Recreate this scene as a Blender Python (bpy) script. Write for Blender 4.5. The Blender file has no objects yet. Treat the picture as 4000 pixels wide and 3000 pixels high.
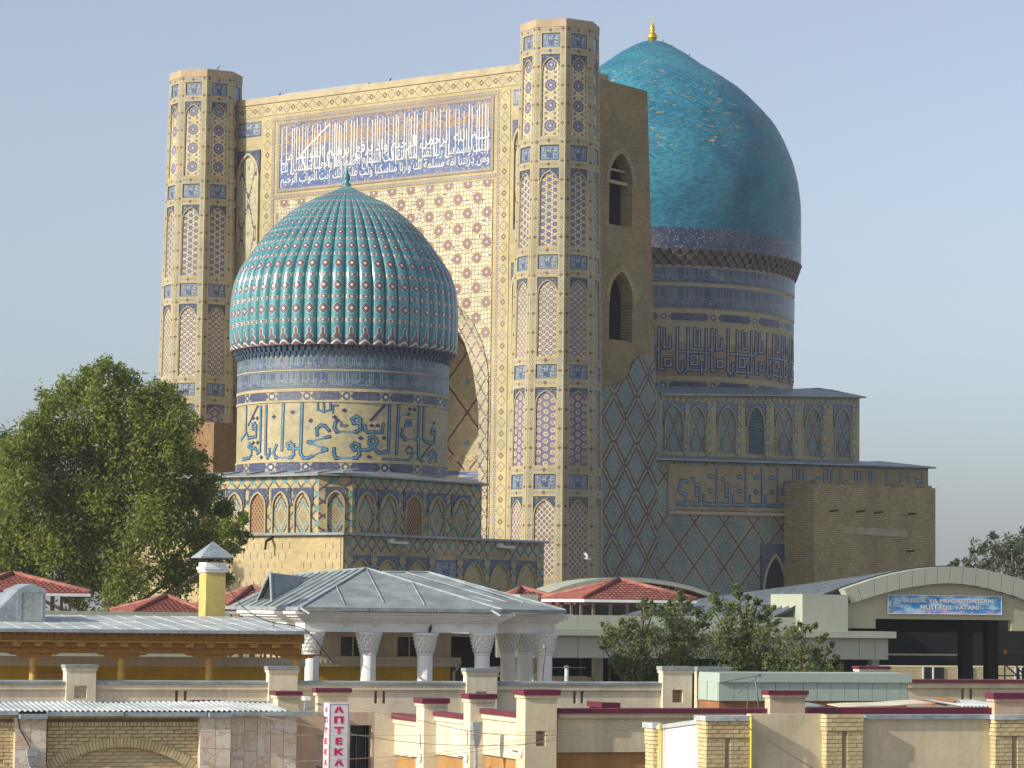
import bpy, math, random
import numpy as np
from mathutils import Vector, Matrix
from mathutils.geometry import tessellate_polygon
random.seed(11)
rng = np.random.default_rng(11)
rad = math.radians
SC = bpy.context.scene
COL = SC.collection

# ------------------------------------------------------------------ camera
F = 11140.0            # focal length in photo pixels (photo 4000 x 3000)
EYE = 7.0              # eye height above the street, metres
ROLL = 0.012
PITCH = math.atan(875.0 / F)
FW = np.array([0, math.cos(PITCH), math.sin(PITCH)])
R0 = np.array([1.0, 0, 0]); U0 = np.array([0, -math.sin(PITCH), math.cos(PITCH)])
RT = R0 * math.cos(ROLL) + U0 * math.sin(ROLL)
UP = -R0 * math.sin(ROLL) + U0 * math.cos(ROLL)
cd = bpy.data.cameras.new('camera')
cam = bpy.data.objects.new('camera', cd)
COL.objects.link(cam)
cd.sensor_width = 36.0
cd.lens = 36.0 * F / 4000.0
cd.clip_start = 1.0
cd.clip_end = 6000.0
cam.matrix_world = Matrix(((RT[0], UP[0], -FW[0], 0), (RT[1], UP[1], -FW[1], 0), (RT[2], UP[2], -FW[2], EYE), (0, 0, 0, 1)))
SC.camera = cam
SC.render.resolution_x = 1024
SC.render.resolution_y = 768

# ------------------------------------------------------------------ sky, sun, exposure
SUN_EL, SUN_LEFT = 27.0, 60.0      # elevation; degrees left of straight behind the camera
world = bpy.data.worlds.new('World')
SC.world = world
world.use_nodes = True
wn = world.node_tree
sky = wn.nodes.new('ShaderNodeTexSky')
sky.sky_type = 'NISHITA'
sky.sun_disc = False
sky.sun_elevation = rad(SUN_EL)
sun_dir = Vector((-math.sin(rad(SUN_LEFT)) * math.cos(rad(SUN_EL)), -math.cos(rad(SUN_LEFT)) * math.cos(rad(SUN_EL)), math.sin(rad(SUN_EL))))
sky.sun_rotation = math.atan2(sun_dir.x, sun_dir.y)
sky.altitude = 700
sky.air_density = 1.0
sky.dust_density = 3.3
sky.ozone_density = 4.0
bg = wn.nodes['Background']
bg.inputs['Strength'].default_value = 0.142
hs_ = wn.nodes.new('ShaderNodeHueSaturation')      # dusty air: paler blue all over
hs_.inputs['Saturation'].default_value = 0.58
wn.links.new(sky.outputs['Color'], hs_.inputs['Color'])
wn.links.new(hs_.outputs['Color'], bg.inputs['Color'])
sl = bpy.data.lights.new('sun', 'SUN')
sl.energy = 4.2
sl.angle = rad(0.55)
sl.color = (1.0, 0.935, 0.79)
so = bpy.data.objects.new('sun', sl)
COL.objects.link(so)
so.location = (-60, -30, 120)
so.rotation_euler = sun_dir.to_track_quat('Z', 'Y').to_euler()
SC.view_settings.view_transform = 'Standard'
SC.view_settings.look = 'None'
SC.view_settings.exposure = 0.22
SC.view_settings.gamma = 1.0
try:
    SC.view_settings.use_curve_mapping = False
except Exception:
    pass

# ------------------------------------------------------------------ pixel -> place helpers
def ray(x, y):
    return FW + RT * ((x - 2000) / F) - UP * ((y - 1500) / F)

def at_depth(x, y, Y):
    d = ray(x, y); k = Y / d[1]
    return float(d[0] * k), Y, float(EYE + d[2] * k)

class Frame:
    """A vertical building frame: local x runs along its front, local y goes into the depth."""
    def __init__(s, ang, ox=0.0, oy=0.0):
        s.ang = rad(ang); s.c = math.cos(s.ang); s.s = math.sin(s.ang); s.ox = ox; s.oy = oy
    def loc(s, X, Y):
        X -= s.ox; Y -= s.oy
        return X * s.c + Y * s.s, -X * s.s + Y * s.c
    def world(s, a, b):
        return s.ox + a * s.c - b * s.s, s.oy + a * s.s + b * s.c
    def T(s, x, y, t):
        d = ray(x, y); a, b = s.loc(0, 0)
        da = d[0] * s.c + d[1] * s.s; db = -d[0] * s.s + d[1] * s.c
        k = (t - b) / db
        return float(a + k * da), float(EYE + k * d[2])
    def S(s, x, y, v):
        d = ray(x, y); a, b = s.loc(0, 0)
        da = d[0] * s.c + d[1] * s.s; db = -d[0] * s.s + d[1] * s.c
        k = (v - a) / da
        return float(b + k * db), float(EYE + k * d[2])

_rx, _ry, _ = at_depth(2164, 2300, 215)
MO = Frame(-37, _rx, _ry)      # great mosque: origin at its right-hand portal tower
ST = Frame(20, 0, 0)           # the street and the market: everything in front of the mosque

# ------------------------------------------------------------------ mesh building
class MB:
    def __init__(s):
        s.v = []; s.f = []; s.uv = []; s.m = []
    def face(s, pts, uv=None, mi=0):
        n = len(s.v)
        s.v.extend([tuple(p) for p in pts])
        s.f.append(tuple(range(n, n + len(pts))))
        s.uv.append(uv if uv is not None else s.auto(pts)); s.m.append(mi)
    @staticmethod
    def auto(pts):
        nx = ny = nz = 0.0
        for i in range(len(pts)):
            a = pts[i]; b = pts[(i + 1) % len(pts)]
            nx += (a[1] - b[1]) * (a[2] + b[2]); ny += (a[2] - b[2]) * (a[0] + b[0]); nz += (a[0] - b[0]) * (a[1] + b[1])
        nx, ny, nz = abs(nx), abs(ny), abs(nz)
        if nz >= nx and nz >= ny: return [(p[0], p[1]) for p in pts]
        if ny >= nx: return [(p[0], p[2]) for p in pts]
        return [(p[1], p[2]) for p in pts]
    def box(s, x0, x1, y0, y1, z0, z1, mi=0, taper=None):
        a = [(x0, y0, z0), (x1, y0, z0), (x1, y1, z0), (x0, y1, z0)]
        b = [(x0, y0, z1), (x1, y0, z1), (x1, y1, z1), (x0, y1, z1)]
        s.hexa(a, b, mi)
    def hexa(s, a, b, mi=0):
        n = len(a)
        for i in range(n):
            j = (i + 1) % n
            s.face([a[i], a[j], b[j], b[i]], None, mi)
        s.face(list(b), None, mi); s.face(list(reversed(a)), None, mi)
    def prism(s, poly, fmap, d0, d1, holes=(), uvf=None, mi=0, back=False, sides=True):
        """polygon (with holes) pushed from depth d0 to d1; fmap(p, q, d) -> point"""
        loops = [list(poly)] + [list(h) for h in holes]
        flat = [p for l in loops for p in l]
        uvf = uvf or (lambda p, q: (p, q))
        if len(loops) == 1 and len(poly) == 4:
            tris = [(0, 1, 2, 3)]
        else:
            tris = tessellate_polygon([[Vector((p[0], p[1], 0)) for p in l] for l in loops])
        def area(l): return sum(l[i][0] * l[(i + 1) % len(l)][1] - l[(i + 1) % len(l)][0] * l[i][1] for i in range(len(l)))
        for t in tris:
            q = [flat[i] for i in t]
            if area(q) < 0: q.reverse()
            s.face([fmap(p[0], p[1], d1) for p in q], [uvf(*p) for p in q], mi)
            if back:
                s.face([fmap(p[0], p[1], d0) for p in reversed(q)], [uvf(*p) for p in reversed(q)], mi)
        if not sides: return
        for li, l in enumerate(loops):
            l = list(l)
            if (area(l) < 0) == (li == 0): l.reverse()
            for i in range(len(l)):
                a = l[i]; b = l[(i + 1) % len(l)]
                s.face([fmap(a[0], a[1], d0), fmap(b[0], b[1], d0), fmap(b[0], b[1], d1), fmap(a[0], a[1], d1)],
                       [uvf(*a), uvf(*b), uvf(*b), uvf(*a)], mi)
    def lathe(s, prof, n=32, c=(0, 0), a0=0.0, a1=2 * math.pi, vs=None, us=1.0, mi=0):
        full = abs(a1 - a0 - 2 * math.pi) < 1e-6
        base = len(s.v); m = len(prof)
        for i in range(n + 1):
            a = a0 + (a1 - a0) * i / n
            for (r, z) in prof:
                s.v.append((c[0] + r * math.sin(a), c[1] - r * math.cos(a), z))
        for i in range(n):
            for j in range(m - 1):
                q = [base + i * m + j, base + (i + 1) * m + j, base + (i + 1) * m + j + 1, base + i * m + j + 1]
                s.f.append(tuple(q)); s.m.append(mi)
                u0 = (a0 + (a1 - a0) * i / n) * us; u1 = (a0 + (a1 - a0) * (i + 1) / n) * us
                v0 = prof[j][1] if vs is None else vs[j]; v1 = prof[j + 1][1] if vs is None else vs[j + 1]
                s.uv.append([(u0, v0), (u1, v0), (u1, v1), (u0, v1)])
    def tube(s, pts, r, n=6, mi=0, closed=False):
        pts = [Vector(p) for p in pts]; m = len(pts)
        rr = r if isinstance(r, (list, tuple)) else [r] * m
        base = len(s.v)
        for i, p in enumerate(pts):
            d = (pts[min(i + 1, m - 1)] - pts[max(i - 1, 0)])
            if d.length < 1e-9: d = Vector((0, 0, 1))
            d.normalize()
            a = Vector((0, 0, 1)) if abs(d.z) < 0.9 else Vector((1, 0, 0))
            x = d.cross(a).normalized(); y = d.cross(x).normalized()
            for k in range(n):
                t = 2 * math.pi * k / n
                s.v.append(tuple(p + x * (math.cos(t) * rr[i]) + y * (math.sin(t) * rr[i])))
        for i in range(m - 1):
            for k in range(n):
                q = (base + i * n + k, base + (i + 1) * n + k, base + (i + 1) * n + (k + 1) % n, base + i * n + (k + 1) % n)
                s.f.append(q); s.m.append(mi); s.uv.append([(k / n, i), (k / n, i + 1), ((k + 1) / n, i + 1), ((k + 1) / n, i)])
        for e, o in ((0, 1), (m - 1, -1)):
            q = [base + e * n + k for k in range(n)]
            if o < 0: q.reverse()
            s.f.append(tuple(q)); s.m.append(mi); s.uv.append([(0, 0)] * n)
    def mesh(s, name, mats, smooth=False):
        me = bpy.data.meshes.new(name)
        me.from_pydata(s.v, [], s.f)
        uvl = me.uv_layers.new(name='UVMap')
        flat = np.array([c for f in s.uv for c in f], dtype=np.float32).ravel()
        uvl.data.foreach_set('uv', flat)
        mats = mats if isinstance(mats, (list, tuple)) else [mats]
        for m in mats: me.materials.append(m)
        if len(mats) > 1: me.polygons.foreach_set('material_index', np.array(s.m, dtype=np.int32))
        if smooth: me.polygons.foreach_set('use_smooth', np.ones(len(s.f), dtype=bool))
        me.update()
        return me
    def build(s, name, mats, parent=None, smooth=False, weld=False):
        me = s.mesh(name, mats, smooth)
        if weld:
            import bmesh
            bm = bmesh.new(); bm.from_mesh(me); bmesh.ops.remove_doubles(bm, verts=bm.verts, dist=1e-5); bm.to_mesh(me); bm.free()
        return link(name, me, parent)

def link(name, data, parent=None, loc=(0, 0, 0), rot=(0, 0, 0), scale=None):
    o = bpy.data.objects.new(name, data)
    COL.objects.link(o)
    if parent is not None: o.parent = parent
    o.location = loc; o.rotation_euler = rot
    if scale: o.scale = scale
    return o

def tag(o, label=None, cat=None, group=None, kind=None):
    if label: o['label'] = label
    if cat: o['category'] = cat
    if group: o['group'] = group
    if kind: o['kind'] = kind
    return o

def thing(name, label, cat, fr=None, at=(0, 0), group=None, z=0.0):
    """Empty at a thing's base; its children use coordinates local to it."""
    o = bpy.data.objects.new(name, None)
    o.empty_display_size = 0.5
    COL.objects.link(o)
    if fr is not None:
        x, y = fr.world(at[0], at[1]); o.location = (x, y, z); o.rotation_euler = (0, 0, fr.ang)
    return tag(o, label, cat, group)

def part(name, mb, mat, parent, smooth=False, weld=False, label=None, kind=None):
    o = mb.build(name, mat, parent, smooth, weld)
    if label: o['label'] = label
    if kind: o['kind'] = kind
    return o

def boxpart(name, mat, parent, *b):
    m = MB(); m.box(*b)
    return part(name, m, mat, parent)

def stick(p, q, r, name, mat, parent, n=6):
    m = MB(); m.tube([p, q], r, n)
    return part(name, m, mat, parent, True)

# ------------------------------------------------------------------ node expressions for procedural materials
class X:
    def __init__(s, g, v): s.g = g; s.v = v
    def _b(s, op, o, rev=False):
        return s.g.m(op, o, s) if rev else s.g.m(op, s, o)
    def __add__(s, o): return s._b('ADD', o)
    def __radd__(s, o): return s._b('ADD', o)
    def __sub__(s, o): return s._b('SUBTRACT', o)
    def __rsub__(s, o): return s._b('SUBTRACT', o, True)
    def __mul__(s, o): return s._b('MULTIPLY', o)
    def __rmul__(s, o): return s._b('MULTIPLY', o)
    def __truediv__(s, o): return s._b('DIVIDE', o)
    def __lt__(s, o): return s._b('LESS_THAN', o)
    def __gt__(s, o): return s._b('GREATER_THAN', o)
    def __neg__(s): return s._b('MULTIPLY', -1.0)

class G:
    def __init__(s, name):
        s.mat = bpy.data.materials.new(name); s.mat.use_nodes = True
        s.nt = s.mat.node_tree; s.N = s.nt.nodes; s.L = s.nt.links
        s.bsdf = s.N['Principled BSDF']
        tc = s.N.new('ShaderNodeTexCoord'); s.tc = tc
        sep = s.N.new('ShaderNodeSeparateXYZ'); s.L.new(tc.outputs['UV'], sep.inputs[0])
        s.u = X(s, sep.outputs[0]); s.v = X(s, sep.outputs[1])
        s.uvs = tc.outputs['UV']; s.obj = tc.outputs['Object']
    def put(s, sock, val):
        if isinstance(val, X): val = val.v
        if isinstance(val, (int, float)):
            try: sock.default_value = val
            except Exception: sock.default_value = (val, val, val)
        elif isinstance(val, tuple):
            sock.default_value = val if len(val) == len(sock.default_value) else (*val, 1.0)[:len(sock.default_value)]
        else: s.L.new(val, sock)
    def m(s, op, a, b=None, c=None):
        n = s.N.new('ShaderNodeMath'); n.operation = op
        s.put(n.inputs[0], a)
        if b is not None: s.put(n.inputs[1], b)
        if c is not None: s.put(n.inputs[2], c)
        return X(s, n.outputs[0])
    def fl(s, a): return s.m('FLOOR', a)
    def fr(s, a): return s.m('FRACT', a)
    def ab(s, a): return s.m('ABSOLUTE', a)
    def mn(s, a, b): return s.m('MINIMUM', a, b)
    def mx(s, a, b): return s.m('MAXIMUM', a, b)
    def sin(s, a): return s.m('SINE', a)
    def cos(s, a): return s.m('COSINE', a)
    def pw(s, a, b): return s.m('POWER', a, b)
    def sq(s, a): return s.m('SQRT', a)
    def tri(s, a): return s.ab(s.fr(a) - 0.5) * 2.0          # 1 at integers, 0 at halves
    def cen(s, a): return s.fr(a) - 0.5
    def vec(s, x, y, z=0.0):
        n = s.N.new('ShaderNodeCombineXYZ')
        s.put(n.inputs[0], x); s.put(n.inputs[1], y); s.put(n.inputs[2], z)
        return n.outputs[0]
    def noise(s, scale, detail=2.0, vec=None, rough=0.55, col=False):
        n = s.N.new('ShaderNodeTexNoise'); n.inputs['Scale'].default_value = scale
        n.inputs['Detail'].default_value = detail; n.inputs['Roughness'].default_value = rough
        s.L.new(vec if vec is not None else s.obj, n.inputs['Vector'])
        return n.outputs['Color'] if col else X(s, n.outputs[0])
    def vor(s, scale, vec=None, feature='F1', rnd=1.0, out='Distance'):
        n = s.N.new('ShaderNodeTexVoronoi'); n.feature = feature
        n.inputs['Scale'].default_value = scale; n.inputs['Randomness'].default_value = rnd
        s.L.new(vec if vec is not None else s.uvs, n.inputs['Vector'])
        o = n.outputs[out]
        return o if out == 'Color' else X(s, o)
    def rnd(s, a, b=0.0):
        n = s.N.new('ShaderNodeTexWhiteNoise'); n.noise_dimensions = '3D'
        s.L.new(s.vec(a, b), n.inputs['Vector'])
        return X(s, n.outputs['Value'])
    def mix(s, f, a, b):
        n = s.N.new('ShaderNodeMix'); n.data_type = 'RGBA'; n.clamp_factor = True
        s.put(n.inputs['Factor'], f); s.put(n.inputs['A'], a); s.put(n.inputs['B'], b)
        return n.outputs['Result']
    def mul(s, c, k):
        n = s.N.new('ShaderNodeMix'); n.data_type = 'RGBA'; n.blend_type = 'MULTIPLY'
        n.inputs['Factor'].default_value = 1.0
        s.put(n.inputs['A'], c)
        kk = s.vec(k, k, k) if isinstance(k, X) else k
        s.put(n.inputs['B'], kk)
        return n.outputs['Result']
    def rng(s, x, a, b, c=0.0, d=1.0, smooth=True):
        n = s.N.new('ShaderNodeMapRange'); n.interpolation_type = 'SMOOTHSTEP' if smooth else 'LINEAR'
        s.put(n.inputs['Value'], x)
        n.inputs['From Min'].default_value = a; n.inputs['From Max'].default_value = b
        n.inputs['To Min'].default_value = c; n.inputs['To Max'].default_value = d
        return X(s, n.outputs['Result'])
    def bump(s, h, dist=0.02, strength=0.6):
        n = s.N.new('ShaderNodeBump'); n.inputs['Distance'].default_value = dist; n.inputs['Strength'].default_value = strength
        s.put(n.inputs['Height'], h); s.L.new(n.outputs[0], s.bsdf.inputs['Normal'])
    def done(s, col, rough=0.8, metal=0.0, spec=0.3, coat=0.0):
        s.put(s.bsdf.inputs['Base Color'], col); s.put(s.bsdf.inputs['Roughness'], rough)
        s.put(s.bsdf.inputs['Metallic'], metal); s.put(s.bsdf.inputs['Specular IOR Level'], spec)
        if coat: s.bsdf.inputs['Coat Weight'].default_value = coat; s.bsdf.inputs['Coat Roughness'].default_value = 0.12
        return s.mat
    # -- pattern pieces
    def bricks(s, L, H, mort, u=None, v=None):
        """returns (mortar mask, random per brick)"""
        u = s.u if u is None else u; v = s.v if v is None else v
        row = s.fl(v / H); uu = u / L + s.m('MODULO', s.ab(row), 2.0) * 0.5
        cx = s.fr(uu); cy = s.fr(v / H)
        mk = s.mx(cx < (mort / L), cy < (mort / H))
        return mk, s.rnd(s.fl(uu), row)
    def weather(s, col, amt=0.25, scale=0.35, fine=3.0):
        n1 = s.noise(scale, 4.0); n2 = s.noise(fine, 3.0)
        k = s.rng(n1 * 0.6 + n2 * 0.4, 0.3, 0.7, 1.0 - amt, 1.0 + amt * 0.55)
        return s.mul(col, k)

BUFF = (0.465, 0.395, 0.215); BUFF2 = (0.40, 0.32, 0.155); CREAM = (0.62, 0.535, 0.31)
NAVY = (0.03, 0.046, 0.135); INDIGO = (0.105, 0.09, 0.185); TURQ = (0.055, 0.24, 0.27); PALE = (0.52, 0.50, 0.44); MAR = (0.12, 0.05, 0.065)
LAPIS = (0.036, 0.075, 0.20)

def plain(name, col, rough=0.75, amt=0.16, scale=0.8, fine=6.0, spec=0.3, metal=0.0, bump=0.0, bscale=25.0):
    g = G(name)
    c = g.weather(col, amt, scale, fine)
    if bump: g.bump(g.noise(bscale, 4.0), bump)
    return g.done(c, rough, metal, spec)
# ================================================================== mosque materials
def buffc(g, a=BUFF, b=BUFF2, u=None, v=None):
    mk, r = g.bricks(0.30, 0.11, 0.02, u, v)
    return g.mix(mk * 0.35, g.mix(r, a, b), (0.36, 0.28, 0.17))

def fin(g, col, rough=0.7, spec=0.3, amt=0.2):
    fade = g.rng(g.noise(0.16, 4.0, None, 0.65), 0.42, 0.72, 0.04, 0.26)      # sun-bleached and re-set patches
    col = g.mix(fade, col, (0.40, 0.355, 0.25))
    return g.done(g.weather(col, amt, 0.25, 1.6), rough, 0.0, spec)

def mat_buff(name, a=BUFF, b=BUFF2):
    g = G(name); return fin(g, buffc(g, a, b))

def mat_rough_brick(name, a, b, mort=(0.19, 0.145, 0.085), L=0.34, H=0.115, bump=0.03, m=0.028):
    g = G(name)
    wob = (g.noise(0.7, 2.0) - 0.5) * 0.16
    mk, r = g.bricks(L, H, m, None, g.v + wob)
    n = g.noise(5.0, 3.0)
    c = g.mix(mk, g.mix(r, a, b), mort)
    c = g.mix(g.rng(n, 0.58, 0.75, 0.0, 0.55), c, mort)
    g.bump((1.0 - mk) + r * 0.5 + n * 0.6, bump, 0.8)
    return fin(g, c, 0.9, 0.15, 0.22)

def chainc(g, u, v, base, p=0.36, dk=INDIGO):
    q = g.cen(v / p) * p; idx = g.m('MODULO', g.ab(g.fl(v / p)), 4.0)
    au = g.ab(u); aq = g.ab(q)
    dia = (au + aq) < 0.165
    ring = (au * 1.35 + aq * 0.82) < 0.145
    core = (au * 1.35 + aq * 0.82) < 0.08
    isd = idx < 0.5
    r = g.rnd(g.fl(v / p), 3.0)
    c = g.mix(ring * (1.0 - isd), base, g.mix(r, (0.11, 0.09, 0.18), (0.09, 0.16, 0.19)))
    c = g.mix(core * (1.0 - isd), c, PALE)
    return g.mix(dia * isd, c, g.mix(r, (0.13, 0.065, 0.08), (0.15, 0.11, 0.12)))

def mat_chain(name, p=0.36):
    g = G(name); return fin(g, chainc(g, g.u, g.v, buffc(g), p), 0.6)

def mat_epigraph(name, bgc=LAPIS, fg=PALE, w=1.5, h=1.1):
    """blue tile with pale upright letter strokes and dots, uv centred on the panel"""
    g = G(name); u, v = g.u, g.v
    au = g.ab(u); av = g.ab(v)
    n = g.noise(9.0, 3.0)
    col = g.mix(g.rng(n, 0.45, 0.65) * 0.6, bgc, (0.06, 0.17, 0.24))
    bd = g.mx(au / (w * 0.5), av / (h * 0.5))
    inside = bd < 0.74
    st = g.rnd(g.fl(u / 0.05), g.fl(v / 0.42)) > 0.55
    hs = g.rnd(g.fl(u / 0.2), g.fl(v / 0.085)) > 0.66
    dots = g.vor(5.5, None, 'F1', 0.9) < 0.26
    ink = g.mx(st * 0.75, g.mx(hs * 0.7, dots)) * inside
    c = g.mix(ink * 0.75, col, fg)
    fr = (bd > 0.78) * (bd < 0.86)
    c = g.mix(fr * 0.6, c, (0.30, 0.42, 0.48))
    return fin(g, c, 0.35, 0.5)

def mat_blue_floral(name, dens=0.27, bgc=(0.024, 0.036, 0.09)):
    g = G(name)
    d = g.vor(4.2, None, 'F1', 1.0); d2 = g.vor(7.0, None, 'F1', 1.0)
    c = g.mix(g.rng(g.noise(3.0, 2.0), 0.45, 0.6), bgc, (0.032, 0.06, 0.14))
    c = g.mix(d2 < 0.2, c, (0.10, 0.26, 0.32))
    c = g.mix((d < dens) * (d > dens * 0.45), c, (0.26, 0.28, 0.34))
    c = g.mix(d < dens * 0.3, c, (0.35, 0.25, 0.1))
    return fin(g, c, 0.35, 0.5)

def hexw(g, u, v, p):
    k = 2 * math.pi / p
    a = g.cos(u * k); b = g.cos((u * 0.5 + v * 0.8660254) * k); c = g.cos((u * 0.5 - v * 0.8660254) * k)
    return a + b + c

def mat_lattice(name, kind, dark=INDIGO, light=CREAM):
    g = G(name); u, v = g.u, g.v
    base = g.mix(g.rng(g.noise(4.0, 2.0), 0.4, 0.65), light, BUFF)
    if kind == 'rosette':
        q = g.cen(v / 1.55) * 1.55; d = g.sq(u * u + q * q)
        ang = g.m('ARCTAN2', q, u)
        dd = d + g.cos(ang * 10.0) * 0.035
        h = hexw(g, u, v, 0.34)
        c = g.mix(h > 0.5, base, dark)
        c = g.mix(h > 2.1, c, (0.25, 0.2, 0.3))
        c = g.mix(dd < 0.52, c, light)
        c = g.mix((dd < 0.46) * (dd > 0.30), c, dark)
        c = g.mix(dd < 0.27, c, (0.09, 0.10, 0.24)); c = g.mix(dd < 0.1, c, PALE)
        q2 = g.cen(v / 1.55 + 0.5) * 1.55; d2 = g.ab(u) + g.ab(q2)
        c = g.mix(d2 < 0.16, c, (0.6, 0.45, 0.15))
    elif kind == 'honey':
        h = hexw(g, u, v, 0.45)
        c = g.mix(h > -0.25, base, dark); c = g.mix(h > 2.3, c, (0.12, 0.16, 0.34))
        c = g.mix(h < -1.25, c, (0.16, 0.11, 0.16))
    elif kind == 'dots':
        p = 0.50
        q1u = g.cen(u / p) * p; q1v = g.cen(v / (p * 0.9)) * p * 0.9
        q2u = g.cen(u / p + 0.5) * p; q2v = g.cen(v / (p * 0.9) + 0.5) * p * 0.9
        d = g.mn(q1u * q1u + q1v * q1v, q2u * q2u + q2v * q2v)
        r = g.rnd(g.fl(u / p), g.fl(v / p))
        c = g.mix(d < 0.021, base, g.mix(r, dark, (0.12, 0.09, 0.16)))
        c = g.mix(d < 0.0022, c, PALE)
    elif kind == 'stars':
        h = hexw(g, u, v, 0.48)
        c = g.mix(h < 0.25, base, dark); c = g.mix(h > 2.0, c, dark)
        c = g.mix(h > 2.75, c, (0.3, 0.28, 0.4))
    else:
        a = g.ab(g.cen((u + v * 0.8) / 0.36)); b = g.ab(g.cen((u - v * 0.8) / 0.36))
        d = g.mx(a, b)
        c = g.mix(d < 0.37, base, g.mix(g.rnd(g.fl((u + v * 0.8) / 0.44), g.fl((u - v * 0.8) / 0.44)), dark, (0.15, 0.10, 0.17)))
        c = g.mix(d < 0.08, c, (0.3, 0.28, 0.34))
    return fin(g, c, 0.55, 0.35)

def stepq(g, a, s=0.08): return (g.fl(a / s) + 0.5) * s

def mat_diamonds(name, p=1.40, base=None, vertical=False):
    """row of stepped lozenges along u (centred on v = 0)"""
    g = G(name); u, v = (g.v, g.u) if vertical else (g.u, g.v)
    c = g.mix(g.rng(g.noise(2.2, 2.0), 0.5, 0.6), BUFF, (0.44, 0.36, 0.19))
    tq = g.vor(3.2, None, 'F1', 0.8) < 0.17
    c = g.mix(tq * 0.35, c, (0.25, 0.37, 0.33))
    uq = stepq(g, g.cen(u / p) * p); vq = stepq(g, v)
    d = g.ab(uq) + g.ab(vq)
    c = g.mix((d > 0.38) * (d < 0.48), c, (0.17, 0.12, 0.085))
    u2 = stepq(g, g.cen(u / p + 0.5) * p); d2 = g.ab(u2) + g.ab(vq)
    c = g.mix((d2 < 0.25) * (d2 > 0.1), c, (0.15, 0.10, 0.08))
    c = g.mix(d < 0.12, c, (0.3, 0.36, 0.3))
    return fin(g, c)

def mat_dotted(name, p=0.34):
    g = G(name)
    q = g.cen(g.u / p) * p; d = g.sq(q * q + g.v * g.v)
    c = g.mix((d < 0.135), buffc(g), g.mix(g.rnd(g.fl(g.u / p), 1.0), INDIGO, (0.17, 0.10, 0.12)))
    c = g.mix(d < 0.055, c, PALE)
    return fin(g, c, 0.55)

def mat_girih():
    g = G('girih_tile'); u, v = g.u, g.v
    hv_ = g.vec(g.u, g.v * 0.92); e = g.vor(3.1, hv_, 'DISTANCE_TO_EDGE', 0.42)
    cc = g.vor(3.1, hv_, 'F1', 0.42, 'Color')
    sepn = g.N.new('ShaderNodeSeparateColor'); g.L.new(cc, sepn.inputs[0]); r = X(g, sepn.outputs[0])
    c = g.mix(e < 0.07, g.mix(r, (0.66, 0.60, 0.38), (0.58, 0.49, 0.27)), (0.10, 0.085, 0.15))
    small = g.vor(5.1, None, 'DISTANCE_TO_EDGE', 0.5)
    c = g.mix((r < 0.30) * (small < 0.07), c, (0.14, 0.12, 0.17))
    pu, pv = 1.92, 2.36
    def ros(ou, ov, rad_):
        a = g.cen(u / pu + ou) * pu; b = g.cen(v / pv + ov) * pv
        d = g.sq(a * a + b * b); ang = g.m('ARCTAN2', b, a)
        return d + g.cos(ang * 12.0) * 0.04
    d = g.mn(ros(0.0, 0.0, 1), ros(0.5, 0.5, 1))
    c = g.mix(d < 0.45, c, g.mix(g.m('MULTIPLY', g.fr(d / 0.11), 1.0) > 0.55, (0.17, 0.075, 0.08), (0.34, 0.20, 0.07)))
    c = g.mix(d < 0.19, c, (0.11, 0.10, 0.22)); c = g.mix(d < 0.09, c, (0.6, 0.6, 0.6))
    return fin(g, c, 0.5, 0.35, 0.12)

def mat_script_ground():
    g = G('script_ground_tile')
    d = g.vor(4.6, None, 'F1', 1.0); cc = g.vor(4.6, None, 'F1', 1.0, 'Color')
    sp = g.N.new('ShaderNodeSeparateColor'); g.L.new(cc, sp.inputs[0]); r = X(g, sp.outputs[0]); r2 = X(g, sp.outputs[1])
    up = g.rng(g.v, 43.2, 45.2)
    c = g.mix(r, (0.03, 0.05, 0.20), (0.045, 0.13, 0.30))
    c = g.mix((r2 < 0.30) * (d < 0.42), c, (0.28, 0.24, 0.22))
    sw = g.ab(g.noise(2.6, 3.0, g.uvs) - 0.5) < 0.035
    c = g.mix(sw * up * 0.85, c, (0.42, 0.23, 0.06))
    c = g.mix((r2 > 0.72) * (d < 0.4) * up * 0.8, c, (0.36, 0.20, 0.06))
    c = g.mix((d < 0.14), c, PALE)
    return fin(g, c, 0.32, 0.5, 0.1)

def mat_bannai(name, pu, pv, lw=0.075, broken=True, base=BUFF2, tqa=0.8, ring=False):
    g = G(name); u = stepq(g, g.u, 0.10); v = stepq(g, g.v, 0.10)
    a = u / pu + v / pv; b = u / pu - v / pv
    ca = g.ab(g.cen(a)); cb = g.ab(g.cen(b))
    mk, r = g.bricks(0.30, 0.11, 0.02)
    c = g.mix(r, base, (base[0] * 0.82, base[1] * 0.84, base[2] * 0.9))
    inn = g.mx(ca, cb)
    fine = g.ab(g.cen((u + v) / 0.62)) ; fine2 = g.ab(g.cen((u - v) / 0.62))
    tq = (inn < 0.42) * (g.mx(fine, fine2) > 0.20)
    c = g.mix(tq * tqa, c, g.mix(g.noise(1.2, 2.0), (0.085, 0.215, 0.235), (0.12, 0.19, 0.215)))
    c = g.mix((inn < 0.07), c, (0.10, 0.26, 0.28))
    la = (ca > 0.5 - lw); lb = (cb > 0.5 - lw)
    if broken:
        tk = (ca > 0.36) * (cb > 0.36) * (g.mx(ca, cb) < 0.5 - lw * 1.1) * (g.mx(ca, cb) > 0.5 - lw * 2.4)
        ln = g.mx(g.mx(la * (cb < 0.44), lb * (ca < 0.44)), tk)
    else: ln = g.mx(la, lb)
    if ring: ln = g.mx((inn > 0.375) * (inn < 0.462), (inn > 0.45) * (g.ab(ca - cb) < 0.05))
    c = g.mix(ln, c, (0.085, 0.05, 0.065))
    return fin(g, c, 0.6, 0.35, 0.25)

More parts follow.
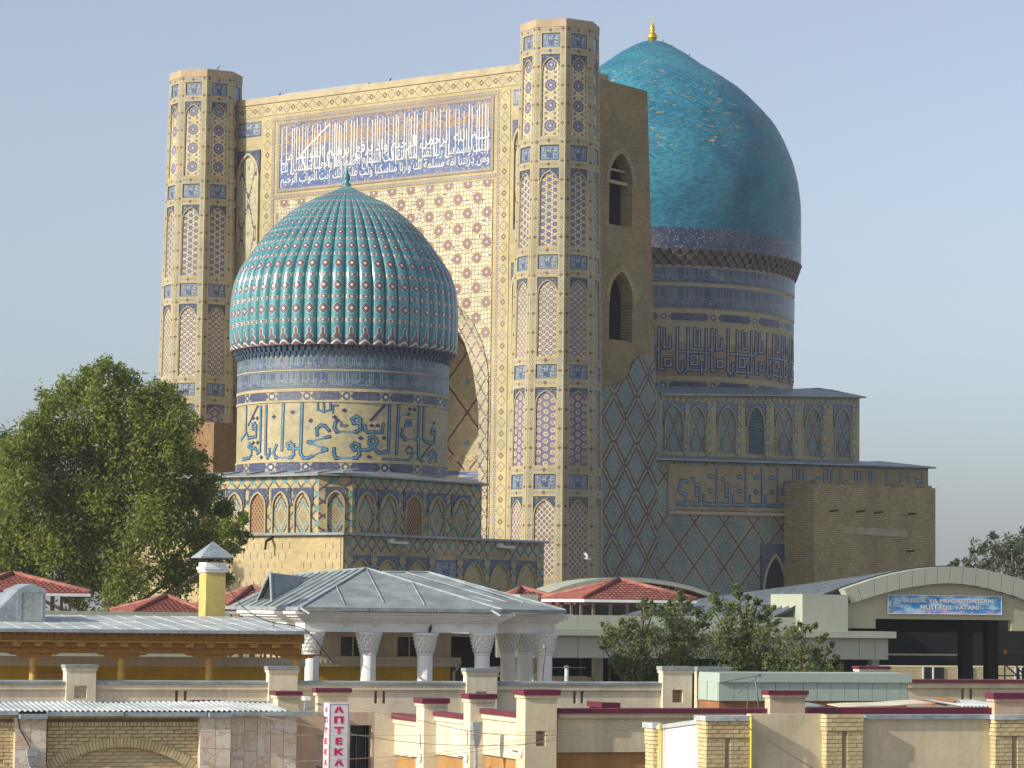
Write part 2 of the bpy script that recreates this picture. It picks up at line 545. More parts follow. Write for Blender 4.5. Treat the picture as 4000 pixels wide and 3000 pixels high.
def mat_panel_lozenge(name, base=BUFF, dark=(0.075, 0.05, 0.085)):
    """arched-niche infill: stepped lozenges, uv centred in the niche"""
    g = G(name); uq = stepq(g, g.u, 0.09); vq = stepq(g, g.v, 0.09)
    d = g.ab(uq) * 1.25 + g.ab(vq) * 0.8
    c = buffc(g, base, BUFF2)
    c = g.mix((d > 0.70) * (d < 0.90), c, (0.13, 0.27, 0.27))
    c = g.mix((d > 1.02) * (d < 1.20), c, dark)
    ck = (g.m('MODULO', g.ab(g.fl(g.u / 0.1) + g.fl(g.v / 0.1)), 2.0) > 0.5)
    c = g.mix(ck * (d < 0.5) * 0.8, c, (0.2, 0.09, 0.07))
    c = g.mix((d > 1.6) * (d < 1.78), c, dark)
    return fin(g, c, 0.65)

def mat_crosses(name, base=BUFF):
    """frieze of dark H-shapes and turquoise crosses in brick"""
    g = G(name); u, v = stepq(g, g.u, 0.085), stepq(g, g.v, 0.085)
    a = g.cen(u / 0.95) * 0.95; b = g.cen(v / 0.95) * 0.95
    c = buffc(g, base, BUFF2)
    a2 = g.cen(u / 0.95 + 0.5) * 0.95; b2 = g.cen(v / 0.95 + 0.5) * 0.95
    xx = (g.ab(g.ab(a) - g.ab(b)) < 0.07) * (g.ab(a) < 0.33)
    c = g.mix(xx, c, (0.07, 0.045, 0.09))
    d = g.ab(a2) + g.ab(b2)
    c = g.mix(d < 0.27, c, (0.11, 0.27, 0.28))
    return fin(g, c, 0.65)

def mat_cartouche(name, p=2.7, bgc=(0.036, 0.048, 0.125)):
    g = G(name); q = g.cen(g.u / p) * p; q2 = g.cen(g.u / p + 0.5) * p
    c = buffc(g, (0.40, 0.33, 0.19), BUFF2)
    hx = (g.ab(q) + g.ab(g.v) * 0.9) < p * 0.405
    hx = hx * (g.ab(g.v) < 0.33)
    fl_ = g.vor(6.5, None, 'F1', 1.0)
    blue = g.mix(fl_ < 0.22, bgc, (0.26, 0.28, 0.38))
    c = g.mix(hx, c, blue)
    d = g.sq(q2 * q2 + g.v * g.v)
    c = g.mix(d < 0.27, c, bgc); c = g.mix((d < 0.12), c, PALE)
    return fin(g, c, 0.45, 0.45)

def mat_drum_script(name, v0, v1):
    """tile band with crowded pale lettering"""
    g = G(name); h = v1 - v0; q = (g.v - v0) / h
    st = (g.rnd(g.fl(g.u / 0.13), 2.0) > 0.45) * (g.cen(g.u / 0.13) < 0.05) * (q > 0.3) * (q < 0.9)
    lo = (g.ab(g.noise(3.4, 2.0, g.uvs) - 0.5) < 0.045) * (q > 0.12) * (q < 0.55)
    c = g.mix(g.rng(g.noise(1.3, 3.0), 0.42, 0.6), (0.024, 0.05, 0.135), (0.022, 0.085, 0.125))
    c = g.mix(g.mx(st, lo) * 0.5, c, (0.30, 0.33, 0.38))
    ed = g.mx(q < 0.07, q > 0.93) * (g.fr(g.u / 0.2) < 0.6)
    c = g.mix(ed * 0.5, c, (0.28, 0.33, 0.36))
    return fin(g, c, 0.35, 0.5)

def mat_glaze_dome():
    """old turquoise glazed brick of the great dome with lost glaze high up (the losses have their own ragged shapes)"""
    g = G('turquoise_glazed_brick')
    mk, r = g.bricks(0.34, 0.13, 0.02)
    n = g.noise(0.22, 4.0); n2 = g.noise(1.1, 3.0)
    c = g.mix(g.rng(n, 0.36, 0.64), (0.016, 0.158, 0.262), (0.038, 0.238, 0.33))
    c = g.mul(c, g.rng(r, 0.0, 1.0, 0.72, 1.2, False))
    c = g.mul(c, g.rng(n2, 0.3, 0.7, 0.90, 1.06))
    st = g.noise(1.0, 3.0, g.vec(g.u * 1.0, g.v * 3.2), 0.62)
    zone = g.rng(g.v, 45.2, 47.0) * g.rng(g.v, 57.0, 50.0, 0.45, 1.0)
    patch = g.rng(st + zone * 0.085 + g.noise(0.12, 2.0) * 0.10, 0.738, 0.76)
    c = g.mix(patch, c, g.mix(r, (0.34, 0.20, 0.10), (0.50, 0.34, 0.19)))
    dirt = g.rng(g.noise(1.7, 4.0, g.vec(g.u * 0.6, g.v * 2.5)) + zone * 0.07, 0.62, 0.74)
    c = g.mix(dirt * 0.6, c, (0.05, 0.09, 0.10))
    c = g.mix(mk * 0.4, c, (0.03, 0.09, 0.10))
    g.bump(r * 0.7 - patch * 1.6 - mk, 0.03, 0.7)
    return g.done(c, g.rng(r, 0.0, 1.0, 0.30, 0.55), 0.0, 0.45)

def mat_rib():
    """glazed rib of the small dome: medallions, cross bars, palmettes and a scroll band; u across the rib -0.5..0.5, v counts motif rows"""
    g = G('ribbed_dome_glaze'); u, v = g.u, g.v
    n = g.noise(0.5, 3.0); n2 = g.noise(6.0, 2.0)
    c = g.mix(g.rng(n, 0.4, 0.62), (0.04, 0.195, 0.24), (0.078, 0.265, 0.272))
    c = g.mul(c, g.rng(n2, 0.3, 0.7, 0.85, 1.12))
    WH = (0.50, 0.54, 0.54); DK = (0.055, 0.025, 0.05)
    q = g.cen(v)                        # one row per unit: medallion on even rows, bar on odd rows
    odd = g.m('MODULO', g.ab(g.fl(v)), 2.0) > 0.5
    body = (v > 3.0)
    a = g.ab(u)
    sc = g.cos((u * 2.2) * math.pi * 2.0) * 0.02
    dm = a * 1.0 + g.ab(q) * 0.72 + sc
    med = (1.0 - odd) * body
    c = g.mix(med * (dm < 0.40), c, WH); c = g.mix(med * (dm < 0.365), c, DK)
    c = g.mix(med * (dm < 0.29), c, (0.23, 0.11, 0.12)); c = g.mix(med * (dm < 0.20), c, DK)
    c = g.mix(med * (dm < 0.135), c, (0.70, 0.66, 0.52))
    bar = odd * body
    db = g.mn(g.mx(a * 0.55, g.ab(q) * 1.35), (a * 1.25 + g.ab(q) * 0.9))
    c = g.mix(bar * (db < 0.225), c, WH); c = g.mix(bar * (db < 0.19), c, DK)
    c = g.mix(bar * (a > 0.17) * (a < 0.34) * (g.ab(q) < 0.09), c, (0.34, 0.15, 0.06))
    c = g.mix(bar * ((a + g.ab(q)) < 0.13), c, WH)
    pal = (v > 1.3) * (v < 3.0)
    t = (v - 1.3) / 1.7
    wdt = g.m('MULTIPLY', g.pw(1.0 - t, 0.8), 0.30) * (0.75 + g.sin(t * 11.0) * 0.28)
    c = g.mix(pal * (a < wdt + 0.045) * (t < 0.93), c, WH); c = g.mix(pal * (a < wdt) * (t < 0.88), c, (0.17, 0.07, 0.07))
    base = v < 1.3
    w = g.ab(v - 0.62 - g.cos(u * math.pi * 2.0) * 0.30)
    c = g.mix(base, c, (0.16, 0.09, 0.09)); c = g.mix(base * (w < 0.15), c, WH); c = g.mix(base * (v > 1.05), c, (0.03, 0.14, 0.17))
    return g.done(c, 0.27, 0.0, 0.55, 0.35)

MT = {}
MT['buff'] = mat_buff('buff_brick'); MT['chain'] = mat_chain('buff_brick_with_tile_chain'); MT['dotted'] = mat_dotted('dotted_tile_border')
MT['epi'] = mat_epigraph('blue_epigraph_tile', (0.035, 0.065, 0.17), (0.46, 0.46, 0.44)); MT['floral'] = mat_blue_floral('blue_spandrel_tile'); MT['floral2'] = mat_blue_floral('blue_star_tile', 0.2, (0.018, 0.035, 0.095))
MT['lat'] = [mat_lattice('rosette_lattice', 'rosette'), mat_lattice('honeycomb_lattice', 'honey'), mat_lattice('dotted_lattice', 'dots', (0.16, 0.12, 0.19)), mat_lattice('star_lattice', 'stars', (0.165, 0.125, 0.215)), mat_lattice('net_lattice', 'net', (0.165, 0.12, 0.185))]
MT['dia'] = mat_diamonds('lozenge_brick_band'); MT['diav'] = mat_diamonds('lozenge_brick_column', 1.7, None, True)
MT['girih'] = mat_girih(); MT['sground'] = mat_script_ground()
MT['white_tile'] = plain('white_glazed_letters', (0.66, 0.64, 0.58), 0.4, 0.06, spec=0.5)
MT['zig'] = mat_bannai('zigzag_brick', 3.1, 3.6, 0.055, True, BUFF2, 0.8, True); MT['net'] = mat_bannai('large_net_brick', 4.4, 3.5, 0.04, False)
MT['net2'] = mat_bannai('small_net_brick', 1.7, 2.2, 0.06, False, (0.33, 0.24, 0.13))
MT['archb'] = mat_bannai('arch_border_brick', 1.0, 1.5, 0.07, True, (0.55, 0.41, 0.21), 0.35); MT['nichew'] = mat_bannai('niche_brick', 4.6, 5.2, 0.03, False, (0.50, 0.37, 0.18), 0.3)
MT['starp'] = mat_bannai('pale_star_panel', 1.5, 3.4, 0.045, True, (0.60, 0.52, 0.30), 0.22)
MT['loz'] = mat_panel_lozenge('lozenge_panel'); MT['cross'] = mat_crosses('cross_frieze_brick')
MT['cart'] = mat_cartouche('cartouche_band'); MT['cart2'] = mat_cartouche('cartouche_band_large', 4.3)
MT['rough'] = mat_rough_brick('rough_brick', (0.45, 0.345, 0.17), (0.35, 0.26, 0.125))
MT['rough2'] = mat_rough_brick('block_brick', (0.60, 0.475, 0.235), (0.46, 0.355, 0.17), L=0.36, H=0.15, m=0.04)
MT['redbrick'] = mat_rough_brick('reddish_brick', (0.33, 0.165, 0.06), (0.24, 0.115, 0.045))
MT['dome'] = mat_glaze_dome(); MT['rib'] = mat_rib()
MT['lead'] = plain('lead_sheet', (0.27, 0.30, 0.32), 0.45, 0.3, 0.5, 3.0, 0.5, 0.35)
MT['gold'] = plain('gilded_metal', (0.75, 0.50, 0.06), 0.32, 0.1, metal=0.75)
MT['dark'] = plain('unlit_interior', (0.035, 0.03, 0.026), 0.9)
MT['kufnavy'] = plain('navy_glazed_brick', (0.035, 0.04, 0.11), 0.5, 0.3, 1.5, 8.0, 0.4)
MT['kufturq'] = plain('blue_glazed_brick', (0.075, 0.23, 0.33), 0.4, 0.35, 1.5, 8.0, 0.5)
MT['kufpale'] = plain('pale_glazed_brick', (0.30, 0.35, 0.40), 0.5, 0.3, 1.5, 8.0, 0.4)
MT['grille'] = None
def _grille():
    g = G('terracotta_grille'); a = g.ab(g.cen((g.u + g.v * 0.7) / 0.26)); b = g.ab(g.cen((g.u - g.v * 0.7) / 0.26))
    return fin(g, g.mix(g.mx(a, b) < 0.3, (0.36, 0.20, 0.085), (0.05, 0.03, 0.02)))
MT['grille'] = _grille()
def _tgrille():
    g = G('turquoise_grille'); mk, r = g.bricks(0.28, 0.2, 0.07)
    return fin(g, g.mix(mk, g.mix(r, (0.03, 0.13, 0.16), (0.04, 0.18, 0.20)), (0.015, 0.03, 0.035)))
MT['tgrille'] = _tgrille()
MT['sband1'] = mat_drum_script('drum_script_band_great', 32.6, 34.6)
MT['pale_trim'] = plain('pale_brick_trim', (0.46, 0.38, 0.24), 0.8, 0.2)
MT['coping'] = plain('pinkish_coping', (0.45, 0.345, 0.225), 0.8, 0.2)

# ------------------------------------------------------------------ arch helpers
def arch_curve(w, h, n=9):
    """right half of a pointed arch from (w/2, 0) to (0, h)"""
    a = w / 2.0; r = (h * h / a + a) / 2.0; th = math.asin(min(1.0, h / r))
    pts = [(a - r + r * math.cos(th * i / n), r * math.sin(th * i / n)) for i in range(n + 1)]
    pts[-1] = (0.0, h)
    return pts
def arch_poly(cx, w, z0, zs, h, n=9):
    c = arch_curve(w, h, n)
    return [(cx - w / 2, z0), (cx + w / 2, z0)] + [(cx + p, zs + q) for p, q in c] + [(cx - p, zs + q) for p, q in reversed(c[:-1])]
def spandrel_poly(cx, w, zs, h, x0, x1, zt, n=9):
    c = arch_curve(w, h, n)
    return [(x1, zs), (x1, zt), (x0, zt), (x0, zs)] + [(cx - p, zs + q) for p, q in c] + [(cx + p, zs + q) for p, q in reversed(c[:-1])]
def rim_poly(cx, w, z0, zs, h, t, n=9):
    o = arch_curve(w + 2 * t, h + t * 1.25, n); i = arch_curve(w, h, n)
    out = [(cx + w / 2 + t, z0)] + [(cx + p, zs + q) for p, q in o] + [(cx - p, zs + q) for p, q in reversed(o[:-1])] + [(cx - w / 2 - t, z0)]
    inn = [(cx - w / 2, z0)] + [(cx - p, zs + q) for p, q in i] + [(cx + p, zs + q) for p, q in reversed(i[:-1])] + [(cx + w / 2, z0)]
    return out + inn

def ribbon(mb, pts, w, fmap, d, mi=0, k0=0):
    """flat strip of mosaic bricks following a polyline; every leg is a hair proud of the last"""
    for i in range(len(pts) - 1):
        (x0, y0), (x1, y1) = pts[i], pts[i + 1]
        L = math.hypot(x1 - x0, y1 - y0)
        if L < 1e-6: continue
        ux, uy = (x1 - x0) / L, (y1 - y0) / L; nx, ny = -uy, ux; e = w * 0.48
        q = [(x0 - ux * e - nx * w / 2, y0 - uy * e - ny * w / 2), (x1 + ux * e - nx * w / 2, y1 + uy * e - ny * w / 2),
             (x1 + ux * e + nx * w / 2, y1 + uy * e + ny * w / 2), (x0 - ux * e + nx * w / 2, y0 - uy * e + ny * w / 2)]
        dd = d + ((i + k0) % 7) * 0.0016
        nseg = max(1, int(L / 1.0))
        for j in range(nseg):
            f0, f1 = j / nseg, (j + 1) / nseg
            l = lambda a, b, f: (a[0] + (b[0] - a[0]) * f, a[1] + (b[1] - a[1]) * f)
            qq = [l(q[0], q[1], f0), l(q[0], q[1], f1), l(q[3], q[2], f1), l(q[3], q[2], f0)]
            mb.face([fmap(p[0], p[1], dd) for p in qq], [(p[0], p[1]) for p in qq], mi)

# ================================================================== THE GREAT MOSQUE
LT = MO.T(764, 2300, 0)[0]         # left tower
PC = LT / 2.0                      # axis of symmetry
mosque = thing('mosque', 'great mosque with tall tiled portal, two octagonal towers and a large turquoise dome', 'mosque', MO)
TOWER_TOP = 51.35
LEVELS = [('p', 50.27, 49.18), ('a', 48.65, 42.40), ('p', 41.73, 40.55), ('a', 39.97, 34.08), ('p', 33.42, 32.32), ('a', 31.72, 25.75),
          ('p', 25.16, 24.10), ('a', 23.43, 17.59), ('p', 16.96, 15.86), ('a', 15.30, 9.35), ('p', 8.6, 7.5), ('a', 6.9, 1.0)]
def tower(cx, cy, label):
    t = MB()
    Rz = lambda z: 3.02 + (TOWER_TOP - z) * 0.0172
    def ring(z, d): return [(cx + (Rz(z) + d) * math.sin(rad(45 * k)), cy - (Rz(z) + d) * math.cos(rad(45 * k)), z) for k in range(8)]
    t.hexa(ring(0, -0.16), ring(TOWER_TOP - 0.3, -0.16))
    root = part('tower', t, MT['buff'], mosque, label=label)
    m = MB(); m.hexa(ring(TOWER_TOP - 0.62, 0.03), ring(TOWER_TOP, 0.05))
    for k in range(8): pass
    part('coping', m, MT['coping'], root)
    W0 = 2.4; c8 = math.cos(rad(22.5)); s8 = math.sin(rad(22.5))
    for gi in (-67.5, -22.5, 22.5, 67.5, 112.5):
        gm = rad(gi); n = (math.sin(gm), -math.cos(gm)); tg = (math.cos(gm), math.sin(gm))
        def fm(s, z, d, n=n, tg=tg):
            k = s / W0 * 2 * Rz(z) * s8; a = Rz(z) * c8 + d
            return (cx + n[0] * a + tg[0] * k, cy + n[1] * a + tg[1] * k, z)
        PW = 0.735; B = 1.2 - 0.012
        fr_ = MB()
        for sgn in (-1, 1):
            cs = sgn * (PW + B) / 2
            lo, hi = (PW, B) if sgn > 0 else (-B, -PW)
            zz = [0.2, 10, 20, 30, 40, TOWER_TOP - 0.62]
            for za, zb in zip(zz[:-1], zz[1:]):
                fr_.prism([(lo, za), (hi, za), (hi, zb), (lo, zb)], fm, -0.15, 0.0, uvf=lambda p, q, cs=cs: (p - cs, q))
        prev = TOWER_TOP - 0.62
        for kind, zt, zb in LEVELS:
            cz = (prev + zt) / 2
            fr_.prism([(-PW, zt), (PW, zt), (PW, prev), (-PW, prev)], fm, -0.15, -0.003, uvf=lambda p, q, cz=cz: (q - cz, p + 0.23))
            prev = zb
        fr_.prism([(-PW, 0.2), (PW, 0.2), (PW, prev), (-PW, prev)], fm, -0.15, -0.003, uvf=lambda p, q: (q + 9, p))
        part('face_frame', fr_, MT['chain'], root)
        ai = 0
        for kind, zt, zb in LEVELS:
            cz = (zt + zb) / 2
            m = MB()
            if kind == 'p':
                m.prism([(-PW, zb), (PW, zb), (PW, zt), (-PW, zt)], fm, -0.155, -0.085, uvf=lambda p, q, cz=cz: (p, q - cz), sides=False)
                part('inscription_panel', m, MT['epi'], root)
            else:
                h = 0.95 if ai not in (4, 5) else 1.15; zs = zt - h - 0.28; w = 2 * PW - 0.10
                m.prism(arch_poly(0, w, zb, zs, h, 7), fm, -0.155, -0.115, uvf=lambda p, q, cz=cz: (p, q - cz), sides=False)
                part('arched_panel', m, MT['lat'][min(ai, 4)], root)
                m = MB(); m.prism(spandrel_poly(0, w + 0.09, zs, h + 0.09, -PW, PW, zt, 7), fm, -0.155, -0.07)
                part('spandrel', m, MT['floral'], root)
                m = MB(); m.prism(rim_poly(0, w - 0.04, zb, zs, h, 0.07, 7), fm, -0.155, -0.03)
                part('arch_rim', m, MT['buff'], root)
                ai += 1
    # bird-chewed bare patch of brick on the upper right panel is left as plain brick
    return root
tower(0, 0, 'octagonal portal tower beside the brick buttress')
tower(LT, 0, 'octagonal portal tower behind the leafy tree')

# ---- portal wall
TW = 1.2; PTOP = 49.1
def pf(p, q, d): return (p, TW - d, q)
PX0, PX1 = LT + 1.6, -1.6
AH = 10.27
arch_in = [(PC - AH, 0.02), (PC + AH, 0.02), (PC + AH, 16.8), (PC + 10.2, 22.3), (PC + 9.6, 25.42), (PC + 8.76, 27.54), (PC + 7.82, 28.96), (PC + 6.0, 30.9), (PC + 3.6, 32.8), (PC, 34.9),
           (PC - 3.6, 32.8), (PC - 6.0, 30.9), (PC - 7.82, 28.96), (PC - 8.76, 27.54), (PC - 9.6, 25.42), (PC - 10.2, 22.3), (PC - AH, 16.8)]
AO = [(PC + 11.1, 16.8), (PC + 11.1, 25.0), (PC + 10.95, 25.83), (PC + 10.48, 27.38), (PC + 9.54, 29.15), (PC + 7.69, 30.88), (PC + 5.6, 32.7), (PC + 3.0, 34.6), (PC, 36.8)]
m = MB()
m.prism([(PX0, 0.0), (PX1, 0.0), (PX1, PTOP - 0.55), (PX0, PTOP - 0.55)], pf, -7.8, 0.0, holes=[arch_in])
part('portal_wall', m, MT['buff'], mosque)
m = MB(); m.box(PX0, PX1 - 0.02, TW - 0.10, TW + 7.6, PTOP - 0.54, PTOP)
part('portal_cornice', m, MT['pale_trim'], mosque)
m = MB(); m.prism([(PX0 + 6, PTOP + 0.005), (PX0 + 15, PTOP + 0.005), (PX0 + 15, PTOP + 0.16), (PX0 + 6, PTOP + 0.16)], pf, -1.5, -0.2)
part('roof_sheet', m, MT['lead'], mosque)
# lozenge frieze across the top and down both sides
def strip(name, mat, x0, x1, z0, z1, d=0.05, vert=False, d0=0.0):
    m = MB(); cz = (z0 + z1) / 2; cx = (x0 + x1) / 2
    uvf = (lambda p, q: (p - cx, q)) if vert else (lambda p, q: (p, q - cz))
    m.prism([(x0, z0), (x1, z0), (x1, z1), (x0, z1)], pf, d0, d, uvf=uvf)
    return part(name, m, mat, mosque)
SX0, SX1 = PX0 + 0.6, PX1 - 0.6
strip('lozenge_frieze', MT['dia'], SX0, SX1, 47.5, 48.5)
for sg in (-1, 1):
    cx = PC + sg * 12.35
    strip('lozenge_column', MT['diav'], cx - 0.5, cx + 0.5, 1.0, 47.25, 0.05, True)
    cx = PC + sg * 16.1
    strip('lozenge_column', MT['diav'], cx - 0.42, cx + 0.42, 1.0, 47.25, 0.04, True)
# dotted borders round the script panel and the star field
IX0, IX1 = -28.5, -7.15
IX0 = 2 * PC - IX1
def hdots(z):
    m = MB(); m.prism([(IX0 - 0.75, z - 0.16), (IX1 + 0.75, z - 0.16), (IX1 + 0.75, z + 0.16), (IX0 - 0.75, z + 0.16)], pf, 0, 0.055, uvf=lambda p, q: (p, q - z))
    part('dotted_border', m, MT['dotted'], mosque)
hdots(47.12); hdots(40.62)
for sg in (-1, 1):
    cx = PC + sg * (IX1 - PC + 0.5)
    m = MB(); m.prism([(cx - 0.16, 1.0), (cx + 0.16, 1.0), (cx + 0.16, 46.9), (cx - 0.16, 46.9)], pf, 0, 0.052, uvf=lambda p, q: (q, p - cx))
    part('dotted_border', m, MT['dotted'], mosque)
# script panel
m = MB(); m.prism([(IX0, 41.0), (IX1, 41.0), (IX1, 46.85), (IX0, 46.85)], pf, 0, 0.03, sides=False)
part('script_panel', m, MT['sground'], mosque)
for (a, b, c, d) in ((IX0, IX1, 46.62, 46.88), (IX0, IX1, 40.98, 41.24), (IX0, IX0 + 0.26, 41.25, 46.61), (IX1 - 0.26, IX1, 41.25, 46.61)):
    m = MB(); vert = d - c > 1
    m.prism([(a, c), (b, c), (b, d), (a, d)], pf, 0, 0.07, uvf=(lambda p, q, e=(a + b) / 2: (q * 1.3, p - e)) if vert else (lambda p, q, e=(c + d) / 2: (p * 1.3, q - e)))
    part('script_panel_border', m, MT['dotted'], mosque)
# star field with the arch cut out of it, and the archivolt
fld = [(IX1, 12.0), (IX1, 40.3), (IX0, 40.3), (IX0, 12.0)] + [(2 * PC - x, z) for x, z in AO[:-1]] + list(reversed(AO))
fld = [(IX1, 12.0), (IX1, 40.3), (IX0, 40.3), (IX0, 12.0), (PC - 11.1, 12.0)] + [(2 * PC - x, z) for x, z in AO[:-1]] + list(reversed(AO)) + [(PC + 11.1, 12.0)]
m = MB(); m.prism(fld, pf, 0, 0.06)
part('star_field', m, MT['girih'], mosque)
mir = lambda l: [(2 * PC - x, z) for x, z in l]
inn = arch_in[2:10]
arcv = [(PC + AH, 1.0)] + [(PC + 11.1, 1.0)] + AO + list(reversed(mir(AO[:-1]))) + [(PC - 11.1, 1.0), (PC - AH, 1.0)] + mir(inn)[:-1] + list(reversed(inn))
m = MB(); m.prism(arcv, pf, -0.2, 0.16)
part('arch_border', m, MT['archb'], mosque)
# side columns of the portal: small script panels and tall blind arches
for sg in (-1, 1):
    cx = PC + sg * 14.4
    for z0, z1 in ((45.9, 47.15),):
        m = MB(); m.prism([(cx - 1.25, z0), (cx + 1.25, z0), (cx + 1.25, z1), (cx - 1.25, z1)], pf, 0, 0.035, uvf=lambda p, q: ((p - cx) * 0.55, q - (z0 + z1) / 2))
        part('inscription_panel', m, MT['epi'], mosque)
    for zt, zb in ((44.75, 36.3), (33.6, 25.0), (22.0, 12.0)):
        m = MB(); m.prism(spandrel_poly(cx, 2.2, zt - 1.95, 1.6, cx - 1.25, cx + 1.25, zt), pf, 0, 0.12)
        part('spandrel', m, MT['floral'], mosque)
        m = MB(); m.prism(rim_poly(cx, 2.1, zb, zt - 1.95, 1.55, 0.15), pf, 0, 0.2)
        part('arch_rim', m, MT['pale_trim'], mosque)
        m = MB(); m.prism(arch_poly(cx, 2.1, zb, zt - 1.95, 1.55), pf, 0, 0.02, uvf=lambda p, q, zz=(zt + zb) / 2: (p - cx, (q - zz) * 0.62), sides=False)
        part('arched_panel', m, MT['starp'], mosque)
# iwan niche behind the arch
yb = TW + 14.5
m = MB()
for i in range(len(arch_in)):
    a_, b_ = arch_in[i], arch_in[(i + 1) % len(arch_in)]
    m.face([(a_[0], TW + 7.8, a_[1]), (b_[0], TW + 7.8, b_[1]), (b_[0], yb, b_[1]), (a_[0], yb, a_[1])], [(0, a_[1]), (0, b_[1]), (8, b_[1]), (8, a_[1])])
part('niche_vault', m, MT['buff'], mosque)
m = MB()
m.box(PC - 12, PC + 12, yb, yb + 0.5, 0, 38, 0)
part('niche_back_wall', m, MT['nichew'], mosque)
ZN = lambda y: MO.T(1830, y, yb)[1]
for z0, z1, mt in ((ZN(1885), ZN(1838), 'epi'), (ZN(1800), ZN(1778), 'dia')):
    m = MB(); zc = (z0 + z1) / 2
    m.prism([(PC - 10.2, z0), (PC + 10.2, z0), (PC + 10.2, z1), (PC - 10.2, z1)], lambda p, q, d: (p, yb - d, q), 0, 0.06, uvf=lambda p, q: (p * (0.06 if mt == 'epi' else 1), q - zc))
    part('niche_band', m, MT[mt] if mt != 'epi' else MT['sground'], mosque)
# pishtaq flank: brick buttress with two arched openings and the zigzag tiling below
SXF = 2.0; SB0, SB1 = 2.2, 9.6
def sf(p, q, d): return (SXF + d, p, q)
h1 = arch_poly(5.45, 3.1, 36.45, 39.9, 2.2); h2 = arch_poly(5.6, 3.1, 27.6, 30.7, 2.2)
m = MB(); m.prism([(SB0, 0), (11.4, 0), (10.2, 27.6), (8.95, 47.5), (SB0, 47.5)], sf, -1.1, 0.0, holes=[h1, h2])
m.box(-1.5, SXF - 0.05, SB0 + 0.02, 8.9, 43.6, 47.45)
part('portal_flank', m, MT['rough'], mosque)
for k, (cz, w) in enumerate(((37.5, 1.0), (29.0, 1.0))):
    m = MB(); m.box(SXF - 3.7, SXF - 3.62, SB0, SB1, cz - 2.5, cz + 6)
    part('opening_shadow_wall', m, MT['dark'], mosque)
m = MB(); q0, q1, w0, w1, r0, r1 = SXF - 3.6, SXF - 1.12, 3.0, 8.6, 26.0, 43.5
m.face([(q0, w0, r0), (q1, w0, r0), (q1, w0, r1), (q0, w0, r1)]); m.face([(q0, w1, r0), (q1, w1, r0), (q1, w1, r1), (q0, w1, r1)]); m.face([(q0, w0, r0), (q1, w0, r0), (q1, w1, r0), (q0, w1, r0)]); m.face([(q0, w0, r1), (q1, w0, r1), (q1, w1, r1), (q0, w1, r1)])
part('shade_black_room', m, MT['dark'], mosque)  # near-black walls stand in for the shade inside both openings
for (cy_, z0, zs) in ((5.45, 36.45, 39.9), (5.6, 27.6, 30.7)):
    m = MB(); m.prism(rim_poly(cy_, 3.12, zs - 0.2, zs, 2.2, 0.42), sf, -0.3, 0.06)
    part('opening_arch', m, MT['rough2'], mosque)
m = MB(); m.box(SXF - 0.6, SXF - 0.4, 3.95, 6.95, 39.75, 40.0); m.box(SXF - 0.6, SXF - 0.4, 4.2, 6.7, 40.75, 40.9)
part('timber_tie', m, MT['pale_trim'], mosque)
zz = [(SB0 + 0.05, 0.3), (11.35, 0.3), (10.25, 26.3), (9.5, 26.9), (8.2, 26.7), (7.1, 26.0), (6.6, 24.9), (5.2, 24.3), (4.0, 24.0), (SB0 + 0.05, 23.6)]
m = MB(); m.prism(zz, sf, 0, 0.09)
part('zigzag_tiling', m, MT['zig'], mosque)
m = MB(); m.prism([(10.3, 0), (13.6, 0), (13.4, 19.4), (12.6, 23.8), (10.4, 26.0)], lambda p, q, d: (SXF - 0.5 + d - (p - 10.3) * 0.25, p, q), -1.5, 0)
part('corner_pier', m, mat_bannai('plain_zigzag_pier', 3.2, 4.6, 0.03, False, (0.30, 0.23, 0.14)), mosque)
# lower and upper blocks of the domed hall
def block(name, x1, t0, t1, z0, za, zb, mat, x0=None):
    m = MB(); x0 = 2 * PC - x1 if x0 is None else x0
    a = [(x0, t0, z0), (x1, t0, z0), (x1, t1, z0), (x0, t1, z0)]
    b = [(x0, t0, za), (x1, t0, za), (x1, t1, zb), (x0, t1, zb)]
    m.hexa(a, b); return part(name, m, mat, mosque)
block('lower_hall', 1.0, 18.0, 56.2, 0, 18.88, 20.1, MT['net'])
block('hall_side_wing', 1.0, 9.2, 17.99, 0, 18.6, 18.88, MT['net'], -6.0)
block('upper_hall', -3.0, 18.0, 50.7, 18.0, 24.36, 26.3, MT['buff'])
def eave(name, x1, t0, t1, za, zb, out, rise, inner):
    m = MB(); p = lambda x, t, z: (x, t, z)
    zf = lambda t: za + (zb - za) * (t - t0) / (t1 - t0)
    n = 26
    for i in range(n):
        a = t0 + (t1 - t0) * i / n; b = t0 + (t1 - t0) * (i + 1) / n - 0.03
        m.hexa([(x1 + out, a, zf(a) + 0.02), (x1 + out, b, zf(b) + 0.02), (x1 - inner, b, zf(b) + rise), (x1 - inner, a, zf(a) + rise)],
               [(x1 + out, a, zf(a) + 0.14), (x1 + out, b, zf(b) + 0.14), (x1 - inner, b, zf(b) + rise + 0.1), (x1 - inner, a, zf(a) + rise + 0.1)])
    m.hexa([(x1 + out, t1 + out, zf(t1)), (2 * PC - x1, t1 + out, zf(t1)), (2 * PC - x1, t1 - 2, zf(t1) + rise), (x1 - inner, t1 - 2, zf(t1) + rise)],
           [(x1 + out, t1 + out, zf(t1) + 0.12), (2 * PC - x1, t1 + out, zf(t1) + 0.12), (2 * PC - x1, t1 - 2, zf(t1) + rise + 0.1), (x1 - inner, t1 - 2, zf(t1) + rise + 0.1)])
    part(name, m, MT['lead'], mosque)
eave('lower_roof', 1.0, 9.2, 56.2, 18.62, 20.12, 0.55, 0.55, 3.9)
eave('upper_roof', -3.0, 18.0, 50.7, 24.38, 26.32, 0.45, 0.8, 3.0)
